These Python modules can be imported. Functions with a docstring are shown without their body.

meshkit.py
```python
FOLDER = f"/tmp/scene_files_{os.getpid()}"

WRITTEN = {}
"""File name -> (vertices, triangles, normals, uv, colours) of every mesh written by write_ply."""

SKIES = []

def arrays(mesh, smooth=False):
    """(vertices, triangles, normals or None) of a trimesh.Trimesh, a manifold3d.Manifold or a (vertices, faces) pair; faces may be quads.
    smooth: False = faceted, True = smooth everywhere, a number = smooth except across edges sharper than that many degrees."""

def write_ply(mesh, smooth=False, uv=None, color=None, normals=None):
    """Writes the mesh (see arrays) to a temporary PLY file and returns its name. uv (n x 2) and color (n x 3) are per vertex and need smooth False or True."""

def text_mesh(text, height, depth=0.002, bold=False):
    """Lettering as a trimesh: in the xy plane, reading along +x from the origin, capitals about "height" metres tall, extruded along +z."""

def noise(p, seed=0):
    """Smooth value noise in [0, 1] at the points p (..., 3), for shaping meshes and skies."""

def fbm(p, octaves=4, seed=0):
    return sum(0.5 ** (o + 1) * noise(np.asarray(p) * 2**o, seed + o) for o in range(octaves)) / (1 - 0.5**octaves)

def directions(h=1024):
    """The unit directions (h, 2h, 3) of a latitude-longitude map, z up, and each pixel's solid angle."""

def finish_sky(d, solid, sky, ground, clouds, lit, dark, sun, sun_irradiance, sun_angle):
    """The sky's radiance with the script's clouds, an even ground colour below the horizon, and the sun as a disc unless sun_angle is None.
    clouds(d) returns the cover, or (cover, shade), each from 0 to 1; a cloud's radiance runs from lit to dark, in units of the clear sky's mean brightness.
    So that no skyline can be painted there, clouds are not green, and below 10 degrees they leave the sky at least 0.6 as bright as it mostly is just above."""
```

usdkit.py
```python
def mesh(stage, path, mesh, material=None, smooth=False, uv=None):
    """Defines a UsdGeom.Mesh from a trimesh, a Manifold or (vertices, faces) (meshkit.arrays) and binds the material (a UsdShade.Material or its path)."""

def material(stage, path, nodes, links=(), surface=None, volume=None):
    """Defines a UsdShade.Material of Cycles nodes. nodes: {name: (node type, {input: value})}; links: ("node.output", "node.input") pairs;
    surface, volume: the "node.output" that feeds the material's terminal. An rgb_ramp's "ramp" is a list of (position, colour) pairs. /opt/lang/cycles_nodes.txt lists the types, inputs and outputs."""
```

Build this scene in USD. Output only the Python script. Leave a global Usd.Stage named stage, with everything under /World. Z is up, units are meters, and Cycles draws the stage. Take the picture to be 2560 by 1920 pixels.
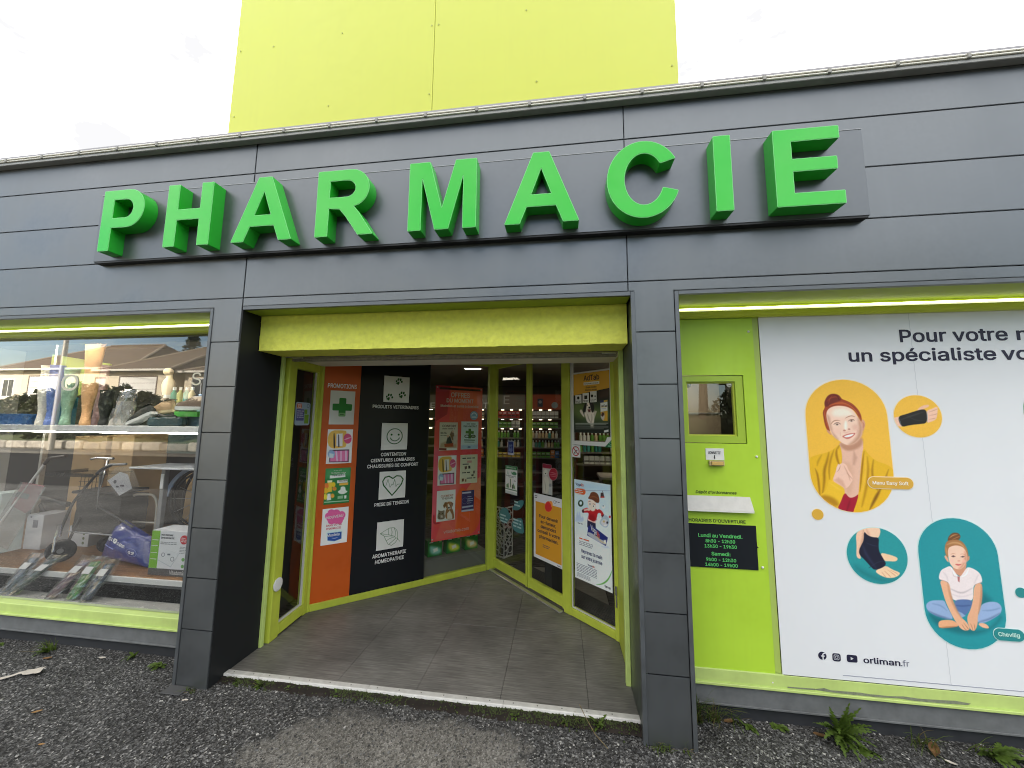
import math
import numpy as np, trimesh, usdkit, meshkit
from shapely.geometry import Polygon, LineString, Point, box as sbox
from shapely import affinity
from shapely.ops import unary_union
from pxr import Usd, UsdGeom, UsdLux, UsdShade, Gf, Sdf, Vt

stage = Usd.Stage.CreateInMemory()
UsdGeom.SetStageUpAxis(stage, UsdGeom.Tokens.z)
UsdGeom.SetStageMetersPerUnit(stage, 1.0)
stage.SetDefaultPrim(UsdGeom.Xform.Define(stage, '/World').GetPrim())
UsdGeom.Scope.Define(stage, '/World/Looks')

# ------------------------------------------------------------------ camera
cam = UsdGeom.Camera.Define(stage, '/World/camera')
_yaw, _pitch, _roll = -0.13345, 0.11037, 0.009002
_f = np.array([math.sin(_yaw)*math.cos(_pitch), math.cos(_yaw)*math.cos(_pitch), math.sin(_pitch)])
_r = np.cross(_f, [0, 0, 1]); _r /= np.linalg.norm(_r); _u = np.cross(_r, _f)
_r, _u = math.cos(_roll)*_r + math.sin(_roll)*_u, -math.sin(_roll)*_r + math.cos(_roll)*_u
EYE = (0.0, -2.2207, 1.6783)
cam.AddTransformOp().Set(Gf.Matrix4d(*_r, 0, *_u, 0, *(-_f), 0, *EYE, 1))
cam.CreateHorizontalApertureAttr(36.0); cam.CreateFocalLengthAttr(12.650)
cam.CreateClippingRangeAttr((0.05, 2000.0))
cam.CreateExposureAttr(1.30)

# ------------------------------------------------------------------ sky and sun (low, behind the building)
SUN_EL, SUN_AZ = math.radians(24), math.radians(-20)          # azimuth = atan2(x, y)
sd = np.array([math.sin(SUN_AZ)*math.cos(SUN_EL), math.cos(SUN_AZ)*math.cos(SUN_EL), math.sin(SUN_EL)])
sky_mat = usdkit.material(stage, '/World/Looks/sky', {
    'sky': ('sky_texture', {'sky_type': 'single_scattering', 'sun_disc': False, 'sun_elevation': SUN_EL, 'sun_rotation': SUN_AZ, 'altitude': 60.0, 'aerosol_density': 1.8}),
    'tc': ('texture_coordinate', {}),
    'mp': ('mapping', {'scale': (1.0, 1.0, 2.2)}),
    'n': ('noise_texture', {'scale': 2.6, 'detail': 7.0, 'roughness': 0.6}),
    'sx': ('separate_xyz', {}), 'sh': ('math', {'math_type': 'multiply_add', 'value2': 0.12}), 'of': ('math', {'math_type': 'multiply_add', 'value2': 0.55}),
    'rp': ('rgb_ramp', {'ramp': [(0.54, (0, 0, 0)), (0.78, (1, 1, 1))]}),
    'n2': ('noise_texture', {'scale': 6.0, 'detail': 5.0, 'roughness': 0.6}),
    'cc': ('rgb_ramp', {'ramp': [(0.385, (2.9, 2.9, 2.95)), (0.45, (5.8, 5.7, 5.5)), (0.7, (9.6, 9.2, 8.8))]}),
    'mx': ('mix', {'mix_type': 'mix'}),
    'bg': ('background_shader', {'strength': 0.135})},
    [('tc.generated', 'mp.vector'), ('mp.vector', 'n.vector'), ('tc.generated', 'sx.vector'), ('sx.y', 'sh.value1'), ('n.fac', 'sh.value3'), ('sx.z', 'of.value1'), ('sh.value', 'of.value3'), ('of.value', 'rp.fac'), ('mp.vector', 'n2.vector'), ('n2.fac', 'cc.fac'), ('rp.color', 'mx.fac'),
     ('sky.color', 'mx.color1'), ('cc.color', 'mx.color2'), ('mx.color', 'bg.color')], surface='bg.background')
dome = UsdLux.DomeLight.Define(stage, '/World/sky')
UsdShade.MaterialBindingAPI.Apply(dome.GetPrim()).Bind(sky_mat)
dome.GetPrim().SetCustomDataByKey('kind', 'structure')
sun = UsdLux.DistantLight.Define(stage, '/World/sun')
sun.CreateNormalizeAttr(True); sun.CreateIntensityAttr(1.25); sun.CreateAngleAttr(0.5); sun.CreateColorAttr(Gf.Vec3f(1.0, 0.93, 0.82))
_x = np.cross([0, 0, 1], sd); _x /= np.linalg.norm(_x); _y = np.cross(sd, _x)
sun.AddTransformOp().Set(Gf.Matrix4d(*_x, 0, *_y, 0, *sd, 0, 0, 0, 20, 1))

rng = np.random.default_rng(7)

# ------------------------------------------------------------------ materials
def lin(c):
    c = np.asarray(c, float)/255.0
    return tuple(np.where(c <= 0.04045, c/12.92, ((c+0.055)/1.055)**2.4))

_mats = {}
def pm(name, col, rough=0.5, metal=0.0, spec=0.5, var=None, bump=None, coat=0.0, coatr=0.05, emit=0.0, streak=None):
    """procedural principled material. var=(scale, amount[, (sx,sy,sz)]) colour variation, bump=(scale, strength, distance), streak adds runs down the surface"""
    if name in _mats: return _mats[name]
    nodes = {'p': ('principled_bsdf', {'base_color': col, 'roughness': rough, 'metallic': metal, 'specular_ior_level': spec, 'coat_weight': coat, 'coat_roughness': coatr})}
    links = []
    if emit:
        nodes['p'][1].update(emission_color=col, emission_strength=emit)
    if var or bump or streak:
        nodes['g'] = ('geometry', {})
    if var:
        s = var[2] if len(var) > 2 else (1, 1, 1)
        nodes['mp'] = ('mapping', {'scale': s})
        nodes['n'] = ('noise_texture', {'scale': var[0], 'detail': 5.0, 'roughness': 0.62})
        a = var[1]
        nodes['rp'] = ('rgb_ramp', {'ramp': [(0.25, tuple(np.clip(np.array(col)*(1-a), 0, 1))), (0.75, tuple(np.clip(np.array(col)*(1+a), 0, 1)))]})
        links += [('g.position', 'mp.vector'), ('mp.vector', 'n.vector'), ('n.fac', 'rp.fac')]
        src = 'rp.color'
        if streak:
            nodes['ms'] = ('mapping', {'scale': (9.0, 9.0, 0.5)})
            nodes['ns'] = ('noise_texture', {'scale': 1.6, 'detail': 6.0, 'roughness': 0.7})
            nodes['rs'] = ('rgb_ramp', {'ramp': [(0.5, (0, 0, 0)), (0.78, (1, 1, 1))]})
            nodes['mk'] = ('math', {'math_type': 'multiply', 'value2': streak[1]})
            nodes['mz'] = ('mix', {'mix_type': 'mix', 'color2': streak[0]})
            links += [('g.position', 'ms.vector'), ('ms.vector', 'ns.vector'), ('ns.fac', 'rs.fac'), ('rs.color', 'mk.value1'), ('mk.value', 'mz.fac'), (src, 'mz.color1')]
            src = 'mz.color'
        links.append((src, 'p.base_color'))
        nodes['rr'] = ('map_range', {'from_min': 0.3, 'from_max': 0.7, 'to_min': max(rough-0.08, 0.02), 'to_max': min(rough+0.08, 1)})
        links += [('n.fac', 'rr.value'), ('rr.result', 'p.roughness')]
    if bump:
        nodes['nb'] = ('noise_texture', {'scale': bump[0], 'detail': 4.0, 'roughness': 0.6})
        nodes['b'] = ('bump', {'strength': bump[1], 'distance': bump[2]})
        links += [('g.position', 'nb.vector'), ('nb.fac', 'b.height'), ('b.normal', 'p.normal')]
    _mats[name] = usdkit.material(stage, '/World/Looks/'+name, nodes, links, surface='p.BSDF')
    return _mats[name]

def emitter(name, col, strength):
    if name not in _mats:
        _mats[name] = usdkit.material(stage, '/World/Looks/'+name, {'e': ('emission', {'color': col, 'strength': strength})}, [], surface='e.emission')
    return _mats[name]

def glass(name, f0=0.07, gain=0.75, power=3.0, tint=(0.9, 0.93, 0.92), rough=0.0):
    if name not in _mats:
        _mats[name] = usdkit.material(stage, '/World/Looks/'+name, {
            'lw': ('layer_weight', {'blend': 0.5}), 'pw': ('math', {'math_type': 'power', 'value2': power}),
            'ma': ('math', {'math_type': 'multiply_add', 'value2': gain, 'value3': f0}),
            't': ('transparent_bsdf', {'color': tint}), 'g': ('glossy_bsdf', {'color': (1, 1, 1), 'roughness': rough}), 'm': ('mix_closure', {})},
            [('lw.facing', 'pw.value1'), ('pw.value', 'ma.value1'), ('ma.value', 'm.fac'), ('t.BSDF', 'm.closure1'), ('g.BSDF', 'm.closure2')], surface='m.closure')
    return _mats[name]

def print_mat(name, rough=0.5, coat=0.0):
    if name not in _mats:
        _mats[name] = usdkit.material(stage, '/World/Looks/'+name, {'a': ('attribute', {'attribute': 'Cd'}), 'p': ('principled_bsdf', {'roughness': rough, 'coat_weight': coat})},
            [('a.color', 'p.base_color')], surface='p.BSDF')
    return _mats[name]

CLAD = pm('anthracite_cladding', (0.188, 0.199, 0.206), 0.38, 0.93, 0.5, var=(1.7, 0.045), bump=(0.9, 0.05, 0.02), streak=((0.235, 0.25, 0.262), 0.16))
CLADTRIM = pm('anthracite_trim', (0.145, 0.156, 0.165), 0.42, 0.82, var=(6, 0.12))
JAMB = pm('dark_jamb_metal', (0.011, 0.012, 0.013), 0.45, var=(3, 0.15), spec=0.22)
BACKING = pm('dark_backing', (0.008, 0.008, 0.010), 0.8)
LIME = pm('lime_panel', (0.47, 0.72, 0.05), 0.36, var=(2.2, 0.07), bump=(60, 0.05, 0.002), coat=0.15, streak=((.36, .55, .045), .22))
LIMEF = pm('lime_frame', (0.52, 0.60, 0.065), 0.45, var=(5, 0.13), bump=(40, 0.06, 0.002), streak=((.34, .38, .06), .35))
LIMEPALE = pm('lime_sill', (0.52, 0.66, 0.20), 0.55, var=(7, 0.12), streak=((.40, .50, .16), .3))
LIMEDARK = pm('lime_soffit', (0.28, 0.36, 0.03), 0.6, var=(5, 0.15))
YEL = pm('yellow_render', (0.86, 0.88, 0.13), 0.75, var=(30, 0.10), bump=(75, 0.28, 0.006))
YELPANEL = pm('yellow_panel', (0.71, 0.75, 0.085), 0.4, var=(0.8, 0.03), streak=((.64, .67, .09), .2))
WHITE = pm('white_paint', (0.80, 0.80, 0.79), 0.5, var=(9, 0.05))
WHITEGLOSS = pm('white_gloss', (0.78, 0.78, 0.77), 0.3)
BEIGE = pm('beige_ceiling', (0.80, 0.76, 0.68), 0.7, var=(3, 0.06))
GREYFR = pm('grey_skirting', (0.135, 0.142, 0.146), 0.55, var=(12, 0.25), bump=(120, 0.1, 0.003))
PLINTH = pm('plinth_black', (0.022, 0.024, 0.028), 0.6, var=(10, 0.45))
BLACK = pm('black_plastic', (0.012, 0.012, 0.013), 0.45)
BLACKG = pm('black_gloss', (0.010, 0.012, 0.015), 0.2, spec=0.3)
CHROME = pm('chrome', (0.78, 0.78, 0.78), 0.12, 1.0)
STEELGREY = pm('grey_tube', (0.30, 0.31, 0.32), 0.35, 0.6)
ALU = pm('aluminium', (0.62, 0.61, 0.57), 0.38, 0.85, var=(20, 0.08))
GLASS_WIN = glass('display_glass', 0.08, 2.5, 3.0, tint=(.96, .97, .965))
GLASS_DOOR = glass('door_glass', 0.045, 0.7, 4.0, tint=(0.84, 0.87, 0.85))
PRINT = print_mat('printed_sheet', 0.45, 0.1)
def flat(r, g, b, rough=0.5, coat=0.0):
    return pm('flat_%02x%02x%02x%s' % (int(r), int(g), int(b), '_g' if coat else ''), lin((r, g, b)), rough, coat=coat)

# ------------------------------------------------------------------ scene tree helpers
_count = {}
def path_for(parent, name):
    k = (parent, name); n = _count.get(k, 0); _count[k] = n+1
    return parent + '/' + (name if n == 0 else '%s_%03d' % (name, n))

class Node:
    def __init__(s, path, at): s.path, s.at = path, np.array(at, float)
    @property
    def prim(s): return stage.GetPrimAtPath(s.path)

def tag(node, label=None, cat=None, group=None, kind=None):
    p = node.prim
    for k, v in (('label', label), ('category', cat), ('group', group), ('kind', kind)):
        if v: p.SetCustomDataByKey(k, v)
    return node

def thing(name, label, cat, at=(0, 0, 0), group=None, kind=None):
    path = path_for('/World', name)
    x = UsdGeom.Xform.Define(stage, path)
    x.AddTranslateOp().Set(Gf.Vec3d(*map(float, at))); x.AddRotateZOp().Set(0.0)
    return tag(Node(path, at), label, cat, group, kind)

def vf(mesh):
    v, f, _ = meshkit.arrays(mesh, False)
    return v, f

def part(parent, name, mesh, mat, smooth=False, label=None, kind=None, cd=None):
    at = parent.at if parent is not None else np.zeros(3)
    path = path_for(parent.path if parent is not None else '/World', name)
    if isinstance(mesh, tuple): v, f = np.array(mesh[0], float), np.array(mesh[1], int)
    else: v, f = vf(mesh)
    v = v - at
    m = usdkit.mesh(stage, path, (v, f), mat, smooth if cd is None else False)
    if cd is not None:
        UsdGeom.PrimvarsAPI(m).CreatePrimvar('Cd', Sdf.ValueTypeNames.Color3fArray, 'vertex').Set(Vt.Vec3fArray.FromNumpy(np.asarray(cd, np.float32)))
    n = Node(path, at)
    if label or kind: tag(n, label, None, None, kind)
    return n

def single(name, label, cat, mesh, mat, smooth=False, group=None, kind=None):
    return tag(part(None, name, mesh, mat, smooth), label, cat, group, kind)

def dup(root, at, rz=0.0, label=None, group=None):
    was = root.prim.GetCustomData()
    t = thing(root.path.split('/')[-1].rstrip('0123456789').rstrip('_'), label or was['label'], was['category'], at, group or was.get('group'))
    t.prim.GetAttribute('xformOp:rotateZ').Set(math.degrees(rz))
    t.prim.GetReferences().AddInternalReference(root.path)
    t.prim.SetInstanceable(True)
    return t

# ------------------------------------------------------------------ shapes
def cat(*ms):
    vs, fs, n = [], [], 0
    for m in ms:
        v, f = m if isinstance(m, tuple) else vf(m)
        f = np.asarray(f)
        if f.shape[1] == 4: f = np.vstack([f[:, [0, 1, 2]], f[:, [0, 2, 3]]])
        vs.append(np.asarray(v, float)); fs.append(f+n); n += len(v)
    return np.vstack(vs), np.vstack(fs)

def bx(x0, x1, y0, y1, z0, z1, c=0.0):
    x0, x1 = sorted((x0, x1)); y0, y1 = sorted((y0, y1)); z0, z1 = sorted((z0, z1))
    if c <= 0:
        m = trimesh.creation.box((x1-x0, y1-y0, z1-z0)); m.apply_translation(((x0+x1)/2, (y0+y1)/2, (z0+z1)/2)); return vf(m)
    c = min(c, (x1-x0)*.45, (y1-y0)*.45, (z1-z0)*.45)
    pts = []
    for sx in (0, 1):
        for sy in (0, 1):
            for sz in (0, 1):
                p = np.array([(x0, x1)[sx], (y0, y1)[sy], (z0, z1)[sz]]); d = np.array([1-2*sx, 1-2*sy, 1-2*sz])*c
                pts += [p+d*(0, 1, 1), p+d*(1, 0, 1), p+d*(1, 1, 0)]
    return vf(trimesh.convex.convex_hull(np.array(pts)))

def prism(poly, y0, y1):
    """outline in (x, z), from depth y0 (street side) to y1"""
    g = poly if not isinstance(poly, (list, np.ndarray)) else Polygon(np.asarray(poly, float).reshape(-1, 2))
    if not g.is_valid: g = g.buffer(0)
    out = []
    for q in getattr(g, 'geoms', [g]):
        if q.area < 1e-9: continue
        m = trimesh.creation.extrude_polygon(q, abs(y1-y0), engine='earcut')
        v = np.array(m.vertices)
        out.append((np.stack([v[:, 0], max(y0, y1)-v[:, 2], v[:, 1]], 1), np.array(m.faces)))
    return cat(*out)

class Frame:
    """local (s along the wall, y inwards, z) to world"""
    def __init__(s, o, t=(1, 0)):
        s.o = np.array([o[0], o[1], 0.0]); s.t = np.array([t[0], t[1], 0.0]); s.t /= np.linalg.norm(s.t); s.i = np.array([-s.t[1], s.t[0], 0.0])
    def __call__(s, mesh):
        v, f = mesh if isinstance(mesh, tuple) else vf(mesh)
        v = np.asarray(v, float)
        return s.o + v[:, :1]*s.t + v[:, 1:2]*s.i + v[:, 2:]*np.array([0, 0, 1.0]), f
    def pt(s, a, y, z): return s.o + a*s.t + y*s.i + np.array([0, 0, z])

def between(a, b): return Frame(a, (b[0]-a[0], b[1]-a[1]))
A_, B_, C_, D_, E_ = (-2.235, .44), (-2.265, .91), (-.791, 2.14), (.042, 1.28), (.466, .88)
F_SIDE, F_BIG, F_DOOR, F_SL = between(A_, B_), between(B_, C_), between(C_, D_), between(D_, E_)
L_SIDE, L_BIG, L_DOOR, L_SL = (math.hypot(b[0]-a[0], b[1]-a[1]) for a, b in ((A_, B_), (B_, C_), (C_, D_), (D_, E_)))
F_R = Frame((0, .25))          # the plane of the right-hand window
T = 0.0007

def rect(fr, s0, s1, z0, z1, d=0.0, t=T): return fr(bx(s0, s1, -d-t, -d, z0, z1))
def sheet(fr, poly, d=0.0, t=T): return fr(prism(poly, -d-t, -d))

_txt = {}
def text(fr, string, s0, s1, z, h, d=0.002, bold=False, slant=0.0, rise=0.0, t=T):
    k = (string, bold)
    if k not in _txt:
        m = meshkit.text_mesh(string, 0.1, 0.01, bold)
        _txt[k] = vf(m)
    v, f = _txt[k]; v = v.copy()
    v[:, 0] -= v[:, 0].min(); w = v[:, 0].max()
    v[:, 1] *= h/0.1
    v[:, 0] = v[:, 0]*(s1-s0)/w + v[:, 1]*slant
    zz = z + v[:, 1] + rise*v[:, 0]
    y = -d - v[:, 2]/0.01*t
    return fr((np.stack([s0+v[:, 0], y, zz], 1), f))

def words(fr, s0, s1, z, h, d=0.002, seed=0, fill=1.0):
    """a line of print too small to read: one thin bar per word"""
    r = np.random.default_rng(seed); out, s = [], s0
    end = s0+(s1-s0)*fill
    while s < end-h:
        w = min(h*r.uniform(1.5, 5), end-s); out.append(bx(s, s+w, -d-T, -d, z, z+h*.62)); s += w+h*.7
    return fr(cat(*out))

def tube(pts, r, n=8, cap=True):
    p = np.asarray(pts, float); rr = np.broadcast_to(np.asarray(r, float), (len(p),))
    tan = np.gradient(p, axis=0); tan /= np.linalg.norm(tan, axis=1)[:, None]+1e-12
    ref = np.array([0.0, 0, 1]) if abs(tan[:, 2]).mean() < .8 else np.array([1.0, 0, 0])
    ring = []
    for q, tt, ra in zip(p, tan, rr):
        a = np.cross(tt, ref); a /= np.linalg.norm(a)+1e-12; b = np.cross(tt, a)
        an = np.arange(n)*2*np.pi/n
        ring.append(q+ra*(np.cos(an)[:, None]*a+np.sin(an)[:, None]*b))
    v = np.vstack(ring); f = []
    for i in range(len(p)-1):
        for j in range(n):
            a, b = i*n+j, i*n+(j+1) % n
            f += [(a, b, b+n), (a, b+n, a+n)]
    if cap:
        c0, c1 = len(v), len(v)+1; v = np.vstack([v, p[0], p[-1]])
        for j in range(n):
            f += [(c0, (j+1) % n, j), (c1, (len(p)-1)*n+j, (len(p)-1)*n+(j+1) % n)]
    f = np.array(f)[:, ::-1]
    return v, f

def bend(pts, r=0.03, k=4):
    """rounds the corners of a path"""
    p = [np.array(q, float) for q in pts]; out = [p[0]]
    for a, b, c in zip(p, p[1:], p[2:]):
        l1, l2 = np.linalg.norm(a-b), np.linalg.norm(c-b); rr = min(r, l1*.45, l2*.45)
        u, w = b+(a-b)/l1*rr, b+(c-b)/l2*rr
        for t in np.linspace(0, 1, k+1): out.append((1-t)**2*u+2*t*(1-t)*b+t*t*w)
    return out+[p[-1]]

def loft(rings, cap=True):
    """rings: list of (n,3) arrays with the same n"""
    n = len(rings[0]); v = np.vstack(rings); f = []
    for i in range(len(rings)-1):
        for j in range(n):
            a, b = i*n+j, i*n+(j+1) % n
            f += [(a, b, b+n), (a, b+n, a+n)]
    if cap:
        c0, c1 = len(v), len(v)+1; v = np.vstack([v, rings[0].mean(0), rings[-1].mean(0)])
        for j in range(n): f += [(c0, (j+1) % n, j), (c1, (len(rings)-1)*n+j, (len(rings)-1)*n+(j+1) % n)]
    m = trimesh.Trimesh(v, np.array(f), process=False)
    if m.volume < 0: m.invert()
    return vf(m)

def oval(cx, cy, cz, rx, ry, n=16, up=(0, 0, 1)):
    a = np.arange(n)*2*np.pi/n
    return np.stack([cx+rx*np.cos(a), cy+ry*np.sin(a), np.full(n, cz)], 1)

def lathe(profile, n=20):
    m = trimesh.creation.revolve(np.asarray(profile, float), sections=n)
    if m.volume < 0: m.invert()
    return vf(m)

def move(mesh, x=0, y=0, z=0, rx=0, ry=0, rz=0, s=1.0):
    v, f = mesh if isinstance(mesh, tuple) else vf(mesh)
    v = np.asarray(v, float)*s
    M = trimesh.transformations.euler_matrix(rx, ry, rz)[:3, :3]
    return v@M.T+np.array([x, y, z]), f

def disc(fr, s, z, r, d, t=0.004, n=20, rz=None):
    a = np.arange(n)*2*np.pi/n
    return sheet(fr, np.stack([s+r*np.cos(a), z+(rz or r)*np.sin(a)], 1), d, t)

def rrect(s0, s1, z0, z1, r): return sbox(s0+r, z0+r, s1-r, z1-r).buffer(r, quad_segs=10)

# ------------------------------------------------------------------ prints: flat artwork with colours on the points of a fine grid
def chaikin(p, k=2):
    for _ in range(k):
        q = np.roll(p, -1, 0); p = np.stack([.75*p+.25*q, .25*p+.75*q], 1).reshape(-1, 2)
    return p

def signed(P, poly):
    a, b = poly, np.roll(poly, -1, 0); d2 = np.full(len(P), 1e18); ins = np.zeros(len(P), bool)
    for (ax, ay), (bx_, by) in zip(a, b):
        ex, ey = bx_-ax, by-ay; l2 = ex*ex+ey*ey+1e-18
        px, py = P[:, 0]-ax, P[:, 1]-ay
        t = np.clip((px*ex+py*ey)/l2, 0, 1)
        d2 = np.minimum(d2, (px-t*ex)**2+(py-t*ey)**2)
        c = ((ay > P[:, 1]) != (by > P[:, 1]))
        if abs(ey) > 1e-15: ins ^= c & (P[:, 0] < ax+(P[:, 1]-ay)*ex/ey)
    return np.where(ins, 1, -1)*np.sqrt(d2)

def paint(outline, layers, step, base, blur_unit=0.001, grain=0.03, seed=0, gain=1.0):
    """outline: shapely polygon (m); layers: (flat list of mm, sRGB, blur in mm). Returns vertices (s, z), triangles, linear colours."""
    x0, z0, x1, z1 = outline.bounds
    nx, nz = max(2, int((x1-x0)/step)+1), max(2, int((z1-z0)/step)+1)
    X, Z = np.meshgrid(np.linspace(x0, x1, nx), np.linspace(z0, z1, nz), indexing='ij')
    P = np.stack([X.ravel(), Z.ravel()], 1)
    col = np.tile(np.array(base, float), (len(P), 1))
    for pts, c, blur in layers:
        q = chaikin(np.asarray(pts, float).reshape(-1, 2)*0.001) if len(pts) > 10 else np.asarray(pts, float).reshape(-1, 2)*0.001
        b = max(blur*blur_unit, step*.6)
        m = (P[:, 0] > q[:, 0].min()-b) & (P[:, 0] < q[:, 0].max()+b) & (P[:, 1] > q[:, 1].min()-b) & (P[:, 1] < q[:, 1].max()+b)
        if not m.any(): continue
        sdist = signed(P[m], q)
        al = np.clip(sdist/b*.5+.5, 0, 1); al = (al*al*(3-2*al))[:, None]
        col[m] = col[m]*(1-al)+np.array(c, float)*al
    if grain:
        g = meshkit.fbm(np.stack([P[:, 0]*160, P[:, 1]*160, np.zeros(len(P))], 1), 3, seed)-.5
        col *= (1+grain*2*g)[:, None]
    idx = np.arange(nx*nz).reshape(nx, nz)
    quads = np.stack([idx[:-1, :-1], idx[1:, :-1], idx[1:, 1:], idx[:-1, 1:]], -1).reshape(-1, 4)
    import shapely
    if abs(outline.area-(x1-x0)*(z1-z0)) > 1e-9:
        inside = shapely.contains_xy(outline, P[:, 0], P[:, 1])
        keep = inside[quads].any(1); quads = quads[keep]
        out = np.setdiff1d(np.unique(quads), np.where(inside)[0])
        ring = outline.exterior
        pts = shapely.points(P[out]); d = shapely.line_locate_point(ring, pts); on = shapely.line_interpolate_point(ring, d)
        P[out] = np.stack([shapely.get_x(on), shapely.get_y(on)], 1)
        used = np.unique(quads); re = np.full(len(P), -1); re[used] = np.arange(len(used)); quads = re[quads]; P = P[used]; col = col[used]
    tri = np.vstack([quads[:, [0, 1, 2]], quads[:, [0, 2, 3]]])
    return P, tri, np.array(lin(np.clip(col*gain, 0, 255)))

def picture(parent, name, fr, outline, layers, step, base, d, label=None, seed=0, blur=0.001, mat=None, grain=0.03, gain=1.12):
    P, tri, c = paint(outline, layers, step, base, blur, grain, seed, gain)
    v = np.stack([P[:, 0], np.full(len(P), -d), P[:, 1]], 1)
    return part(parent, name, fr((v, tri)), mat or PRINT, label=label, cd=c)

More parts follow.
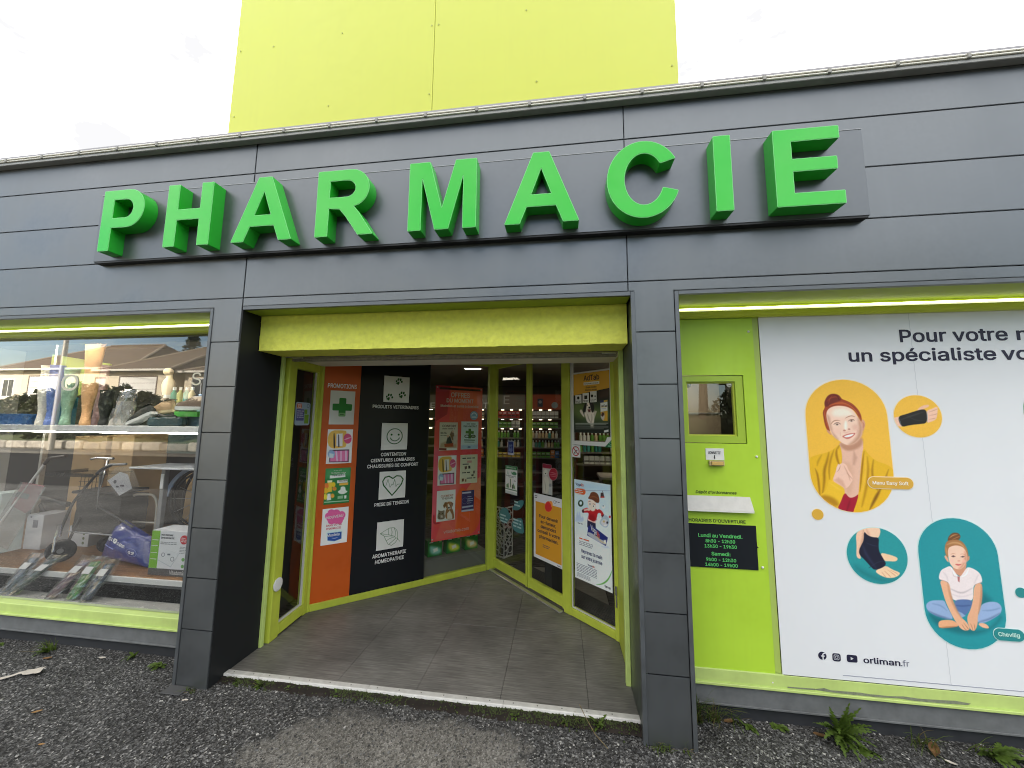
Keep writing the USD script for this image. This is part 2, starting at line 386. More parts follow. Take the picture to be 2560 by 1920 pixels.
ART = {
 'woman': [
  ([1627,1801,1626,1829,1637,1853,1649,1869,1667,1880,1692,1881,1712,1872,1723,1850,1751,1839,1780,1822,1798,1802,1813,1780,1823,1752,1825,1723,1820,1704,1802,1752,1785,1782,1757,1796,1727,1796,1698,1796,1673,1796,1652,1784,1641,1773,1635,1757,1635,1729,1643,1697,1647,1664,1641,1646,1627,1658,1617,1691,1613,1740,1612,1768,1623,1790], (146,60,30), 5),
  ([1627,1804,1627,1829,1637,1851,1649,1869,1667,1880,1692,1881,1714,1870,1724,1844,1706,1834,1685,1826,1660,1816,1638,1798], (98,32,24), 10),
  ([1642,1833,1664,1853,1693,1861,1712,1853,1713,1855,1694,1869,1661,1860,1640,1835], (135,52,30), 8),
  ([1654,1808,1700,1821,1747,1817,1783,1792,1807,1757,1809,1759,1790,1799,1752,1829,1700,1831,1654,1811], (176,84,44), 10),
  ([1620,1768,1618,1723,1633,1680,1635,1680,1626,1725,1622,1768], (186,98,58), 8),
  ([1674,1872,1655,1852,1648,1818,1649,1817,1660,1850,1675,1871], (140,60,34), 5),
  ([1694,1871,1706,1855,1709,1840,1710,1840,1710,1858,1694,1872], (62,20,16), 5),
  ([1730,1831,1768,1815,1803,1778,1818,1736,1819,1736,1806,1781,1770,1819,1731,1832], (112,40,20), 6),
  ([1638,1792,1670,1809,1714,1814,1714,1815,1669,1813,1638,1793], (110,42,22), 6),
  ([1617,1779,1615,1740,1629,1685,1630,1686,1620,1741,1618,1779], (108,42,22), 6),
  ([1824,1726,1836,1721,1842,1698,1835,1670,1823,1651,1815,1676], (206,150,124), 5),
  ([1827,1709,1832,1693,1827,1671,1828,1671,1837,1693,1828,1709], (170,105,85), 5),
  ([1624,1662,1637,1657,1648,1637,1650,1624,1635,1638,1626,1649], (196,140,112), 4),
  ([1690,1588,1820,1617,1817,1548,1811,1505,1803,1468,1799,1420,1778,1341,1766,1262,1720,1245,1686,1291,1689,1391,1689,1449,1691,1508,1689,1551], (216,174,152), 5),
  ([1690,1588,1733,1565,1778,1579,1819,1623,1817,1574,1785,1547,1735,1530,1695,1551], (178,130,106), 20),
  ([1764,1536,1780,1494,1762,1451,1752,1451,1756,1493], (192,148,128), 18),
  ([1696,1471,1739,1461,1754,1419,1741,1324,1722,1261,1696,1296,1694,1391], (206,162,138), 30),
  ([1637,1779,1658,1798,1689,1808,1728,1807,1757,1799,1781,1782,1798,1752,1810,1725,1820,1704,1824,1666,1819,1633,1805,1609,1783,1585,1758,1571,1733,1568,1709,1578,1686,1597,1668,1612,1652,1631,1644,1653,1639,1686,1632,1718,1630,1751], (228,194,174), 5),
  ([1804,1747,1822,1701,1825,1660,1817,1628,1794,1594,1760,1569,1733,1567,1769,1595,1797,1633,1804,1687], (184,138,114), 26),
  ([1633,1757,1637,1718,1645,1664,1663,1615,1691,1594,1665,1637,1652,1686,1649,1740], (190,146,122), 22),
  ([1667,1785,1723,1796,1766,1779,1777,1747,1723,1741,1664,1741], (244,218,202), 30),
  ([1702,1654,1700,1648,1697,1643,1692,1639,1686,1637,1680,1636,1673,1637,1668,1639,1664,1643,1661,1648,1660,1653,1662,1658,1665,1663,1670,1667,1676,1670,1683,1671,1689,1670,1695,1668,1699,1664,1701,1659], (228,188,168), 26),
  ([1802,1676,1800,1671,1798,1666,1794,1662,1789,1660,1784,1659,1779,1660,1774,1662,1771,1666,1769,1671,1769,1676,1770,1681,1773,1686,1777,1690,1781,1693,1787,1693,1792,1693,1796,1690,1799,1686,1801,1682], (216,174,154), 24),
  ([1741,1687,1740,1678,1738,1671,1736,1665,1733,1661,1731,1659,1729,1661,1727,1664,1725,1670,1725,1678,1725,1686,1726,1695,1728,1702,1730,1708,1733,1712,1735,1714,1738,1712,1740,1709,1741,1703,1741,1695], (246,226,214), 16),
  ([1671,1690,1681,1699,1694,1700,1702,1693,1693,1688,1680,1685], (206,180,164), 6),
  ([1692,1693,1691,1691,1691,1690,1689,1689,1688,1688,1686,1688,1684,1688,1683,1689,1682,1690,1681,1691,1681,1693,1681,1694,1682,1695,1684,1697,1685,1697,1687,1697,1688,1697,1690,1697,1691,1695,1692,1694], (92,62,50), 6),
  ([1667,1691,1681,1701,1695,1702,1706,1693,1707,1694,1697,1705,1680,1705,1666,1692], (96,56,44), 4),
  ([1752,1713,1762,1720,1777,1721,1782,1716,1771,1711,1759,1709], (206,180,164), 6),
  ([1772,1716,1772,1714,1771,1713,1770,1712,1768,1711,1767,1711,1765,1711,1764,1712,1763,1713,1762,1714,1762,1716,1762,1717,1763,1718,1764,1719,1766,1720,1767,1720,1769,1720,1770,1719,1771,1718,1772,1717], (92,62,50), 6),
  ([1748,1712,1761,1721,1777,1722,1784,1716,1785,1717,1778,1726,1760,1724,1748,1713], (96,56,44), 4),
  ([1652,1693,1666,1710,1685,1717,1704,1716,1704,1717,1685,1721,1664,1714,1651,1694], (158,104,76), 6),
  ([1734,1730,1753,1740,1772,1745,1788,1739,1789,1740,1773,1749,1752,1744,1734,1731], (150,96,70), 6),
  ([1731,1657,1730,1655,1729,1654,1728,1653,1726,1652,1723,1652,1721,1652,1719,1653,1718,1654,1717,1655,1717,1656,1717,1658,1718,1659,1720,1660,1722,1661,1724,1661,1726,1661,1728,1660,1730,1659,1730,1658], (178,118,102), 7),
  ([1756,1664,1756,1663,1755,1662,1753,1661,1752,1660,1750,1660,1748,1660,1746,1661,1745,1662,1744,1663,1744,1664,1744,1666,1745,1667,1746,1668,1748,1669,1750,1669,1752,1669,1754,1668,1755,1667,1756,1666], (178,118,102), 7),
  ([1715,1646,1732,1638,1755,1653,1755,1655,1732,1646,1715,1648], (214,172,156), 10),
  ([1705,1620,1724,1630,1744,1638,1768,1641,1785,1643,1774,1626,1757,1612,1736,1603,1721,1609], (186,104,94), 5),
  ([1716,1620,1738,1629,1761,1634,1776,1638,1763,1624,1742,1616,1727,1615], (246,238,230), 4),
  ([1788,1638,1797,1654,1793,1666,1792,1665,1793,1655,1787,1639], (206,160,142), 7),
  ([1700,1623,1700,1637,1703,1648,1703,1648,1696,1637,1699,1623], (210,166,148), 7),
  ([1515,1488,1556,1505,1601,1517,1632,1528,1658,1545,1690,1575,1698,1524,1696,1471,1683,1438,1681,1465,1669,1443,1651,1400,1633,1358,1616,1331,1598,1293,1572,1266,1557,1260,1535,1296,1516,1338,1507,1386,1506,1440], (216,170,34), 5),
  ([1626,1523,1607,1470,1585,1416,1583,1351,1570,1271,1574,1271,1595,1351,1599,1414,1618,1467,1629,1522], (150,106,14), 16),
  ([1688,1568,1659,1529,1666,1468,1680,1443,1683,1444,1677,1472,1671,1528,1690,1566], (158,112,18), 12),
  ([1656,1540,1631,1492,1614,1426,1617,1362,1620,1363,1624,1426,1641,1489,1658,1539], (166,120,16), 14),
  ([1541,1424,1549,1386,1551,1317,1556,1265,1560,1266,1563,1319,1560,1389,1544,1425], (154,108,18), 12),
  ([1584,1507,1557,1470,1554,1441,1557,1440,1568,1465,1587,1505], (180,134,24), 14),
  ([1676,1545,1681,1507,1687,1460,1688,1460,1687,1509,1678,1545], (222,176,52), 8),
  ([1527,1472,1530,1423,1544,1339,1547,1339,1540,1425,1530,1473], (214,168,40), 14),
  ([1680,1454,1700,1461,1718,1450,1725,1418,1742,1392,1745,1361,1725,1329,1701,1306,1683,1321,1660,1336,1632,1354,1653,1401,1666,1438], (226,186,166), 5),
  ([1702,1444,1713,1411,1722,1386,1729,1355,1730,1355,1728,1388,1718,1414,1704,1445], (196,148,126), 8),
  ([1714,1402,1728,1383,1742,1366,1743,1366,1731,1386,1715,1402], (186,136,116), 6),
  ([1643,1358,1668,1374,1691,1354,1702,1312,1683,1321], (206,160,138), 18),
  ([1662,1434,1673,1455,1683,1444,1673,1420,1657,1408], (232,196,178), 5),
  ([1683,1444,1674,1423,1662,1406,1662,1406,1678,1421,1684,1444], (182,132,112), 6),
  ([1613,1362,1637,1344,1665,1329,1693,1312,1696,1286,1677,1249,1655,1206,1639,1199,1607,1220,1576,1242,1554,1263,1593,1293,1606,1325], (222,178,44), 5),
  ([1616,1340,1646,1311,1685,1295,1687,1297,1652,1320,1618,1342], (226,184,60), 12),
  ([1557,1263,1596,1267,1643,1247,1660,1212,1639,1199,1607,1220,1576,1242], (168,120,22), 24),
  ([1694,1290,1712,1260,1726,1255,1751,1264,1769,1282,1760,1236,1743,1199,1729,1168,1685,1168,1646,1190,1665,1222], (150,22,46), 5),
  ([1719,1245,1702,1210,1694,1177,1697,1176,1713,1206,1722,1245], (120,14,36), 14),
  ([1817,1554,1836,1527,1857,1495,1893,1470,1930,1460,1965,1435,1970,1383,1962,1326,1934,1273,1889,1225,1839,1190,1781,1170,1727,1167,1752,1225,1769,1278,1780,1351,1794,1431,1804,1494], (216,170,36), 5),
  ([1819,1532,1802,1468,1785,1368,1776,1294,1778,1294,1794,1367,1811,1467,1821,1532], (150,104,16), 10),
  ([1864,1483,1843,1405,1854,1336,1871,1301,1874,1303,1865,1340,1855,1406,1867,1482], (160,116,20), 14),
  ([1889,1319,1852,1270,1818,1193,1822,1191,1868,1261,1893,1317], (120,80,14), 14),
  ([1833,1500,1827,1421,1807,1317,1777,1206,1781,1205,1820,1315,1840,1421,1836,1500], (172,126,20), 16),
  ([1940,1429,1918,1384,1899,1340,1901,1339,1927,1379,1943,1429], (166,120,22), 12),
  ([1824,1511,1816,1431,1794,1327,1760,1221,1762,1220,1804,1325,1825,1431,1826,1511], (222,176,54), 12),
 ],
 'girl': [
  ([2317,686,2347,766,2384,723,2373,699], (24,104,112), 40),
  ([2060,635,2122,612,2205,586,2289,552,2370,576,2424,648,2412,616,2347,556,2261,527,2157,541,2089,577], (22,100,108), 36),
  ([2206,1044,2218,1065,2237,1079,2259,1080,2272,1068,2270,1050,2254,1034,2228,1030,2206,1032], (104,68,42), 5),
  ([2216,1048,2237,1063,2258,1069,2258,1070,2235,1069,2215,1049], (186,136,88), 6),
  ([2229,1041,2252,1050,2268,1060,2267,1061,2251,1054,2229,1042], (170,120,76), 5),
  ([2205,1033,2229,1039,2255,1042,2276,1033,2291,1011,2299,983,2300,950,2293,926,2284,959,2275,991,2255,1002,2229,1001,2213,993,2204,973,2198,940,2190,942,2184,972,2187,1001,2195,1021], (156,110,70), 5),
  ([2200,1010,2231,1021,2267,1018,2290,982,2292,984,2272,1026,2231,1029,2199,1012], (190,146,100), 10),
  ([2191,997,2189,972,2193,949,2194,949,2195,973,2193,997], (188,142,98), 6),
  ([2179,948,2187,952,2197,935,2198,912,2190,919,2181,935], (214,160,130), 4),
  ([2294,950,2305,954,2302,935,2288,922], (190,134,108), 4),
  ([2213,893,2285,912,2276,869,2247,839,2220,858], (196,140,112), 5),
  ([2201,988,2216,1002,2243,1010,2272,1005,2287,987,2294,959,2290,931,2279,907,2259,883,2241,877,2220,883,2205,901,2199,926,2198,954], (236,192,170), 4),
  ([2283,987,2294,959,2290,931,2279,907,2256,882,2237,877,2266,910,2280,949], (198,144,118), 18),
  ([2224,922,2223,920,2221,917,2219,915,2216,914,2213,913,2210,913,2207,914,2205,916,2203,918,2203,921,2204,924,2206,926,2208,928,2211,930,2215,930,2218,930,2220,929,2223,927,2224,925], (240,186,170), 14),
  ([2283,925,2282,922,2280,920,2278,918,2276,916,2273,916,2270,916,2268,917,2266,919,2265,921,2265,924,2266,926,2268,929,2270,931,2272,932,2275,933,2278,932,2280,931,2281,930,2282,927], (226,172,152), 12),
  ([2213,947,2224,954,2235,948,2222,943], (84,64,66), 5),
  ([2259,947,2271,953,2281,950,2270,944], (84,64,66), 5),
  ([2212,958,2225,962,2237,961,2237,961,2225,966,2212,959], (186,138,108), 5),
  ([2260,961,2272,963,2284,959,2285,960,2272,966,2260,962], (180,132,104), 5),
  ([2257,925,2256,924,2255,923,2253,922,2251,922,2248,921,2246,921,2244,922,2242,922,2241,923,2241,924,2241,925,2243,926,2244,927,2247,928,2249,928,2251,928,2254,928,2255,927,2256,926], (206,148,128), 6),
  ([2226,906,2237,908,2246,906,2264,910,2248,898,2236,899], (186,88,84), 4),
  ([2204,897,2219,870,2237,837,2251,843,2281,888,2294,894,2319,885,2342,868,2351,845,2352,817,2335,811,2308,798,2301,768,2296,715,2256,708,2196,708,2191,733,2188,784,2182,807,2157,814,2137,819,2143,847,2156,871,2177,883], (224,212,212), 4),
  ([2206,883,2214,849,2232,842,2233,844,2220,854,2208,884], (244,238,238), 6),
  ([2292,886,2274,852,2254,840,2254,838,2279,848,2294,886], (244,238,238), 6),
  ([2211,879,2210,838,2230,835,2230,836,2212,840,2211,879], (186,170,172), 5),
  ([2232,840,2244,838,2239,808,2232,814], (168,104,104), 4),
  ([2190,769,2243,742,2299,781,2298,782,2244,749,2191,771], (178,166,170), 12),
  ([2192,741,2241,723,2297,751,2297,752,2242,730,2192,743], (206,194,196), 12),
  ([2165,857,2177,833,2181,811,2183,812,2184,837,2166,858], (206,194,196), 12),
  ([2335,854,2317,826,2309,806,2310,805,2323,823,2337,853], (206,194,196), 12),
  ([2138,818,2158,811,2181,804,2182,805,2160,815,2138,818], (220,140,140), 4),
  ([2308,797,2331,806,2352,816,2352,817,2330,809,2307,797], (214,134,134), 4),
  ([2066,687,2089,701,2132,705,2154,705,2160,679,2174,648,2188,609,2164,606,2123,615,2085,627,2065,644,2057,667], (140,164,200), 5),
  ([2065,643,2108,614,2177,605,2178,608,2113,626,2066,646], (92,112,150), 14),
  ([2091,683,2132,674,2160,651,2161,652,2135,681,2092,685], (112,138,178), 12),
  ([2197,709,2257,720,2296,713,2280,674,2255,639,2230,623,2210,655], (84,110,156), 5),
  ([2207,682,2236,677,2279,687,2279,689,2236,683,2207,684], (54,76,122), 12),
  ([2212,653,2232,645,2249,630,2229,619,2213,628], (134,158,192), 5),
  ([2330,695,2366,713,2404,716,2424,704,2430,680,2417,651,2380,625,2345,603,2311,596,2298,611,2317,654], (142,166,202), 5),
  ([2335,664,2377,664,2421,683,2420,685,2377,671,2335,665], (112,136,176), 12),
  ([2312,602,2365,616,2418,656,2417,658,2362,626,2311,605], (96,116,154), 14),
  ([2115,593,2143,602,2185,603,2205,586,2210,572,2159,561,2112,554,2109,574], (218,162,122), 4),
  ([2112,557,2160,560,2203,570,2203,572,2160,568,2112,559], (168,112,76), 8),
  ([2306,596,2332,600,2352,588,2357,572,2329,572,2309,584], (222,170,138), 4),
  ([2141,816,2182,806,2190,784,2190,737,2196,696,2209,655,2226,620,2246,603,2260,577,2261,558,2239,551,2218,559,2204,581,2187,616,2170,662,2157,707,2148,767], (220,168,134), 4),
  ([2178,801,2179,735,2196,666,2227,612,2230,614,2206,671,2189,739,2181,802], (190,136,104), 12),
  ([2225,583,2238,556,2247,555,2248,556,2240,558,2226,583], (156,102,74), 5),
  ([2235,593,2251,564,2257,558,2257,559,2254,566,2235,593], (156,102,74), 5),
  ([2308,799,2345,814,2348,785,2339,724,2325,677,2308,635,2304,594,2286,552,2264,557,2255,590,2255,626,2277,665,2296,721], (216,164,130), 4),
  ([2344,803,2330,724,2311,645,2313,644,2341,724,2346,803], (182,126,98), 12),
  ([2268,591,2273,568,2276,554,2277,555,2275,569,2269,591], (156,102,74), 5),
  ([2285,592,2285,574,2286,558,2287,558,2288,575,2285,592], (156,102,74), 5),
 ],
 'ankle': [
  ([1705,878,1770,834,1865,796,1947,816,1918,785,1819,784,1724,831], (28,112,118), 40),
  ([1732,1047,1759,1078,1785,1086,1780,1049,1773,1009,1757,984,1742,949,1751,906,1731,910,1725,928,1733,983], (226,184,156), 4),
  ([1776,1074,1763,1020,1744,964,1747,963,1775,1018,1779,1074], (196,148,122), 14),
  ([1778,1079,1793,1092,1825,1098,1870,1090,1856,1031,1823,1027,1784,1049], (230,192,164), 4),
  ([1790,1079,1792,1051,1805,1039,1808,1042,1805,1058,1793,1080], (204,158,132), 16),
  ([1851,949,1888,943,1923,933,1941,924,1937,908,1920,902,1893,903,1868,901], (232,192,154), 4),
  ([1814,846,1873,881,1907,857,1942,845,1944,834,1926,818,1898,809,1867,810,1832,826], (234,196,160), 4),
  ([1851,838,1866,814,1871,811,1872,811,1868,817,1852,839], (186,136,104), 5),
  ([1865,846,1889,820,1896,812,1896,813,1891,823,1866,847], (186,136,104), 5),
  ([1882,854,1912,829,1921,821,1922,821,1914,832,1882,855], (186,136,104), 5),
  ([1897,853,1926,837,1934,829,1935,829,1928,840,1898,854], (190,140,108), 5),
  ([1778,1067,1793,1045,1819,1033,1855,1034,1848,993,1847,954,1868,912,1881,878,1816,845,1795,868,1766,905,1743,929,1741,954,1756,984,1773,1014], (18,20,38), 4),
  ([1763,984,1772,927,1825,855,1827,857,1785,935,1767,985], (38,42,66), 16),
  ([1784,1000,1815,985,1842,983,1842,984,1816,989,1785,1000], (44,48,70), 6),
  ([1786,858,1835,894,1871,902,1871,903,1834,897,1785,859], (40,44,64), 6),
 ],
 'wrist': [
  ([1994,1735,2026,1743,2035,1680,2011,1689], (226,182,160), 3),
  ([2173,1780,2204,1789,2228,1803,2237,1798,2230,1758,2221,1727,2197,1715,2168,1704], (228,184,160), 3),
  ([2124,1782,2153,1809,2191,1817,2193,1804,2163,1790,2135,1776], (222,176,150), 3),
  ([2187,1770,2219,1780,2235,1790,2235,1791,2218,1784,2187,1771], (190,140,116), 3),
  ([2185,1749,2216,1754,2230,1761,2230,1762,2216,1758,2185,1749], (190,140,116), 3),
  ([2183,1727,2206,1730,2222,1736,2221,1737,2206,1734,2183,1728], (190,140,116), 3),
  ([2018,1743,2064,1757,2112,1775,2159,1789,2176,1780,2173,1704,2127,1699,2073,1691,2032,1679], (20,20,20), 3),
  ([2030,1721,2095,1744,2157,1769,2157,1771,2093,1753,2030,1723], (48,48,48), 6),
  ([2177,1777,2175,1740,2171,1706,2172,1706,2178,1740,2178,1777], (120,150,170), 2),
  ([2024,1741,2027,1713,2036,1682,2037,1682,2030,1714,2024,1741], (110,130,140), 2),
  ([2070,1748,2106,1720,2159,1718,2159,1719,2107,1725,2071,1749], (44,44,44), 5),
 ],
 'dogposter': [
  ([121,1965,526,2003,520,1605,116,1594], (52,66,42), 20),
  ([121,1965,526,2003,523,1900,344,1876,120,1863], (26,22,18), 30),
  ([412,1969,519,1983,517,1911,417,1905], (60,44,34), 20),
  ([120,1886,228,1870,396,1822,515,1808,519,1737,381,1716,118,1739], (92,110,60), 40),
  ([117,1672,518,1686,520,1605,116,1594], (14,22,16), 26),
  ([190,1804,210,1820,235,1788,250,1738,227,1754,201,1782], (214,204,194), 6),
  ([230,1799,236,1826,249,1848,261,1771,240,1771], (24,20,20), 8),
  ([263,1869,284,1879,317,1867,345,1844,358,1807,363,1759,356,1717,348,1674,314,1684,274,1699,259,1744,244,1771,248,1809], (226,216,206), 6),
  ([349,1770,371,1801,386,1795,375,1769,361,1738], (200,192,180), 6),
  ([236,1831,256,1868,278,1879,272,1847,265,1822,261,1787,239,1793], (22,18,18), 6),
  ([301,1878,332,1878,355,1854,359,1811,345,1780,324,1796,316,1840], (22,18,18), 6),
  ([286,1852,286,1851,285,1849,284,1849,282,1848,280,1848,279,1848,277,1849,276,1850,275,1851,275,1852,275,1853,276,1854,277,1855,279,1856,281,1856,282,1855,284,1855,285,1854,286,1853], (40,30,26), 4),
  ([327,1855,326,1854,326,1853,325,1852,324,1852,323,1852,321,1852,320,1852,319,1853,319,1854,319,1855,319,1856,319,1857,320,1857,321,1858,323,1858,324,1858,325,1857,326,1857,326,1856], (70,50,40), 4),
  ([292,1835,312,1838,315,1823,298,1819], (26,20,20), 4),
  ([285,1813,318,1816,315,1790,293,1789], (92,46,44), 5),
  ([281,1770,291,1726,317,1695,318,1696,298,1729,283,1771], (150,136,124), 8),
  ([328,1770,328,1727,320,1685,322,1685,335,1727,330,1770], (160,146,134), 8),
  ([309,1685,348,1680,347,1653,317,1653], (190,186,178), 14),
  ([139,1691,501,1694,501,1688,141,1683], (170,174,168), 5),
  ([139,1678,481,1682,481,1677,141,1671], (150,154,148), 5),
  ([139,1661,502,1666,502,1661,140,1655], (120,124,118), 5),
  ([139,1649,501,1656,501,1651,140,1643], (124,128,120), 5),
  ([139,1639,455,1646,455,1641,140,1634], (110,114,106), 5),
  ([458,1630,503,1638,503,1619,457,1612], (236,236,232), 3),
  ([423,1888,500,1890,499,1870,423,1867], (40,52,96), 3),
  ([461,1888,500,1890,499,1875,461,1871], (206,172,70), 3),
  ([423,1867,499,1873,499,1798,425,1786], (232,230,226), 3),
  ([432,1833,488,1834,488,1828,432,1827], (180,160,70), 3),
  ([432,1817,484,1819,484,1816,432,1814], (150,160,190), 3),
  ([425,1786,499,1798,497,1710,451,1711,432,1737], (222,172,58), 3),
  ([424,1753,440,1788,462,1783,468,1757,461,1721,445,1714,430,1732], (206,196,186), 5),
  ([430,1758,442,1785,462,1780,462,1763,445,1747], (76,40,28), 6),
 ],
 'winterposter': [
  ([117,1180,512,1184,513,1098,119,1079], (176,206,236), 60),
  ([117,1078,513,1098,514,938,120,888], (196,218,240), 80),
  ([124,828,154,908,164,863,174,918,194,849,216,873,228,823,126,801], (180,198,222), 12),
  ([118,800,300,831,512,827,513,779,119,726], (214,226,242), 40),
  ([121,1102,233,1110,251,1091,243,1067,223,1055,122,1054], (214,92,40), 3),
  ([120,1081,306,1104,510,1135,510,1136,306,1107,120,1082], (120,130,150), 3),
  ([412,1102,438,1109,448,1069,408,1062], (60,44,46), 4),
  ([408,1071,448,1078,446,1067,410,1061], (190,60,50), 3),
  ([425,1105,432,1117,435,1123,435,1123,428,1118,424,1105], (60,44,46), 3),
  ([223,984,221,974,217,965,209,958,201,952,191,949,181,948,172,951,165,956,160,964,159,973,161,982,165,991,173,999,182,1005,192,1008,201,1008,210,1005,217,1000,222,992], (38,64,44), 4),
  ([206,983,205,978,203,973,200,969,196,966,191,964,186,964,182,966,179,969,177,973,176,978,177,983,179,988,182,992,187,995,191,996,196,996,200,995,204,992,206,988], (206,222,238), 4),
  ([418,995,442,1009,457,994,441,976,421,979], (226,236,244), 5),
  ([442,1000,442,999,441,998,439,997,437,996,435,995,433,995,431,995,429,996,428,997,428,998,429,999,430,1000,431,1001,433,1002,435,1003,438,1003,440,1003,441,1002,442,1001], (70,110,130), 4),
  ([264,853,352,842,354,802,299,760,261,793], (34,34,62), 4),
  ([204,917,217,934,271,958,284,936,369,967,411,962,442,933,433,902,408,913,415,934,375,934,364,875,326,843,269,861,285,917,230,904,208,903], (184,28,36), 4),
  ([294,908,335,903,361,875,326,843,271,860], (150,18,28), 16),
  ([269,860,326,850,359,856,350,839,269,847], (240,196,190), 4),
  ([217,927,271,949,287,944,277,935,229,918], (240,206,192), 4),
  ([300,944,299,941,296,937,292,934,287,932,281,930,276,930,270,930,266,932,264,934,263,937,264,941,266,944,271,947,276,950,282,951,287,952,293,951,297,950,299,947], (242,208,194), 4),
  ([367,871,416,904,427,896,375,862], (226,226,232), 4),
  ([204,917,217,933,231,919,227,903,209,902], (66,20,30), 4),
  ([422,920,442,931,436,904,417,899], (60,20,30), 4),
  ([275,1025,329,1030,364,1013,356,957,321,928,283,951,270,995], (244,212,198), 4),
  ([351,957,350,953,348,948,344,945,339,942,334,940,329,940,324,941,321,943,319,947,318,951,319,956,321,960,325,964,330,967,335,969,340,969,344,968,348,965,350,962], (246,220,210), 10),
  ([303,994,302,991,301,987,299,984,296,982,293,981,290,981,288,982,286,985,284,987,284,991,285,994,286,998,288,1001,291,1003,294,1004,296,1004,299,1002,301,1000,302,997], (246,246,246), 3),
  ([300,991,300,989,299,987,298,985,297,984,295,983,293,983,292,984,291,985,290,987,290,989,290,992,291,994,292,995,294,997,295,997,297,997,298,996,299,995,300,993], (50,36,36), 3),
  ([344,982,344,979,342,976,340,973,338,971,335,970,332,970,329,971,327,973,326,976,326,979,326,982,328,985,330,987,332,989,335,990,338,990,340,989,342,987,344,985], (246,246,246), 3),
  ([338,979,338,977,337,975,336,974,335,973,333,972,332,972,330,973,329,974,328,976,328,978,329,980,329,982,330,983,332,984,333,985,335,985,336,984,337,983,338,981], (50,36,36), 3),
  ([279,1006,291,1011,304,1010,304,1011,291,1015,278,1007], (90,50,34), 3),
  ([324,996,340,997,351,992,352,993,342,1001,324,997], (90,50,34), 3),
  ([272,1034,295,1065,305,1090,342,1102,381,1091,397,1055,393,1015,363,1011,329,1030,289,1032], (104,56,34), 4),
  ([292,1043,337,1060,386,1046,388,1048,340,1070,291,1046], (146,86,52), 8),
  ([395,987,394,978,391,970,387,963,381,958,375,955,369,956,364,959,360,964,357,972,356,980,357,989,360,997,365,1004,370,1009,376,1012,382,1011,388,1008,392,1003,395,996], (240,240,242), 4),
  ([393,864,448,937,497,910,484,846,453,823,398,840], (170,190,206), 5),
  ([407,867,447,900,481,882,477,850,445,831,414,845], (206,206,214), 6),
  ([450,875,449,873,447,870,445,867,442,865,438,864,435,864,432,865,430,866,428,868,428,871,428,874,430,876,432,879,435,881,439,882,442,882,445,881,448,880,449,878], (196,176,120), 4),
  ([482,873,481,870,480,867,478,864,475,862,472,861,470,861,467,862,465,863,464,866,463,869,464,872,465,875,467,878,470,880,473,881,476,881,478,880,480,878,481,876], (40,44,60), 4),
  ([510,925,510,922,508,919,506,916,503,914,500,913,496,913,493,913,491,915,490,918,489,921,490,924,491,927,494,929,497,931,500,933,503,933,506,932,509,930,510,928], (190,40,44), 4),
  ([469,848,468,846,466,844,462,842,458,840,453,839,449,838,444,838,441,839,439,840,438,842,439,844,441,846,444,848,449,850,454,851,458,852,463,852,466,851,468,850], (240,246,250), 4),
  ([410,668,473,684,491,673,441,663], (196,206,220), 10),
  ([273,796,304,819,476,752,454,680,258,720], (28,38,112), 3),
  ([267,754,332,745,396,719,464,718,454,680,258,720], (176,180,190), 4),
  ([435,723,458,729,454,697,435,698], (236,236,220), 5),
  ([331,741,377,725,401,700,457,700,458,702,406,706,383,732,332,743], (206,180,120), 4),
  ([348,341,405,359,456,395,491,445,514,508,510,508,480,446,445,402,402,368,348,344], (98,166,70), 4),
 ],
 'brushposter': [
  ([93,1613,313,1611,314,1286,92,1289], (238,226,226), 3),
  ([95,1602,243,1602,257,1588,263,1452,243,1435,100,1427], (224,180,84), 4),
  ([168,1569,223,1573,228,1451,172,1452], (226,222,226), 4),
  ([144,1573,150,1577,156,1541,166,1435,152,1431,145,1522], (46,34,34), 3),
  ([183,1560,190,1562,202,1443,190,1442], (66,60,84), 3),
  ([306,1521,305,1506,301,1492,293,1482,283,1475,272,1473,261,1475,251,1483,242,1494,236,1507,233,1522,234,1537,239,1551,246,1562,256,1568,267,1571,278,1568,289,1561,298,1550,304,1536], (206,74,124), 3),
  ([238,1509,272,1518,304,1534,303,1536,267,1529,237,1512], (236,190,206), 4),
  ([118,1417,289,1418,291,1297,121,1302], (60,40,60), 3),
  ([125,1407,283,1408,283,1305,128,1309], (224,120,172), 4),
  ([169,1406,182,1406,196,1309,183,1310], (250,200,226), 4),
  ([213,1405,222,1404,228,1308,217,1308], (250,200,226), 4),
  ([253,1407,267,1407,272,1310,261,1310], (250,206,230), 4),
  ([167,1377,166,1366,162,1355,156,1347,147,1342,138,1341,128,1343,119,1349,112,1357,107,1368,105,1380,105,1391,109,1402,116,1410,124,1415,133,1417,143,1414,152,1409,160,1400,165,1389], (140,170,206), 4),
  ([118,1389,157,1378,155,1340,120,1345], (206,220,236), 5),
 ],
 'hydraposter': [
  ([94,1250,314,1243,315,913,96,918], (38,116,58), 3),
  ([94,1250,314,1243,314,1168,97,1155], (70,146,88), 30),
  ([135,1180,265,1191,270,1158,135,1152], (232,240,226), 3),
  ([199,1131,293,1132,291,1105,200,1104], (240,240,226), 3),
  ([220,1101,298,1104,297,1081,219,1082], (236,176,70), 3),
  ([118,1126,154,1127,161,1029,123,1027], (240,190,60), 4),
  ([115,1135,157,1136,158,1117,117,1116], (246,230,190), 3),
  ([130,1087,130,1080,127,1073,123,1068,117,1065,111,1065,105,1066,99,1070,94,1076,91,1083,89,1091,90,1098,92,1105,96,1110,102,1113,108,1113,115,1112,121,1108,125,1102,129,1095], (226,120,50), 5),
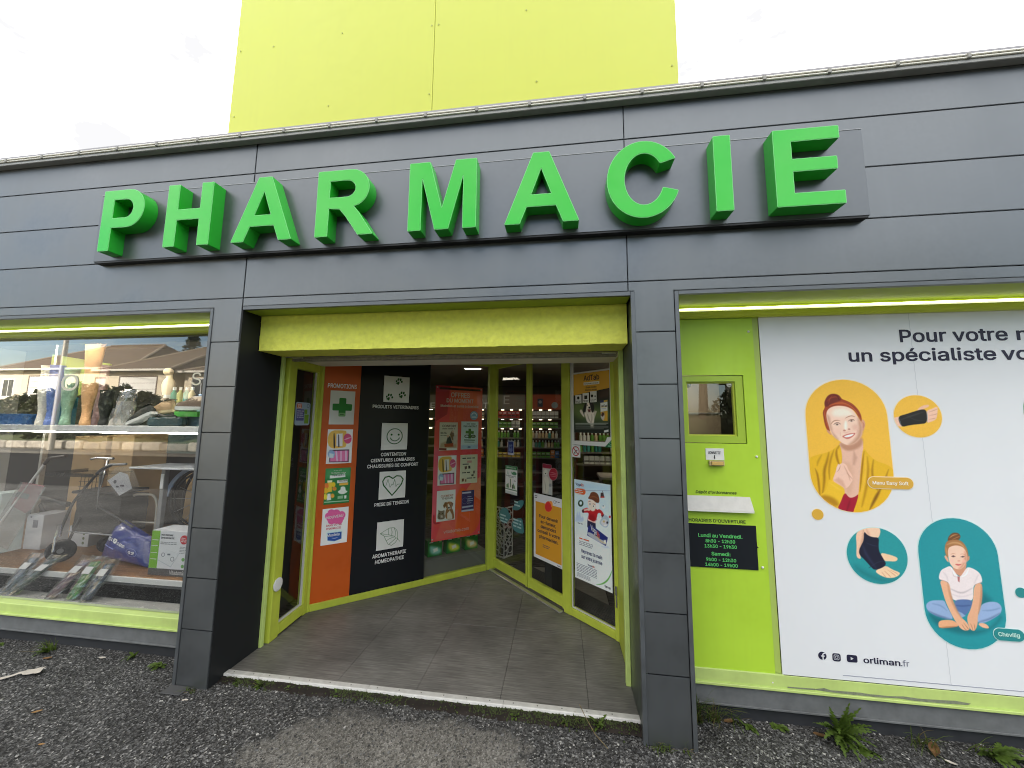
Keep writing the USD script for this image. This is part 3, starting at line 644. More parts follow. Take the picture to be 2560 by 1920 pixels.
  ([187,1092,186,1085,184,1078,181,1073,176,1070,171,1069,165,1071,160,1075,156,1080,153,1087,152,1095,152,1102,155,1109,158,1114,163,1117,168,1118,173,1116,179,1113,183,1107,186,1100], (238,196,40), 5),
  ([129,1041,128,1032,126,1025,121,1019,116,1016,110,1015,103,1017,97,1021,93,1028,89,1036,88,1045,88,1053,91,1061,95,1066,100,1070,106,1071,113,1069,119,1064,124,1058,127,1050], (238,180,44), 5),
  ([200,1054,199,1048,196,1043,192,1039,187,1037,181,1036,175,1038,170,1041,165,1045,162,1051,161,1057,162,1063,164,1068,168,1071,173,1074,179,1074,185,1073,191,1069,195,1065,198,1059], (210,130,50), 5),
  ([124,986,124,977,122,970,118,964,114,961,109,960,103,962,98,966,94,972,91,980,90,989,90,998,92,1005,96,1011,100,1014,105,1015,111,1013,116,1009,120,1003,123,995], (246,206,60), 5),
  ([184,989,184,983,181,978,178,973,173,971,168,970,162,972,157,975,153,980,151,986,149,993,150,999,152,1004,156,1009,160,1011,165,1012,171,1010,176,1007,180,1002,183,996], (222,160,60), 5),
  ([124,1014,148,1013,158,955,121,953], (236,236,232), 4),
  ([232,1070,272,1070,279,1028,297,1024,289,1010,263,997,227,1002,206,1027,234,1041], (222,232,222), 4),
  ([212,983,260,986,259,958,212,957], (140,180,146), 3),
  ([269,985,288,985,288,955,270,955], (230,236,230), 3),
  ([101,942,311,936,311,930,102,935], (190,220,196), 3),
 ],
 'newposter': [
  ([91,879,314,874,314,548,93,554], (238,236,238), 3),
  ([281,784,280,769,272,755,260,744,244,736,225,732,204,733,183,738,164,747,147,758,134,773,125,788,121,804,123,820,130,833,142,845,158,852,176,856,197,856,218,851,238,843,255,831,269,817,278,801], (214,92,152), 3),
  ([172,805,171,796,168,787,162,781,154,778,145,778,136,780,127,786,121,793,116,803,114,812,115,822,118,830,124,836,132,840,141,840,150,838,159,832,166,825,170,815], (214,92,152), 3),
  ([196,837,195,829,191,822,185,816,177,813,168,813,159,816,151,821,144,827,139,836,138,844,138,853,142,860,148,865,156,868,165,869,174,866,183,862,190,855,194,846], (214,92,152), 3),
  ([242,832,241,824,237,817,230,812,221,810,212,810,202,812,193,817,186,824,181,831,179,840,180,847,184,854,190,859,199,862,209,862,218,860,227,855,235,848,240,840], (214,92,152), 3),
  ([289,804,288,794,285,785,278,778,270,774,261,774,251,777,243,783,236,791,231,801,229,811,230,822,234,830,240,837,248,841,257,842,266,839,275,833,282,825,287,815], (214,92,152), 3),
  ([269,750,268,742,264,735,257,729,249,727,239,727,229,729,220,734,213,741,208,750,206,759,207,767,211,774,218,780,226,782,236,783,246,780,255,775,262,768,267,759], (214,92,152), 3),
  ([203,755,202,747,198,740,191,735,183,732,173,732,163,734,155,739,147,746,143,755,141,763,142,772,146,779,152,784,160,787,170,787,180,785,188,780,196,773,201,764], (214,92,152), 3),
  ([134,683,267,673,275,653,268,589,208,566,148,581,133,628], (206,226,226), 16),
  ([145,654,264,653,266,590,208,576,149,590], (36,78,156), 3),
  ([180,607,207,598,241,604,240,605,206,603,180,608], (220,226,240), 2),
 ],
 'petposter': [
  ([1207,939,1425,934,1424,603,1204,616], (240,238,232), 3),
  ([1309,623,1311,722,1335,746,1389,740,1406,699,1416,649,1414,612], (150,102,62), 4),
  ([1333,625,1331,684,1362,716,1391,664,1395,620], (226,216,206), 5),
  ([1316,746,1307,784,1330,810,1368,811,1395,794,1394,750,1375,727,1341,724], (160,110,68), 4),
  ([1281,774,1301,809,1325,808,1318,773,1295,744], (120,78,46), 4),
  ([1373,808,1401,788,1396,759,1379,776], (120,78,46), 4),
  ([1334,781,1344,792,1361,765,1370,728,1341,726], (232,222,212), 4),
  ([1363,743,1362,741,1361,738,1358,737,1355,736,1351,736,1347,737,1344,738,1341,741,1339,743,1339,746,1339,749,1341,751,1343,752,1347,753,1350,753,1354,752,1358,751,1360,749,1362,746], (40,30,28), 3),
  ([1334,766,1334,765,1333,763,1332,762,1330,762,1329,762,1327,762,1326,763,1324,764,1324,766,1323,767,1323,769,1324,770,1325,771,1327,771,1328,771,1330,771,1332,770,1333,769,1334,768], (30,22,20), 2),
  ([1374,769,1374,767,1373,766,1372,765,1371,765,1369,765,1367,765,1366,766,1365,767,1364,769,1363,770,1364,772,1364,773,1366,774,1367,774,1369,774,1370,774,1372,773,1373,772,1374,770], (30,22,20), 2),
  ([1220,633,1221,685,1230,708,1224,740,1243,723,1274,719,1303,728,1299,687,1308,662,1304,627], (120,104,92), 4),
  ([1250,693,1250,692,1249,690,1248,689,1246,688,1244,688,1242,689,1240,690,1239,691,1238,693,1237,695,1238,697,1238,698,1240,699,1242,700,1244,700,1246,700,1248,699,1249,697,1250,695], (40,40,30), 2),
  ([1285,692,1284,690,1283,688,1282,687,1280,686,1278,686,1276,687,1274,688,1273,690,1272,691,1271,693,1272,695,1272,697,1274,698,1276,698,1278,698,1280,698,1282,697,1283,695,1284,694], (40,40,30), 2),
  ([1255,676,1276,673,1285,648,1258,649], (196,186,176), 5),
  ([1228,672,1241,651,1238,635,1240,634,1249,651,1230,672], (70,58,50), 4),
 ],
 'walkposter': [
  ([1215,1692,1435,1688,1430,1370,1212,1382], (214,206,194), 3),
  ([1232,1454,1299,1478,1429,1488,1425,1399,1221,1409], (186,160,136), 14),
  ([1294,1453,1316,1541,1346,1528,1371,1451,1341,1439], (46,48,60), 5),
  ([1330,1533,1329,1528,1327,1524,1324,1521,1321,1519,1317,1518,1312,1519,1308,1521,1305,1524,1303,1528,1302,1533,1303,1538,1305,1542,1308,1545,1311,1548,1316,1548,1320,1547,1324,1545,1327,1542,1329,1538], (206,170,150), 4),
  ([1337,1553,1364,1598,1387,1566,1403,1476,1367,1489], (120,92,70), 6),
  ([1388,1585,1387,1581,1385,1577,1383,1574,1379,1573,1375,1572,1372,1573,1368,1575,1365,1577,1363,1581,1363,1585,1363,1589,1365,1592,1367,1595,1371,1597,1375,1598,1379,1597,1382,1595,1385,1592,1387,1589], (214,180,160), 4),
  ([1273,1445,1382,1456,1385,1415,1282,1413], (166,72,50), 5),
  ([1379,1527,1423,1552,1423,1450,1385,1438], (196,186,176), 8),
  ([1215,1404,1301,1399,1302,1377,1213,1383], (120,44,52), 3),
  ([1304,1399,1428,1399,1428,1373,1305,1374], (240,238,234), 3),
 ],
 'vaccine': [
  ([1477,1704,1698,1700,1693,1378,1475,1382], (206,222,226), 3),
  ([1570,1617,1600,1617,1605,1505,1570,1505], (66,116,44), 3),
  ([1536,1593,1640,1588,1637,1556,1534,1565], (76,124,54), 3),
  ([1581,1529,1580,1523,1576,1517,1569,1513,1560,1511,1550,1510,1540,1511,1531,1514,1524,1518,1519,1524,1518,1530,1519,1536,1523,1541,1530,1545,1539,1548,1549,1549,1559,1548,1568,1545,1575,1541,1580,1535], (60,66,60), 3),
  ([1571,1529,1570,1525,1567,1522,1562,1520,1556,1518,1550,1518,1543,1518,1537,1520,1532,1523,1529,1526,1528,1530,1529,1533,1532,1536,1536,1539,1542,1541,1549,1541,1556,1540,1562,1539,1567,1536,1570,1533], (206,222,222), 3),
  ([1664,1528,1662,1522,1658,1516,1651,1512,1642,1509,1632,1509,1622,1510,1613,1513,1605,1517,1601,1523,1599,1529,1600,1535,1605,1540,1612,1545,1621,1547,1631,1548,1641,1547,1650,1544,1657,1540,1662,1534], (60,66,60), 3),
  ([1652,1528,1651,1525,1648,1522,1644,1520,1638,1518,1632,1518,1625,1518,1619,1520,1615,1522,1612,1525,1611,1529,1612,1532,1614,1535,1619,1537,1625,1539,1631,1539,1637,1538,1643,1537,1648,1534,1651,1531], (150,170,150), 3),
  ([1516,1495,1656,1487,1653,1477,1516,1482], (90,120,100), 4),
  ([1522,1468,1648,1464,1648,1456,1522,1461], (110,130,120), 4),
  ([1473,1429,1696,1431,1693,1378,1475,1382], (176,200,222), 14),
  ([1602,1404,1601,1401,1598,1398,1594,1396,1588,1395,1582,1394,1575,1395,1570,1397,1565,1399,1562,1402,1561,1405,1562,1408,1565,1411,1569,1413,1575,1415,1581,1415,1588,1414,1593,1413,1598,1410,1601,1407], (90,120,160), 5),
 ],
 'goldbadge': [
  ([1029,884,1026,869,1018,853,1006,840,991,830,974,824,957,823,941,827,929,836,921,849,918,864,921,880,929,896,942,910,957,920,974,925,991,925,1007,921,1019,912,1026,899], (206,60,50), 3),
  ([1032,907,1031,897,1027,888,1021,881,1013,875,1005,872,996,872,989,875,983,880,979,888,977,897,979,907,983,916,989,924,997,929,1005,932,1013,932,1021,929,1027,924,1031,916], (226,140,60), 4),
  ([1014,882,1012,868,1006,855,996,844,984,836,971,831,958,831,946,835,936,842,930,853,928,866,930,880,936,893,946,904,958,912,971,916,985,917,997,913,1006,905,1012,894], (196,44,44), 3),
 ],
 'dogstand': [
  ([856,1239,963,1237,997,1122,998,985,851,982], (206,196,190), 3),
  ([859,1278,987,1274,988,1237,856,1236], (150,34,60), 3),
  ([935,1196,933,1187,929,1177,921,1170,913,1164,903,1162,893,1162,884,1165,877,1171,872,1180,870,1189,872,1199,877,1209,884,1216,893,1222,903,1224,913,1224,922,1220,929,1214,933,1206], (232,222,212), 5),
  ([880,1159,947,1156,953,1054,937,990,867,990,870,1095], (226,216,204), 5),
  ([908,1183,907,1181,906,1180,904,1178,902,1177,900,1177,897,1177,895,1177,893,1178,892,1180,891,1181,892,1183,893,1184,895,1186,897,1187,900,1187,902,1187,904,1187,906,1186,907,1185], (30,26,26), 2),
  ([885,1117,893,1045,891,994,894,994,906,1048,888,1118], (180,168,156), 5),
  ([987,1080,986,1074,984,1069,980,1065,974,1062,969,1061,963,1061,958,1062,954,1065,951,1069,950,1074,951,1080,954,1085,958,1089,963,1092,969,1093,975,1093,980,1092,984,1089,986,1084], (160,156,156), 4),
  ([950,1054,990,1060,993,989,950,986], (206,204,204), 5),
  ([1074,1196,1071,1178,1062,1160,1049,1146,1032,1135,1014,1130,995,1130,977,1137,964,1148,955,1164,952,1182,955,1201,964,1218,978,1233,995,1243,1014,1248,1033,1247,1050,1241,1063,1229,1071,1214], (176,34,60), 3),
  ([969,1200,1015,1198,1060,1200,1061,1201,1016,1205,969,1201], (226,150,160), 3),
  ([963,1182,1015,1182,1066,1184,1067,1186,1016,1188,963,1184], (226,150,160), 3),
  ([972,1167,1014,1166,1057,1167,1058,1169,1016,1172,972,1168], (226,150,160), 3),
 ],
 'paws': [
  [720,2112,717,2107,713,2103,708,2102,705,2105,703,2110,703,2116,706,2122,710,2126,714,2127,718,2124,720,2119],
  [739,2132,736,2124,731,2120,726,2119,721,2122,719,2128,720,2136,723,2143,728,2148,733,2149,738,2145,740,2139],
  [762,2131,759,2124,754,2119,749,2118,745,2122,743,2128,743,2136,746,2143,751,2147,756,2148,761,2145,763,2139],
  [776,2109,773,2103,768,2100,763,2099,758,2102,756,2107,756,2114,759,2120,764,2123,769,2124,774,2121,776,2116],
  [699,2090,715,2099,730,2112,740,2113,743,2098,736,2080,726,2074,721,2084],
  [627,1945,624,1939,620,1935,615,1935,612,1938,610,1943,610,1949,613,1955,617,1958,621,1959,625,1956,627,1951],
  [646,1964,643,1957,638,1953,633,1952,629,1955,627,1961,628,1969,631,1976,635,1980,640,1981,645,1977,647,1971],
  [670,1963,667,1956,662,1951,657,1951,653,1954,651,1960,651,1968,654,1974,659,1979,664,1979,668,1976,670,1970],
  [683,1940,681,1934,676,1931,671,1930,667,1933,664,1939,665,1945,668,1950,672,1954,677,1954,681,1951,684,1946],
  [607,1923,624,1931,637,1944,647,1944,650,1929,644,1912,634,1907,629,1916],
  [757,1973,755,1967,750,1963,746,1963,742,1966,740,1971,741,1977,743,1983,747,1987,752,1987,756,1984,758,1979],
  [777,1992,774,1985,769,1981,764,1980,760,1983,757,1989,758,1997,761,2004,766,2008,771,2009,776,2006,778,2000],
  [801,1991,798,1984,793,1979,788,1979,783,1982,781,1988,782,1996,785,2003,790,2007,795,2008,800,2005,802,1999],
  [815,1968,812,1963,807,1959,802,1959,797,1962,795,1967,795,1973,798,1979,803,1983,808,1983,813,1980,815,1975],
  [737,1951,754,1959,768,1972,778,1973,781,1958,774,1940,765,1935,759,1944],
 ],
 'leaf': [
  [655,599,705,622,751,620,778,593,790,540,786,512,787,511,787,510,788,510,789,510,790,510,790,511,794,539,794,540,782,594,781,595,753,623,752,624,751,624,704,626,704,626,653,602,653,602,617,583,616,583,616,582,617,581,617,580,618,580,619,580],
  [654,553,673,511,673,511,698,467,700,466,732,451,732,451,733,451,771,472,771,473,797,509,797,510,797,511,796,512,795,512,795,512,794,512,768,475,732,455,701,469,677,512,657,555,657,556,619,583,618,584,617,583,617,583,616,582,617,581,617,580],
  [690,563,749,539,785,511,815,477,815,476,816,476,817,477,818,477,818,478,817,479,787,513,787,513,750,542,750,542,690,566,690,566,618,584,617,584,617,583,616,582,617,581,617,580,618,580],
  [698,588,697,563,698,562,698,562,699,561,700,561,701,562,701,562,702,588,702,588,696,621,696,622,695,623,694,623,693,623,692,622,692,621],
  [731,583,729,549,730,548,730,548,731,547,732,547,733,548,733,548,735,583,735,583,726,621,726,622,725,623,724,623,723,623,723,622,723,621],
  [767,578,762,535,762,534,762,534,763,533,764,533,765,533,765,534,771,577,771,578,752,621,751,621,751,622,750,622,749,621,748,621,749,620],
  [702,546,749,539,750,539,751,539,751,540,751,541,750,542,749,542,702,549,702,549,662,550,661,550,660,549,660,548,660,547,661,546,662,546],
  [716,521,762,529,763,529,763,530,763,531,763,532,762,532,761,532,714,525,714,524,678,507,677,507,677,506,677,505,678,504,679,504,680,504],
  [741,489,741,489,775,516,776,516,776,517,775,518,774,519,773,519,772,519,738,492,705,469,704,468,704,467,705,466,705,465,706,465,707,465],
 ],
 'heart': [
  [718,946,731,952,733,953,763,998,809,1047,810,1049,824,1102,824,1105,822,1107,793,1143,791,1145,788,1145,746,1148,743,1147,713,1126,671,1152,667,1153,633,1146,631,1145,630,1144,612,1107,611,1104,621,1065,622,1062,665,1012,711,948,713,946,716,946],
 ],
 'pulse': [
  [670,1099,691,1024,691,1024,692,1023,692,1023,693,1023,694,1024,712,1055,719,1045,720,1044,721,1044,722,1045,723,1045,736,1096,750,1028,750,1027,751,1027,752,1026,752,1026,753,1027,766,1049,813,1049,814,1049,815,1050,815,1051,815,1051,814,1052,813,1052,765,1053,764,1052,763,1052,752,1033,738,1104,737,1105,737,1106,736,1106,735,1106,734,1105,720,1050,713,1059,713,1060,712,1060,711,1060,710,1060,693,1029,671,1106,671,1106,670,1107,669,1107,669,1107,668,1106,649,1046,649,1046,649,1045,650,1044,651,1044,652,1044,652,1045],
 ],
 'leafs': [
  [109,620,140,686,214,728,287,725,308,683,358,656,319,616,269,569,207,550,153,569],
  [363,733,415,795,482,849,579,870,575,823,530,773,464,738],
  [356,583,456,658,558,677,574,604,592,528,486,507,400,520],
 ],
 'stain': [
  [1376,170,1376,170,1442,172,1444,173,1445,174,1446,176,1446,178,1444,180,1443,180,1377,178,1303,177,1301,177,1299,175,1299,173,1299,171,1300,170,1302,170],
  [1434,176,1492,188,1524,180,1604,181,1675,182,1723,179,1777,179,1816,178,1894,184,1978,180,2061,183,2144,187,2217,180,2201,171,2097,168,1961,165,1870,171,1753,166,1650,166,1555,168,1490,170],
 ],
}


FAC = Frame((0, 0))
m_ = 0.32                                     # height of one cladding course
ZG = -0.03                                    # ground beside the wall
XL, XR = -7.6, 5.2                            # ends of the building

# ------------------------------------------------------------------ ground: one sheet to the horizon
def ground_h(x, y):
    P = np.stack([x*1.3, y*1.3, np.zeros_like(x)], -1)
    h = (meshkit.fbm(P, 4, 3)-.5)*0.024
    h += (meshkit.fbm(P*22, 3, 5)-.5)*0.011
    edge = np.clip(np.minimum.reduce([(x+5.6)/.3, (4.2-x)/.3, (y+2.4)/.3]), 0, 1)
    return ZG+h*edge
gx, gy = np.arange(-5.6, 4.2001, 0.0155), np.arange(-2.4, 0.4601, 0.0155)
GX, GY = np.meshgrid(gx, gy, indexing='ij')
gv = np.stack([GX, GY, ground_h(GX, GY)], -1).reshape(-1, 3)
gi = np.arange(len(gv)).reshape(GX.shape)
gf = np.stack([gi[:-1, :-1], gi[1:, :-1], gi[1:, 1:], gi[:-1, 1:]], -1).reshape(-1, 4)
ex, ey = gx[-1], gy[-1]
def sheet_rect(x0, x1, y0, y1, z=ZG): return np.array([(x0, y0, z), (x1, y0, z), (x1, y1, z), (x0, y1, z)], float), np.array([(0, 1, 2), (0, 2, 3)])
ground_mesh = cat((gv, gf), sheet_rect(-160, -5.6, -14.0, 0.46), sheet_rect(ex, 160, -14.0, 0.46), sheet_rect(-5.6, ex, -14.0, -2.4), sheet_rect(-160, 160, ey, 120), sheet_rect(-160, 160, -140, -14.0))
GROUND = usdkit.material(stage, '/World/Looks/asphalt_gravel', {
    'g': ('geometry', {}),
    'v': ('voronoi_texture', {'scale': 120.0, 'randomness': 1.0}),
    'v2': ('voronoi_texture', {'scale': 62.0, 'randomness': 1.0}),
    'sep': ('separate_color', {}),
    'chip': ('rgb_ramp', {'ramp': [(0.0, (0.026, 0.026, 0.026)), (0.45, (0.072, 0.071, 0.069)), (0.8, (0.15, 0.148, 0.145)), (0.93, (0.24, 0.24, 0.24)), (1.0, (0.48, 0.47, 0.45))]}),
    'chip2': ('rgb_ramp', {'ramp': [(0.0, (0.13, 0.123, 0.11)), (0.5, (0.26, 0.248, 0.225)), (0.85, (0.36, 0.345, 0.315)), (1.0, (0.46, 0.44, 0.41))]}),
    'big': ('noise_texture', {'scale': 1.3, 'detail': 6.0, 'roughness': 0.65}),
    'sx': ('separate_xyz', {}),
    'dx': ('math', {'math_type': 'multiply_add', 'value2': 0.78, 'value3': 0.45}),       # (x + .58) / 1.28
    'dy': ('math', {'math_type': 'multiply_add', 'value2': 2.3, 'value3': 0.92}),        # (y + .40) / .43
    'dx2': ('math', {'math_type': 'multiply'}), 'dy2': ('math', {'math_type': 'multiply'}),
    'rad': ('math', {'math_type': 'add'}),
    'rn': ('math', {'math_type': 'multiply_add', 'value2': -4.6, 'value3': 3.2}),
    'sub': ('math', {'math_type': 'subtract'}),
    'wear': ('rgb_ramp', {'ramp': [(0.10, (0, 0, 0)), (0.42, (0.8, 0.8, 0.8)), (0.8, (1, 1, 1))]}),
    'patch': ('rgb_ramp', {'ramp': [(0.40, (0.62, 0.62, 0.62)), (0.60, (1.0, 1.0, 1.0))]}),
    'mx': ('mix', {'mix_type': 'mix'}), 'mp': ('mix', {'mix_type': 'multiply', 'fac': 1.0}),
    'b': ('bump', {'strength': 0.9, 'distance': 0.006}),
    'p': ('principled_bsdf', {'roughness': 0.75, 'specular_ior_level': 0.15})},
    [('g.position', 'v.vector'), ('g.position', 'v2.vector'), ('g.position', 'big.vector'), ('v.color', 'sep.color'), ('sep.r', 'chip.fac'), ('sep.g', 'chip2.fac'),
     ('g.position', 'sx.vector'), ('sx.x', 'dx.value1'), ('sx.y', 'dy.value1'), ('dx.value', 'dx2.value1'), ('dx.value', 'dx2.value2'), ('dy.value', 'dy2.value1'), ('dy.value', 'dy2.value2'),
     ('dx2.value', 'rad.value1'), ('dy2.value', 'rad.value2'), ('big.fac', 'rn.value1'), ('rn.value', 'sub.value1'), ('rad.value', 'sub.value2'), ('sub.value', 'wear.fac'),
     ('wear.color', 'mx.fac'), ('chip.color', 'mx.color1'), ('chip2.color', 'mx.color2'), ('big.fac', 'patch.fac'), ('mx.color', 'mp.color1'), ('patch.color', 'mp.color2'), ('mp.color', 'p.base_color'),
     ('v.distance', 'b.height'), ('b.normal', 'p.normal')], surface='p.BSDF')
single('ground', None, None, ground_mesh, GROUND, smooth=True, kind='structure')

# ------------------------------------------------------------------ the building
B = thing('pharmacy_building', 'single-storey shop building clad in anthracite metal panels with recessed lime doorway', 'building', (0, 0, ZG))
G = 0.0028                                      # half joint
def panel(outline, y0=0.0, y1=0.022, mat=CLAD):
    g = (Polygon(outline) if not hasattr(outline, 'geoms') and not isinstance(outline, Polygon) else outline).buffer(-G, join_style=2)
    front = prism(g.buffer(-0.0025, join_style=2), y0, y0+0.0026)
    body = prism(g, y0+0.0025, y1)
    part(B, 'cladding_panel', cat(front, body), mat)
cols = [-7.6, -4.92, -2.25, 0.42, 3.09, 5.2]
for k in range(4):
    z0, z1 = 2.56+k*m_, 2.56+(k+1)*m_
    if k == 3: z1 = 3.79
    for a, b in zip(cols, cols[1:]): panel(sbox(a, z0, b, z1))
# course over the openings, with the tops of the two pilasters
panel([(-7.6, 2.56), (-7.6, 2.492), (-2.482, 2.492), (-2.482, 2.24), (-2.25, 2.24), (-2.25, 2.56)])
panel([(-2.25, 2.56), (-2.25, 2.497), (0.42, 2.497), (0.42, 2.56)])
panel([(0.42, 2.56), (0.42, 2.497), (0.452, 2.497), (0.452, 2.24), (0.690, 2.24), (0.690, 2.492), (5.2, 2.492), (5.2, 2.56)])
for k in range(7):
    z0 = k*m_ if k else ZG-.01
    panel(sbox(-2.480, z0, -2.246, (k+1)*m_)); panel(sbox(0.452, z0, 0.690, (k+1)*m_))
# backing behind the joints and the body of the building
def wall_(name, mesh, mat): part(B, name, mesh, mat)
wall_('wall', cat(bx(XL, XR, .022, .10, 2.50, 3.82), bx(-2.478, -2.248, .022, .12, ZG, 2.50), bx(.454, .688, .022, .12, ZG, 2.50)), BACKING)
wall_('wall', cat(bx(XL, XR, 6.9, 7.1, ZG, 3.8), bx(XL, XL+.2, .1, 6.9, ZG, 3.8), bx(XR-.2, XR, .1, 6.9, ZG, 3.8)), pm('plaster_outside', (.5, .5, .47), .8, var=(3, .08)))
part(B, 'roof', bx(XL, XR, .10, 7.1, 3.55, 3.80), pm('roof_felt', (.06, .06, .06), .8))
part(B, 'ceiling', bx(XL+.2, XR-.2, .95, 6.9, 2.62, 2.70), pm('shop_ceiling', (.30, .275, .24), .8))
part(B, 'shop_floor', bx(XL+.2, XR-.2, .46, 6.9, -.02, -.008), pm('shop_floor_vinyl', (.05, .048, .046), .25, var=(8, .25, (1, 8, 1))))
part(B, 'shop_wall', bx(XL+.2, XR-.2, 6.6, 6.88, 0, 2.62), pm('shop_wall_paint', (.10, .085, .075), .8))
# coping strip above the cladding
part(B, 'coping', bx(XL, XR, -.046, .25, 3.8125, 3.836, .004), pm('coping_grey', (.30, .29, .30), .45, .5, var=(5, .1)))
# trims around the three openings
def trims(x0, x1, zt, left=True, right=True, w=.024):
    y0 = -.004
    part(B, 'opening_trim', bx(x0, x1, y0, .02, zt, zt+w, .002), CLADTRIM)
    if left: part(B, 'opening_trim', bx(x0-w+.001, x0, y0-.001, .024, ZG-.01, zt+w-.001, .002), CLADTRIM)
    if right: part(B, 'opening_trim', bx(x1, x1+w-.001, y0-.001, .024, ZG-.01, zt+w-.001, .002), CLADTRIM)
trims(-7.4, -2.502, 2.466, left=False)
trims(-2.242, .434, 2.470, left=False, w=.026)
trims(.714, 5.0, 2.466, right=False)
# window reveals: soffits, jambs
for nm, x0, x1 in (('left', -7.4, -2.502), ('right', .714, 5.0)):
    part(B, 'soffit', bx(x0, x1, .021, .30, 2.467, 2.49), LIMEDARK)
part(B, 'jamb', bx(-2.512, -2.503, .024, .30, ZG, 2.466), JAMB)
part(B, 'jamb', bx(.704, .7135, .024, .30, ZG, 2.466), JAMB)
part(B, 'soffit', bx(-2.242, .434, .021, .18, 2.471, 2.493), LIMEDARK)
part(B, 'jamb', bx(-2.262, -2.243, .003, .405, ZG, 2.47), JAMB, label='dark metal left reveal of the doorway')
part(B, 'jamb', bx(.446, .470, .003, .405, ZG, 2.47), pm('satin_reveal', (.045, .055, .045), .35, var=(4, .3)), label='satin metal right reveal of the doorway')
# rough rendered lintel: a fine grid with an uneven face
def lintel():
    s = np.linspace(-2.238, .437, 240); z = np.linspace(2.205, 2.470, 30)
    S, Z = np.meshgrid(s, z, indexing='ij')
    nz = meshkit.fbm(np.stack([S*26, Z*26, np.zeros_like(S)], -1), 4, 2)-.5
    Zb = Z.copy(); Zb[:, 0] += (meshkit.fbm(np.stack([S[:, 0]*16, S[:, 0]*0, S[:, 0]*0], -1), 4, 8)-.5)*.006
    v = np.stack([S, .158+nz*.012, Zb], -1).reshape(-1, 3); i = np.arange(len(v)).reshape(S.shape)
    q = np.stack([i[:-1, :-1], i[1:, :-1], i[1:, 1:], i[:-1, 1:]], -1).reshape(-1, 4)
    low = [np.array([(a, y, b) for a, b in zip(s, Zb[:, 0])]) for y in (.159, .40)]
    vb = np.vstack(low); n = len(s); qb = np.array([(j+1, j, j+n, j+n+1) for j in range(n-1)])
    return cat((v, q), (vb, qb), bx(-2.236, .435, .164, .395, 2.225, 2.466))
part(B, 'lintel', lintel(), YEL, smooth=50)
# door posts beside the entrance screen
part(B, 'door_post', bx(-2.256, -2.224, .39, .42, 0.0, 2.205, .003), LIMEPALE)
part(B, 'door_post', bx(.414, .4455, .38, .42, 0.0, 2.212, .003), LIMEPALE)
part(B, 'door_post', bx(.4455, .47, .40, .88, 0.0, 2.3), LIMEF)
# shutter slot and vestibule ceiling
part(B, 'shutter_bar', bx(-2.16, .405, .405, .435, 2.168, 2.196, .003), pm('worn_shutter', (.22, .20, .17), .55, .4, var=(40, .4)), label='worn metal bottom bar of the rolled-up shutter')
part(B, 'shutter_guide', bx(.30, .40, .396, .45, 2.186, 2.202, .003), ALU)
part(B, 'shutter_guide', bx(-2.15, -2.06, .396, .45, 2.186, 2.202, .003), ALU)
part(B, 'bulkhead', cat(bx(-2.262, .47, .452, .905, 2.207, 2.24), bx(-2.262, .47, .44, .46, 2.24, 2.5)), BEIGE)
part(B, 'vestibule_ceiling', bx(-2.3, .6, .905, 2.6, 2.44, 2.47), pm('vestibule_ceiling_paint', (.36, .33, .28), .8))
# entrance floor: planks of grey vinyl with dark joints
FLOOR = usdkit.material(stage, '/World/Looks/vinyl_tile', {
    'g': ('geometry', {}), 'mp': ('mapping', {'scale': (2.2, 55.0, 1.0)}), 'n': ('noise_texture', {'scale': 2.2, 'detail': 6.0, 'roughness': 0.7}),
    'n2': ('noise_texture', {'scale': 1.7, 'detail': 5.0, 'roughness': 0.6}),
    'r': ('rgb_ramp', {'ramp': [(0.30, (0.105, 0.101, 0.095)), (0.52, (0.20, 0.194, 0.184)), (0.72, (0.31, 0.302, 0.288))]}),
    'r2': ('rgb_ramp', {'ramp': [(0.35, (0.62, 0.61, 0.60)), (0.65, (1.06, 1.05, 1.02))]}),
    'm': ('mix', {'mix_type': 'multiply', 'fac': 1.0}), 'b': ('bump', {'strength': 0.25, 'distance': 0.003}),
    'rr': ('map_range', {'from_min': 0.3, 'from_max': 0.7, 'to_min': 0.52, 'to_max': 0.34}),
    'p': ('principled_bsdf', {'roughness': 0.45, 'specular_ior_level': 0.4})},
    [('g.position', 'mp.vector'), ('mp.vector', 'n.vector'), ('g.position', 'n2.vector'), ('n.fac', 'r.fac'), ('n2.fac', 'r2.fac'), ('r.color', 'm.color1'), ('r2.color', 'm.color2'), ('m.color', 'p.base_color'),
     ('n.fac', 'b.height'), ('b.normal', 'p.normal'), ('n2.fac', 'rr.value'), ('rr.result', 'p.roughness')], surface='p.BSDF')
part(B, 'floor_screed', bx(-2.25, .455, .145, 2.3, -.06, -.0065), BACKING)
xs = [-2.243, -1.452, -.914, -.376, .160, .446]
for a, b in zip(xs, xs[1:]):
    for y0, y1 in ((.142, .93), (.93, 1.72), (1.72, 2.25)):
        part(B, 'floor_tile', bx(a+.0012, b-.0012, y0+.0006, y1-.0006, -.006, 0.0+float(rng.uniform(-.0008, .0004)), .0008), FLOOR)
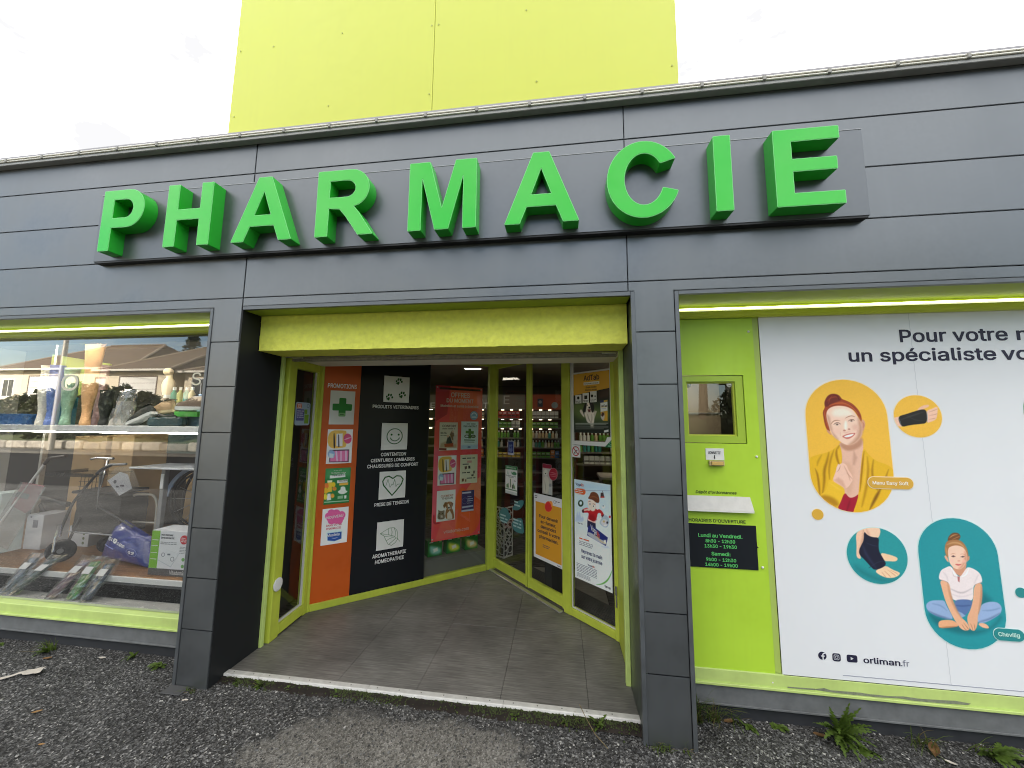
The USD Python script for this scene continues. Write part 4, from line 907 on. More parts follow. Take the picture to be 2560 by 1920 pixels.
# white nosing on the doorstep, in lengths
NOS = pm('worn_white_nosing', (.66, .65, .62), .55, .2, var=(25, .14))
xn = [-2.243, -1.98, -1.22, -.35, .446]
for a, b in zip(xn, xn[1:]):
    n = part(B, 'step_nosing', cat(bx(a+.001, b-.001, .112, .150, -.003, .004, .002), bx(a+.001, b-.001, .108, .114, -.036, .0035, .002), bx(a+.001, b-.001, .114, .145, -.06, -.004)), NOS)
    for x in np.arange(a+.06, b-.03, .145):
        part(n, 'screw', move(trimesh.creation.cylinder(.004, .002, sections=8), x, .131, .0045), pm('screw_steel', (.25, .24, .22), .4, .8))
part(B, 'step', bx(-2.243, .446, .14, .5, -.2, -.061), GREYFR)
# plinths under the windows: lime sill, grey flashing, black base
for x0, x1 in ((-7.4, -2.504), (.7145, 5.0)):
    part(B, 'window_sill', cat(bx(x0, x1, .243, .36, .156, .236, .004), bx(x0, x1, .232, .25, .150, .166, .003)), LIMEPALE)
    part(B, 'sill_flashing', prism(Polygon([(x0, .045), (x1, .045), (x1, .155), (x0, .155)]), .246, .27), GREYFR)
    part(B, 'sill_flashing', bx(x0, x1, .238, .25, .040, .052, .002), GREYFR)
    part(B, 'plinth', bx(x0, x1, .256, .30, -.12, .041), PLINTH)
# the light bar over each window
for x0, x1 in ((-7.4, -2.504), (.7145, 5.0)):
    part(B, 'light_bar', cat(bx(x0, x1, .218, .30, 2.380, 2.436, .012), bx(x0, x1, .262, .31, 2.436, 2.466)), pm('yellow_bar', (.62, .70, .045), .30, coat=.3, coatr=.1))
    part(B, 'light_tube', tube([(x0+.02, .226, 2.441), (x1-.02, .226, 2.441)], .0055, 8), emitter('tube_glow', (1.0, 1.0, .86), 1.7), label='lit light tube along the top of the yellow bar')

# ------------------------------------------------------------------ rope light under the roof edge
R = thing('rope_light', 'unlit pale double-rail strip light running along the roof edge above the shop sign', 'strip light', (0, -.03, 3.79))
part(R, 'rail', bx(XL, XR, -.050, .0, 3.756, 3.812, .003), pm('rail_grey', (.34, .335, .31), .45, .3, var=(20, .1)))
RODM = pm('rope_light_rod', (.80, .77, .66), .25, coat=.5)
part(R, 'rod', tube([(XL, -.054, 3.784), (XR, -.054, 3.784)], .0055, 8), RODM, smooth=60)
part(R, 'rod', tube([(XL, -.054, 3.802), (XR, -.054, 3.802)], .0055, 8), RODM, smooth=60)
for x in np.arange(-7.38, 5.1, .3595):
    part(R, 'clip', bx(x-.010, x+.010, -.064, -.045, 3.778, 3.809, .003), pm('clip_grey', (.28, .27, .24), .5))

# ------------------------------------------------------------------ shop sign: box with nine green letters
S = thing('shop_sign', 'long flat grey sign box with nine green block letters reading PHARMACIE', 'sign', (-.88, -.05, 2.87))
SIGNM = pm('sign_box_grey', (.158, .168, .176), .36, .9, var=(1.3, .08), bump=(1.4, .08, .02))
part(S, 'backing_box', cat(bx(-3.513, 1.750, -.05, -.002, 2.872, 3.405, .003)), SIGNM)
part(S, 'top_edge', bx(-3.512, 1.749, -.051, -.046, 3.4052, 3.4095), pm('edge_grey', (.30, .31, .32), .45, .3))
part(S, 'box_underside', bx(-3.505, 1.742, -.046, -.0025, 2.862, 2.8715), BLACK)
def arc(cx, cz, rx, rz, a0, a1, n=20):
    a = np.radians(np.linspace(a0, a1, n)); return list(zip(cx+rx*np.cos(a), cz+rz*np.sin(a)))
zb, zt = 2.901, 3.372
def L_P(x):
    o = [(x, zb), (x, zt), (x+.225, zt)]+arc(x+.225, zt-.148, .138, .148, 90, -90)+[(x+.097, zt-.296), (x+.097, zb)]
    h = [(x+.097, zt-.078), (x+.097, zt-.218), (x+.205, zt-.218)]+arc(x+.205, zt-.148, .06, .07, -90, 90, 12)
    return Polygon(o, [h])
def L_H(x, w=.372, s=.097): return unary_union([sbox(x, zb, x+s, zt), sbox(x+w-s, zb, x+w, zt), sbox(x, 3.098, x+w, 3.181)])
def L_A(x, w=.463):
    c = x+w/2
    return Polygon([(x, zb), (c-.051, zt), (c+.051, zt), (x+w, zb), (x+w-.100, zb), (x+w-.141, zb+.108), (x+.141, zb+.108), (x+.100, zb)], [[(x+.171, zb+.191), (c, zb+.358), (x+w-.171, zb+.191)]])
def L_R(x):
    o = [(x, zb), (x, zt), (x+.24, zt)]+arc(x+.24, zt-.138, .137, .138, 90, -60)+[(x+.275, zt-.268), (x+.315, zb+.155), (x+.418, zb), (x+.308, zb), (x+.215, zb+.135), (x+.170, zb+.188), (x+.095, zb+.195), (x+.095, zb)]
    h = [(x+.095, zt-.080), (x+.095, zt-.195), (x+.215, zt-.195)]+arc(x+.215, zt-.1375, .062, .0575, -90, 90, 12)
    return Polygon(o, [h])
def L_M(x, w=.452):
    return Polygon([(x, zb), (x, zt), (x+.142, zt), (x+w/2, zb+.152), (x+w-.142, zt), (x+w, zt), (x+w, zb), (x+w-.090, zb), (x+w-.090, zb+.352), (x+w-.180, zb), (x+.180, zb), (x+.090, zb+.352), (x+.090, zb)])
def L_C(x):
    cx, cz = x+.213, 3.137
    o = arc(cx, cz, .213, .246, 33, 340, 44); i_ = arc(cx+.004, cz, .112, .163, 338, 36, 30)
    return Polygon(o[:-1]+[(cx+.198, 3.052), (cx+.104, 3.080)]+i_+[(cx+.100, 3.228), (cx+.190, 3.254)])
def L_I(x): return sbox(x, zb, x+.097, zt)
def L_E(x, w=.352): return unary_union([sbox(x, zb, x+.097, zt), sbox(x, zb, x+w, zb+.081), sbox(x, 3.108, x+w-.026, 3.188), sbox(x, zt-.080, x+w-.005, zt)])
LSIDE = pm('letter_side_green', (.018, .43, .024), .35, coat=.2, var=(3, .05)); LFACE = pm('letter_face_green', (.032, .46, .036), .2, spec=.4, coat=.3, coatr=.03); LRIM_HILITE = pm('letter_rim_highlight', (.20, .66, .22), .3)  # pale rim colour imitates light caught on the letter bevels
for ch, g in (('P', L_P(-3.349)), ('H', L_H(-2.797)), ('A', L_A(-2.252)), ('R', L_R(-1.621)), ('M', L_M(-.969)), ('A', L_A(-.340)), ('C', L_C(.287)), ('I', L_I(.897)), ('E', L_E(1.218))):
    g = g.buffer(0).buffer(-.007, quad_segs=4).buffer(.007, quad_segs=4)
    g = g.simplify(.0008)
    n = part(S, 'letter', prism(g, -.1375, -.0505), LSIDE, smooth=40, label='green block letter '+ch)
    part(n, 'rim', prism(g.buffer(-.001), -.1392, -.1376), LRIM_HILITE)
    part(n, 'face', prism(g.buffer(-.0042), -.1402, -.1393), LFACE)

# ------------------------------------------------------------------ yellow box on the roof
TW = thing('rooftop_box', 'tall yellow-green panelled box standing on the roof behind the sign', 'roof structure', (-1.2, .8, 3.8))
for a, b in ((-3.425, -1.209), (-1.209, 1.053)):
    part(TW, 'panel', bx(a+.002, b-.002, .80, .82, 3.75, 9.2, .002), YELPANEL)
part(TW, 'side_panel', bx(-3.423, -3.405, .821, 3.0, 3.75, 9.2), YELPANEL); part(TW, 'side_panel', bx(1.033, 1.051, .821, 3.0, 3.75, 9.2), YELPANEL)
part(TW, 'back_panel', bx(-3.40, 1.03, 2.98, 3.0, 3.75, 9.2), YELPANEL); part(TW, 'top_panel', bx(-3.40, 1.03, .83, 2.97, 9.15, 9.19), YELPANEL)
for x, z in ((-3.37, 5.62), (-2.98, 5.62), (-2.20, 5.66), (-1.24, 5.60), (-1.17, 5.60), (-.30, 5.62), (.62, 5.62), (-3.37, 4.85), (-1.24, 4.85), (1.0, 4.85), (-2.3, 4.85), (-.2, 4.85)):
    part(TW, 'screw', move(trimesh.creation.cylinder(.008, .004, sections=8), x, .798, z, rx=math.pi/2), pm('screw_dull', (.52, .54, .12), .5))

# ------------------------------------------------------------------ entrance screen: frames
SC = thing('entrance_screen', 'lime framed glazed entrance screen folded into a V behind the doorway', 'glazed screen', (-.9, 1.2, 0))
fb = .012                                       # frames stand this far out of the glass plane
def stile(fr, s0, s1, z0, z1, mat=LIMEF, d=.03, name='stile', par=SC, c=.004): return part(par, name, fr(bx(s0, s1, -d, .03, z0, z1, c)), mat)
# narrow side window on the left
stile(F_SIDE, .004, .100, 0, 2.205); stile(F_SIDE, .405, L_SIDE, 0, 2.205); stile(F_SIDE, .100, .405, .012, .092, name='rail'); stile(F_SIDE, .100, .405, 2.135, 2.205, name='rail')
part(SC, 'glazing_bead', F_SIDE(cat(bx(.385, .405, -.012, -.002, .092, 2.135), bx(.10, .385, -.012, -.002, .092, .108))), pm('white_bead', (.6, .6, .6), .4))
part(SC, 'glass_pane', F_SIDE((np.array([(.10, 0, .09), (.40, 0, .09), (.40, 0, 2.14), (.10, 0, 2.14)]), np.array([(0, 1, 2), (0, 2, 3)]))), GLASS_DOOR)
# long panel: post, orange field, black field, window
stile(F_BIG, .0, .034, 0, 2.44); stile(F_BIG, .034, L_BIG-.10, 0, .060, name='rail'); stile(F_BIG, 1.825, L_BIG+.02, 0, 2.44); stile(F_BIG, .034, L_BIG-.10, 2.375, 2.44, name='rail')
part(SC, 'orange_board', rect(F_BIG, .034, .360, .060, 2.375, .004, .010), pm('orange_vinyl', (.62, .105, .008), .38, var=(3, .05)), label='orange board of the entrance screen')
part(SC, 'black_board', rect(F_BIG, .360, 1.072, .060, 2.375, .006, .010), pm('black_vinyl', (.0075, .0088, .011), .26, spec=.28), label='glossy black board of the entrance screen')
part(SC, 'board_edge', rect(F_BIG, 1.072, 1.082, .060, 2.375, .002, .012), BLACK)
def pane(fr, s0, s1, z0, z1, y=0.0): return fr((np.array([(s0, y, z0), (s1, y, z0), (s1, y, z1), (s0, y, z1)]), np.array([(0, 1, 2), (0, 2, 3)])))
part(SC, 'glass_pane', pane(F_BIG, 1.082, 1.825, .06, 2.375), GLASS_DOOR)
# side light on the right of the doors
stile(F_SL, .0, .082, 0, 2.44); stile(F_SL, .545, L_SL, 0, 2.30); stile(F_SL, .082, .545, .004, .066, name='rail'); stile(F_SL, .082, .545, 2.36, 2.44, name='rail')
part(SC, 'glazing_bead', F_SL(cat(bx(.082, .094, -.010, -.002, .066, 2.36), bx(.094, .545, -.010, -.002, .066, .076))), pm('white_bead', (.6, .6, .6), .4))
part(SC, 'glass_pane', pane(F_SL, .082, .545, .066, 2.36), GLASS_DOOR)
part(SC, 'lock_plate', F_SL(cat(bx(.558, .578, -.040, -.031, .34, .41, .002), bx(.560, .576, -.038, -.031, .25, .335, .002))), CHROME)
part(SC, 'door_track', F_DOOR(cat(bx(-.02, L_DOOR+.0, -.075, -.035, -.002, .012, .003))), ALU)
part(SC, 'stop_disc', F_SIDE(cat(move(lathe([(0, 0), (.012, 0), (.048, .004), (.050, .010), (.044, .014), (0, .014)], 20), .046, -.030, .412, rx=math.pi/2))), WHITE, smooth=40, label='white round stop on the left frame')
# two sliding doors
def door(name_label, s0, s1, dd):
    t = thing('sliding_door', name_label, 'door', F_DOOR.pt(s0, 0, 0))
    part(t, 'stile', F_DOOR(bx(s0, s0+.022, dd-.022, dd+.022, .020, 2.42, .003)), LIMEF); part(t, 'stile', F_DOOR(bx(s1-.022, s1, dd-.022, dd+.022, .020, 2.42, .003)), LIMEF)
    part(t, 'rail', F_DOOR(bx(s0+.022, s1-.022, dd-.02, dd+.02, .028, .118, .003)), LIMEF); part(t, 'rail', F_DOOR(bx(s0+.022, s1-.022, dd-.02, dd+.02, 2.35, 2.42, .003)), LIMEF)
    part(t, 'glass_pane', pane(F_DOOR, s0+.022, s1-.022, .118, 2.35, dd), GLASS_DOOR)
    return t
door('left leaf of the lime framed glass sliding doors, beside the corner post', .012, .655, .0)
door('right leaf of the lime framed glass sliding doors, beside the posters on the side light', .670, 1.196, .0)

# ------------------------------------------------------------------ lettering and signs on the boards
def letter_sign(name, label, fr, lines, mat, at):
    t = thing(name, label, 'lettering', at)
    for a in lines: part(t, 'text_line', text(fr, *a[:5], **(a[5] if len(a) > 5 else {})), mat)
    return t
WT = flat(240, 240, 240)
db = .0170
letter_sign('lettering', 'white word PROMOTIONS at the top of the orange board', F_BIG, [('PROMOTIONS', .068, .327, 2.010, .040, dict(d=.0145, bold=True))], WT, F_BIG.pt(.2, 0, 2.0))
letter_sign('lettering', 'white words PRODUITS VETERINAIRES under the paw print tile', F_BIG, [('PRODUITS VETERINAIRES', .486, .958, 1.827, .032, dict(d=db, bold=True))], WT, F_BIG.pt(.7, 0, 1.8))
letter_sign('lettering', 'three white lines on support belts and comfort shoes under the smiley tile', F_BIG, [('CONTENTION', .588, .842, 1.341, .032, dict(d=db, bold=True)), ('CEINTURES LOMBAIRES', .494, .936, 1.285, .031, dict(d=db, bold=True)), ('CHAUSSURES DE CONFORT', .463, .975, 1.228, .032, dict(d=db, bold=True))], WT, F_BIG.pt(.7, 0, 1.2))
letter_sign('lettering', 'white words PRISE DE TENSION under the heart tile', F_BIG, [('PRISE DE TENSION', .549, .893, .849, .032, dict(d=db, bold=True))], WT, F_BIG.pt(.7, 0, .85))
letter_sign('lettering', 'white words AROMATHERAPIE HOMEOPATHIE under the leaf tile', F_BIG, [('AROMATHERAPIE', .553, .883, .356, .034, dict(d=db, bold=True)), ('HOMEOPATHIE', .581, .863, .300, .034, dict(d=db, bold=True))], WT, F_BIG.pt(.7, 0, .3))
CARD = pm('white_card', (.82, .82, .80), .5, var=(14, .03))
GRN = flat(30, 92, 34); GRNL = flat(60, 120, 62)
def tile(label, z0, z1):
    t = thing('icon_tile', label, 'sign', F_BIG.pt(.717, 0, z0))
    part(t, 'card', rect(F_BIG, .585, .849, z0, z1, .0165, .002), CARD)
    return t
mm = lambda L: np.asarray(L, float).reshape(-1, 2)*.001
t = tile('white square tile with three green paw prints on the black board', 1.891, 2.164)
for i in range(3): part(t, 'paw_print', cat(*[sheet(F_BIG, chaikin(mm(q), 1), .0187) for q in ART['paws'][i*5:i*5+5]]), GRN)
t = tile('white square tile with a green smiley face on the black board', 1.402, 1.676)
ring = lambda cx, cz, r, w: Point(cx, cz).buffer(r, quad_segs=14).difference(Point(cx, cz).buffer(r-w, quad_segs=14))
part(t, 'face', cat(sheet(F_BIG, ring(.717, 1.540, .082, .009), .0187), sheet(F_BIG, Point(.685, 1.556).buffer(.010), .0187), sheet(F_BIG, Point(.757, 1.556).buffer(.010), .0187),
     sheet(F_BIG, LineString(arc(.720, 1.538, .048, .045, 200, 340, 14)).buffer(.0042), .0187)), GRN)
t = tile('white square tile with a green heart and pulse line on the black board', .912, 1.185)
part(t, 'heart', sheet(F_BIG, LineString([(.716, .944), (.668, 1.000), (.628, 1.050), (.618, 1.090), (.640, 1.128), (.678, 1.137), (.718, 1.112), (.756, 1.137), (.796, 1.130), (.822, 1.098), (.806, 1.048), (.760, .992), (.716, .944)]).buffer(.006, quad_segs=4), .0187), GRN)
part(t, 'pulse_line', sheet(F_BIG, Polygon(mm(ART['pulse'][0])).buffer(0), .0190), GRNL)
t = tile('white square tile with a thin green leaf drawing on the black board', .423, .693)
part(t, 'leaf_outline', cat(*[sheet(F_BIG, Polygon(mm(q)).buffer(0), .0187) for q in ART['leaf']]), GRNL)

# ------------------------------------------------------------------ leaflets on the orange board
def poster(name, label, fr, s0, s1, z0, z1, d, art, base, step=.0028, cat_='poster', t=.001, mat=None):
    th = thing(name, label, cat_, fr.pt((s0+s1)/2, -d, z0))
    part(th, 'sheet', rect(fr, s0, s1, z0, z1, d, t), flat(*base) if mat is None else mat)
    if art: picture(th, 'picture', fr, sbox(s0+.001, z0+.001, s1-.001, z1-.001), ART[art] if isinstance(art, str) else art, step, base, d+t+.0004)
    return th
dl = .0145
t = poster('leaflet', 'white leaflet with a green pharmacy cross, highest on the orange board', F_BIG, .096, .315, 1.658, 1.983, dl, None, (226, 226, 222))
cx, cz = .206, 1.822
part(t, 'cross', sheet(F_BIG, unary_union([rrect(cx-.086, cx+.086, cz-.031, cz+.035, .010), rrect(cx-.031, cx+.031, cz-.088, cz+.092, .010)]), dl+.0015), flat(34, 132, 40))
part(t, 'cross_foot', sheet(F_BIG, rrect(cx-.031, cx+.031, cz-.088, cz-.052, .010), dl+.0028), flat(120, 176, 110))
part(t, 'small_print', words(F_BIG, cx-.018, cx+.024, cz-.070, .010, dl+.0040, 1), flat(40, 80, 40))
t = poster('leaflet', 'toothbrush leaflet in yellow and pink, second on the orange board', F_BIG, .093, .314, 1.288, 1.612, dl, 'brushposter', (238, 226, 226))
t = poster('leaflet', 'green hydration leaflet with yellow fruit, third on the orange board', F_BIG, .095, .315, .915, 1.246, dl, 'hydraposter', (38, 116, 58))
part(t, 'title', text(F_BIG, 'hydratation', .158, .262, 1.174, .013, dl+.003, True), flat(20, 70, 36))
part(t, 'title', text(F_BIG, 'Multipliez votre', .146, .272, 1.196, .011, dl+.003, True), flat(226, 236, 220))
part(t, 'title', text(F_BIG, 'Nouveau', .214, .290, 1.118, .012, dl+.003, True), flat(30, 60, 40))
part(t, 'small_print', words(F_BIG, .165, .235, 1.222, .008, dl+.003, 3), flat(190, 216, 190))
t = poster('leaflet', 'white leaflet with a pink cloud reading NOUVEAU, lowest on the orange board', F_BIG, .092, .315, .551, .877, dl, 'newposter', (238, 236, 238))
part(t, 'title', text(F_BIG, 'NOUVEAU', .128, .270, .783, .023, dl+.003, True, rise=.06), WT)
part(t, 'title', text(F_BIG, 'DANS VOTRE', .128, .262, .715, .017, dl+.003, True), flat(206, 80, 100)); part(t, 'title', text(F_BIG, 'PHARMACIE', .132, .256, .686, .017, dl+.003, True), flat(206, 80, 100))
part(t, 'title', text(F_BIG, 'Mustela', .142, .248, .624, .024, dl+.003, True), WT)

# ------------------------------------------------------------------ red banner behind the long window, with its leaflets
dbn = -.012
BN = thing('banner', 'tall red and coral banner hanging behind the glass beside the black board', 'banner', F_BIG.pt(1.45, 0, .4))
lay = [([1158, 2110, 1330, 2110, 1300, 1780, 1170, 1700, 1130, 1400], (168, 28, 58), 4), ([1340, 2110, 1760, 2110, 1760, 1400, 1560, 1560, 1330, 1680], (206, 88, 66), 10),
       ([1460, 2040, 1760, 2040, 1760, 1850, 1460, 1850], (216, 106, 76), 6), ([1140, 1440, 1290, 1340, 1330, 1000, 1200, 700, 1140, 420], (214, 80, 112), 26), ([1230, 1360, 1420, 1300, 1520, 1050, 1420, 800, 1230, 960], (216, 96, 96), 30),
       ([1480, 1000, 1620, 860, 1750, 1000, 1750, 420, 1420, 420, 1380, 640], (214, 88, 46), 8), ([1560, 920, 1750, 780, 1750, 1060, 1640, 1010], (224, 126, 92), 6), ([1290, 660, 1470, 720, 1420, 420, 1200, 420], (216, 92, 84), 12),
       ([1170, 690, 1190, 690, 1190, 600, 1250, 600, 1250, 585, 1170, 585], (176, 20, 60), 2), ([1200, 2085, 1720, 2085, 1720, 2062, 1200, 2062], (30, 12, 16), 2)]
picture(BN, 'cloth', F_BIG, sbox(1.157, .406, 1.746, 2.105), lay, .004, (214, 70, 78), dbn, gain=1.2)
for s, z in ((1.175, 2.085), (1.728, 2.085), (1.170, .43), (1.728, .43)): part(BN, 'eyelet', disc(F_BIG, s, z, .009, dbn+.001, .002, 10), ALU)
WB = flat(236, 214, 206)
for a in (('OFFRES', 1.341, 1.578, 1.980, .052, .0025), ('DU MOMENT', 1.289, 1.628, 1.918, .043, .0025)): part(BN, 'text_line', text(F_BIG, *a[:5], dbn+.002, True), WB)
part(BN, 'text_line', text(F_BIG, 'Maintien et santé à domicile', 1.219, 1.694, 1.864, .027, dbn+.002, True), WB); part(BN, 'text_line', text(F_BIG, 'vitadomia.com', 1.297, 1.600, .474, .034, dbn+.002), WB)
dq = dbn+.003
t = poster('leaflet', 'comfort shoe leaflet with a walking couple, upper left on the red banner', F_BIG, 1.213, 1.434, 1.375, 1.690, dq, 'walkposter', (214, 206, 194))
part(t, 'title', text(F_BIG, 'CONFORT', 1.245, 1.415, 1.636, .024, dq+.002, True), flat(110, 40, 50)); part(t, 'small_print', words(F_BIG, 1.245, 1.40, 1.612, .014, dq+.002, 5), flat(120, 110, 108))
for i in range(3): part(t, 'small_print', words(F_BIG, 1.226, 1.300, 1.575-i*.017, .010, dq+.002, 6+i), flat(70, 66, 66))
t = poster('leaflet', 'pale blue vaccine leaflet with a green plaster cross, upper right on the red banner', F_BIG, 1.476, 1.697, 1.380, 1.702, dq, 'vaccine', (206, 222, 226))
part(t, 'title', text(F_BIG, 'mes vaccins ?', 1.505, 1.680, 1.636, .024, dq+.002, True), flat(50, 86, 80)); part(t, 'small_print', words(F_BIG, 1.545, 1.66, 1.668, .016, dq+.002, 8), flat(110, 140, 140))
shifted = lambda art, ds, dz: [((np.asarray(p).reshape(-1, 2)+np.array([ds, dz])).ravel().tolist(), c, b) for p, c, b in art]
t = poster('leaflet', 'toothbrush leaflet in yellow and pink, middle left on the red banner', F_BIG, 1.207, 1.427, .994, 1.317, dq, shifted(ART['brushposter'], 1114, -295), (238, 226, 226))
t = poster('leaflet', 'cream price list leaflet with small black pictures, middle right on the red banner', F_BIG, 1.474, 1.695, .993, 1.318, dq, [([1480, 1310, 1690, 1310, 1690, 1000, 1480, 1000], (214, 212, 186), 4), ([1530, 1185, 1560, 1190, 1562, 1160, 1535, 1150], (90, 60, 46), 4), ([1575, 1190, 1600, 1190, 1604, 1160, 1580, 1158], (24, 22, 22), 4), ([1640, 1130, 1666, 1130, 1660, 1100, 1640, 1098], (110, 100, 90), 5), ([1620, 1090, 1650, 1090, 1644, 1070, 1618, 1072], (60, 56, 50), 4), ([1500, 1050, 1526, 1050, 1524, 1020, 1500, 1016], (90, 60, 46), 4), ([1540, 1040, 1556, 1040, 1556, 1014, 1540, 1014], (120, 90, 66), 4), ([1560, 1250, 1620, 1250, 1620, 1225, 1560, 1225], (200, 150, 140), 3)], (226, 222, 200))
for i, (a, b, z) in enumerate(((1.50, 1.67, 1.272), (1.505, 1.61, 1.205), (1.500, 1.60, 1.110), (1.56, 1.67, 1.045))): part(t, 'small_print', words(F_BIG, a, b, z, .018, dq+.002, 20+i), flat(66, 62, 58))
t = poster('leaflet', 'white leaflet with a photo of a puppy and kitten, lower left on the red banner', F_BIG, 1.206, 1.425, .608, .937, dq, 'petposter', (240, 238, 232))
part(t, 'title', text(F_BIG, 'CLEMENT', 1.252, 1.400, .866, .022, dq+.002, True), flat(190, 120, 90)); part(t, 'title', text(F_BIG, 'THEKAN', 1.262, 1.396, .840, .020, dq+.002, True), flat(150, 130, 120))
t = poster('leaflet', 'small dark blue leaflet, lower right on the red banner', F_BIG, 1.503, 1.658, .679, .912, dq, [([1503, 700, 1658, 700, 1658, 679, 1503, 679], (190, 196, 216), 3), ([1508, 898, 1620, 898, 1620, 880, 1508, 880], (190, 200, 220), 3), ([1510, 740, 1650, 744, 1650, 725, 1510, 720], (176, 186, 210), 3)], (44, 44, 100))
for i, (a, b, z, h) in enumerate(((1.575, 1.64, .838, .012), (1.575, 1.645, .812, .016), (1.575, 1.645, .790, .016), (1.570, 1.64, .768, .009))): part(t, 'small_print', words(F_BIG, a, b, z, h, dq+.002, 40+i), flat(176, 186, 216))
part(t, 'ring', sheet(F_BIG, ring(1.54, .80, .034, .003), dq+.002), flat(120, 130, 180))
st = thing('round_sticker', 'round pale blue sticker on the glass over the red banner', 'sticker', F_BIG.pt(1.63, 0, 1.76))
part(st, 'disc', disc(F_BIG, 1.632, 1.772, .052, .003, .0008, 22), flat(120, 160, 180)); part(st, 'print', sheet(F_BIG, unary_union([ring(1.632, 1.772, .036, .010).intersection(sbox(1.5, 1.772, 1.7, 1.85)), sbox(1.600, 1.748, 1.664, 1.760)]), .0042), flat(206, 216, 222))
# ledge behind the glass with three green boxes
LG = thing('window_ledge', 'grey ledge behind the glass under the red banner', 'ledge', F_BIG.pt(1.45, .2, 0))
part(LG, 'ledge_top', F_BIG(bx(1.05, 1.83, .02, .52, .205, .222, .003)), pm('ledge_grey', (.17, .165, .155), .5, var=(5, .1))); part(LG, 'ledge_front', F_BIG(bx(1.05, 1.83, .02, .035, .0, .2045)), pm('ledge_grey', (.17, .165, .155), .5))
for i, (s0, lab, c) in enumerate(((1.155, 'green product box with a pale blue swirl, left one of three on the ledge', (130, 190, 180)), (1.375, 'green product box with a yellow burst, middle one of three on the ledge', (216, 214, 70)), (1.60, 'green product box with a beige figure, right one of three on the ledge', (220, 190, 130)))):
    bxn = thing('product_box', lab, 'box', F_BIG.pt(s0+.08, .12, .222), group='green boxes on the ledge')
    part(bxn, 'carton', F_BIG(bx(s0, s0+.165, .10, .20, .222, .390, .001)), flat(24, 92, 40))
    k = s0*1000
    picture(bxn, 'front_print', F_BIG, sbox(s0+.002, .224, s0+.163, .388), [([k+20, 340, k+60, 330, k+150, 300, k+155, 245, k+80, 235, k+25, 262], c, 22), ([k+60, 300, k+110, 310, k+120, 275, k+70, 262], (230, 236, 220), 10), ([k+15, 384, k+70, 384, k+66, 362, k+15, 358], (20, 70, 34), 6), ([k+18, 376, k+60, 376, k+60, 368, k+18, 368], (210, 226, 210), 2), (([k+130, 384, k+158, 384, k+158, 360, k+130, 360]), (110, 160, 100), 6)], .004, (30, 110, 46), -.0985)

# ------------------------------------------------------------------ things stuck on the sliding doors and the side light
def sticker(name, label, at): return thing(name, label, 'sticker', at)
t = poster('poster', 'yellow stop-smoking poster with white border on the right sliding door', F_DOOR, .748, 1.158, .345, .975, .004, None, (232, 232, 234))
part(t, 'yellow_field', rect(F_DOOR, .778, 1.152, .378, .895, .0055), flat(226, 160, 44))
picture(t, 'badge', F_DOOR, Polygon([(p[0], p[1]) for p in mm(ART['goldbadge'][0][0])]).union(Polygon(mm(ART['goldbadge'][1][0]))).buffer(.002), ART['goldbadge'], .003, (226, 160, 44), .0072)
for i, (a, s0, s1, z) in enumerate((('Pour devenir', .834, 1.106, .747), ('ex-fumeur,', .858, 1.080, .697), ('demandez', .858, 1.080, .650), ('conseil à votre', .810, 1.128, .603), ('pharmacien.', .836, 1.108, .552))): part(t, 'text_line', text(F_DOOR, a, s0, s1, z, .030, .0070, True), flat(44, 34, 60))
part(t, 'small_print', cat(words(F_DOOR, .89, .99, .492, .010, .007, 61), words(F_DOOR, .89, .99, .474, .010, .007, 62), words(F_DOOR, .762, .81, .945, .012, .006, 63), words(F_DOOR, .762, .80, .928, .012, .006, 64), words(F_DOOR, 1.075, 1.13, .936, .012, .006, 65), words(F_DOOR, 1.09, 1.15, .356, .010, .006, 66)), flat(90, 84, 96))
part(t, 'ring_mark', sheet(F_DOOR, ring(1.062, .934, .016, .003), .006), flat(120, 124, 130))
t = sticker('sticker', 'small dark blue sticker high on the left sliding door', F_DOOR.pt(.335, 0, 1.33))
part(t, 'sheet', rect(F_DOOR, .280, .394, 1.328, 1.487, .004), flat(196, 204, 224)); part(t, 'blue_field', rect(F_DOOR, .288, .386, 1.352, 1.478, .0055), flat(44, 62, 140))
part(t, 'figure', sheet(F_DOOR, unary_union([Point(.325, 1.43).buffer(.014), Point(.355, 1.435).buffer(.012), Polygon([(.30, 1.37), (.32, 1.42), (.345, 1.39), (.36, 1.425), (.375, 1.38), (.35, 1.36)])]), .0070), flat(120, 140, 200))
t = poster('poster', 'small white poster with green head strip on the left sliding door', F_DOOR, .238, .461, .895, 1.206, .004, [([238, 1206, 462, 1206, 462, 1168, 238, 1164], (44, 120, 62), 3), ([305, 960, 325, 1080, 365, 1075, 370, 960], (226, 226, 214), 4), ([330, 1060, 345, 1062, 345, 970, 330, 970], (90, 110, 90), 5), ([260, 990, 300, 1010, 310, 960, 262, 958], (110, 140, 100), 8), ([370, 970, 390, 1020, 420, 990, 430, 960], (120, 150, 110), 8), ([372, 960, 390, 960, 390, 1000, 372, 1000], (30, 40, 34), 4),
     ([280, 1150, 300, 1120, 300, 1100, 275, 1110], (180, 200, 190), 4), ([350, 1150, 370, 1130, 400, 1150, 450, 1140, 450, 1115, 400, 1110, 360, 1115], (80, 140, 96), 5), ([238, 950, 462, 950, 462, 940, 238, 940], (80, 120, 90), 3), ([238, 925, 462, 925, 462, 895, 238, 895], (196, 204, 200), 3)], (228, 230, 224))
part(t, 'title', text(F_DOOR, 'BIENVENUE ICI', .262, .440, 1.178, .014, .0060, True), flat(220, 236, 224)); part(t, 'small_print', cat(words(F_DOOR, .25, .45, 1.092, .009, .0062, 71), words(F_DOOR, .30, .40, 1.078, .008, .0062, 72), words(F_DOOR, .405, .45, 1.045, .010, .0062, 73)), flat(120, 130, 124))
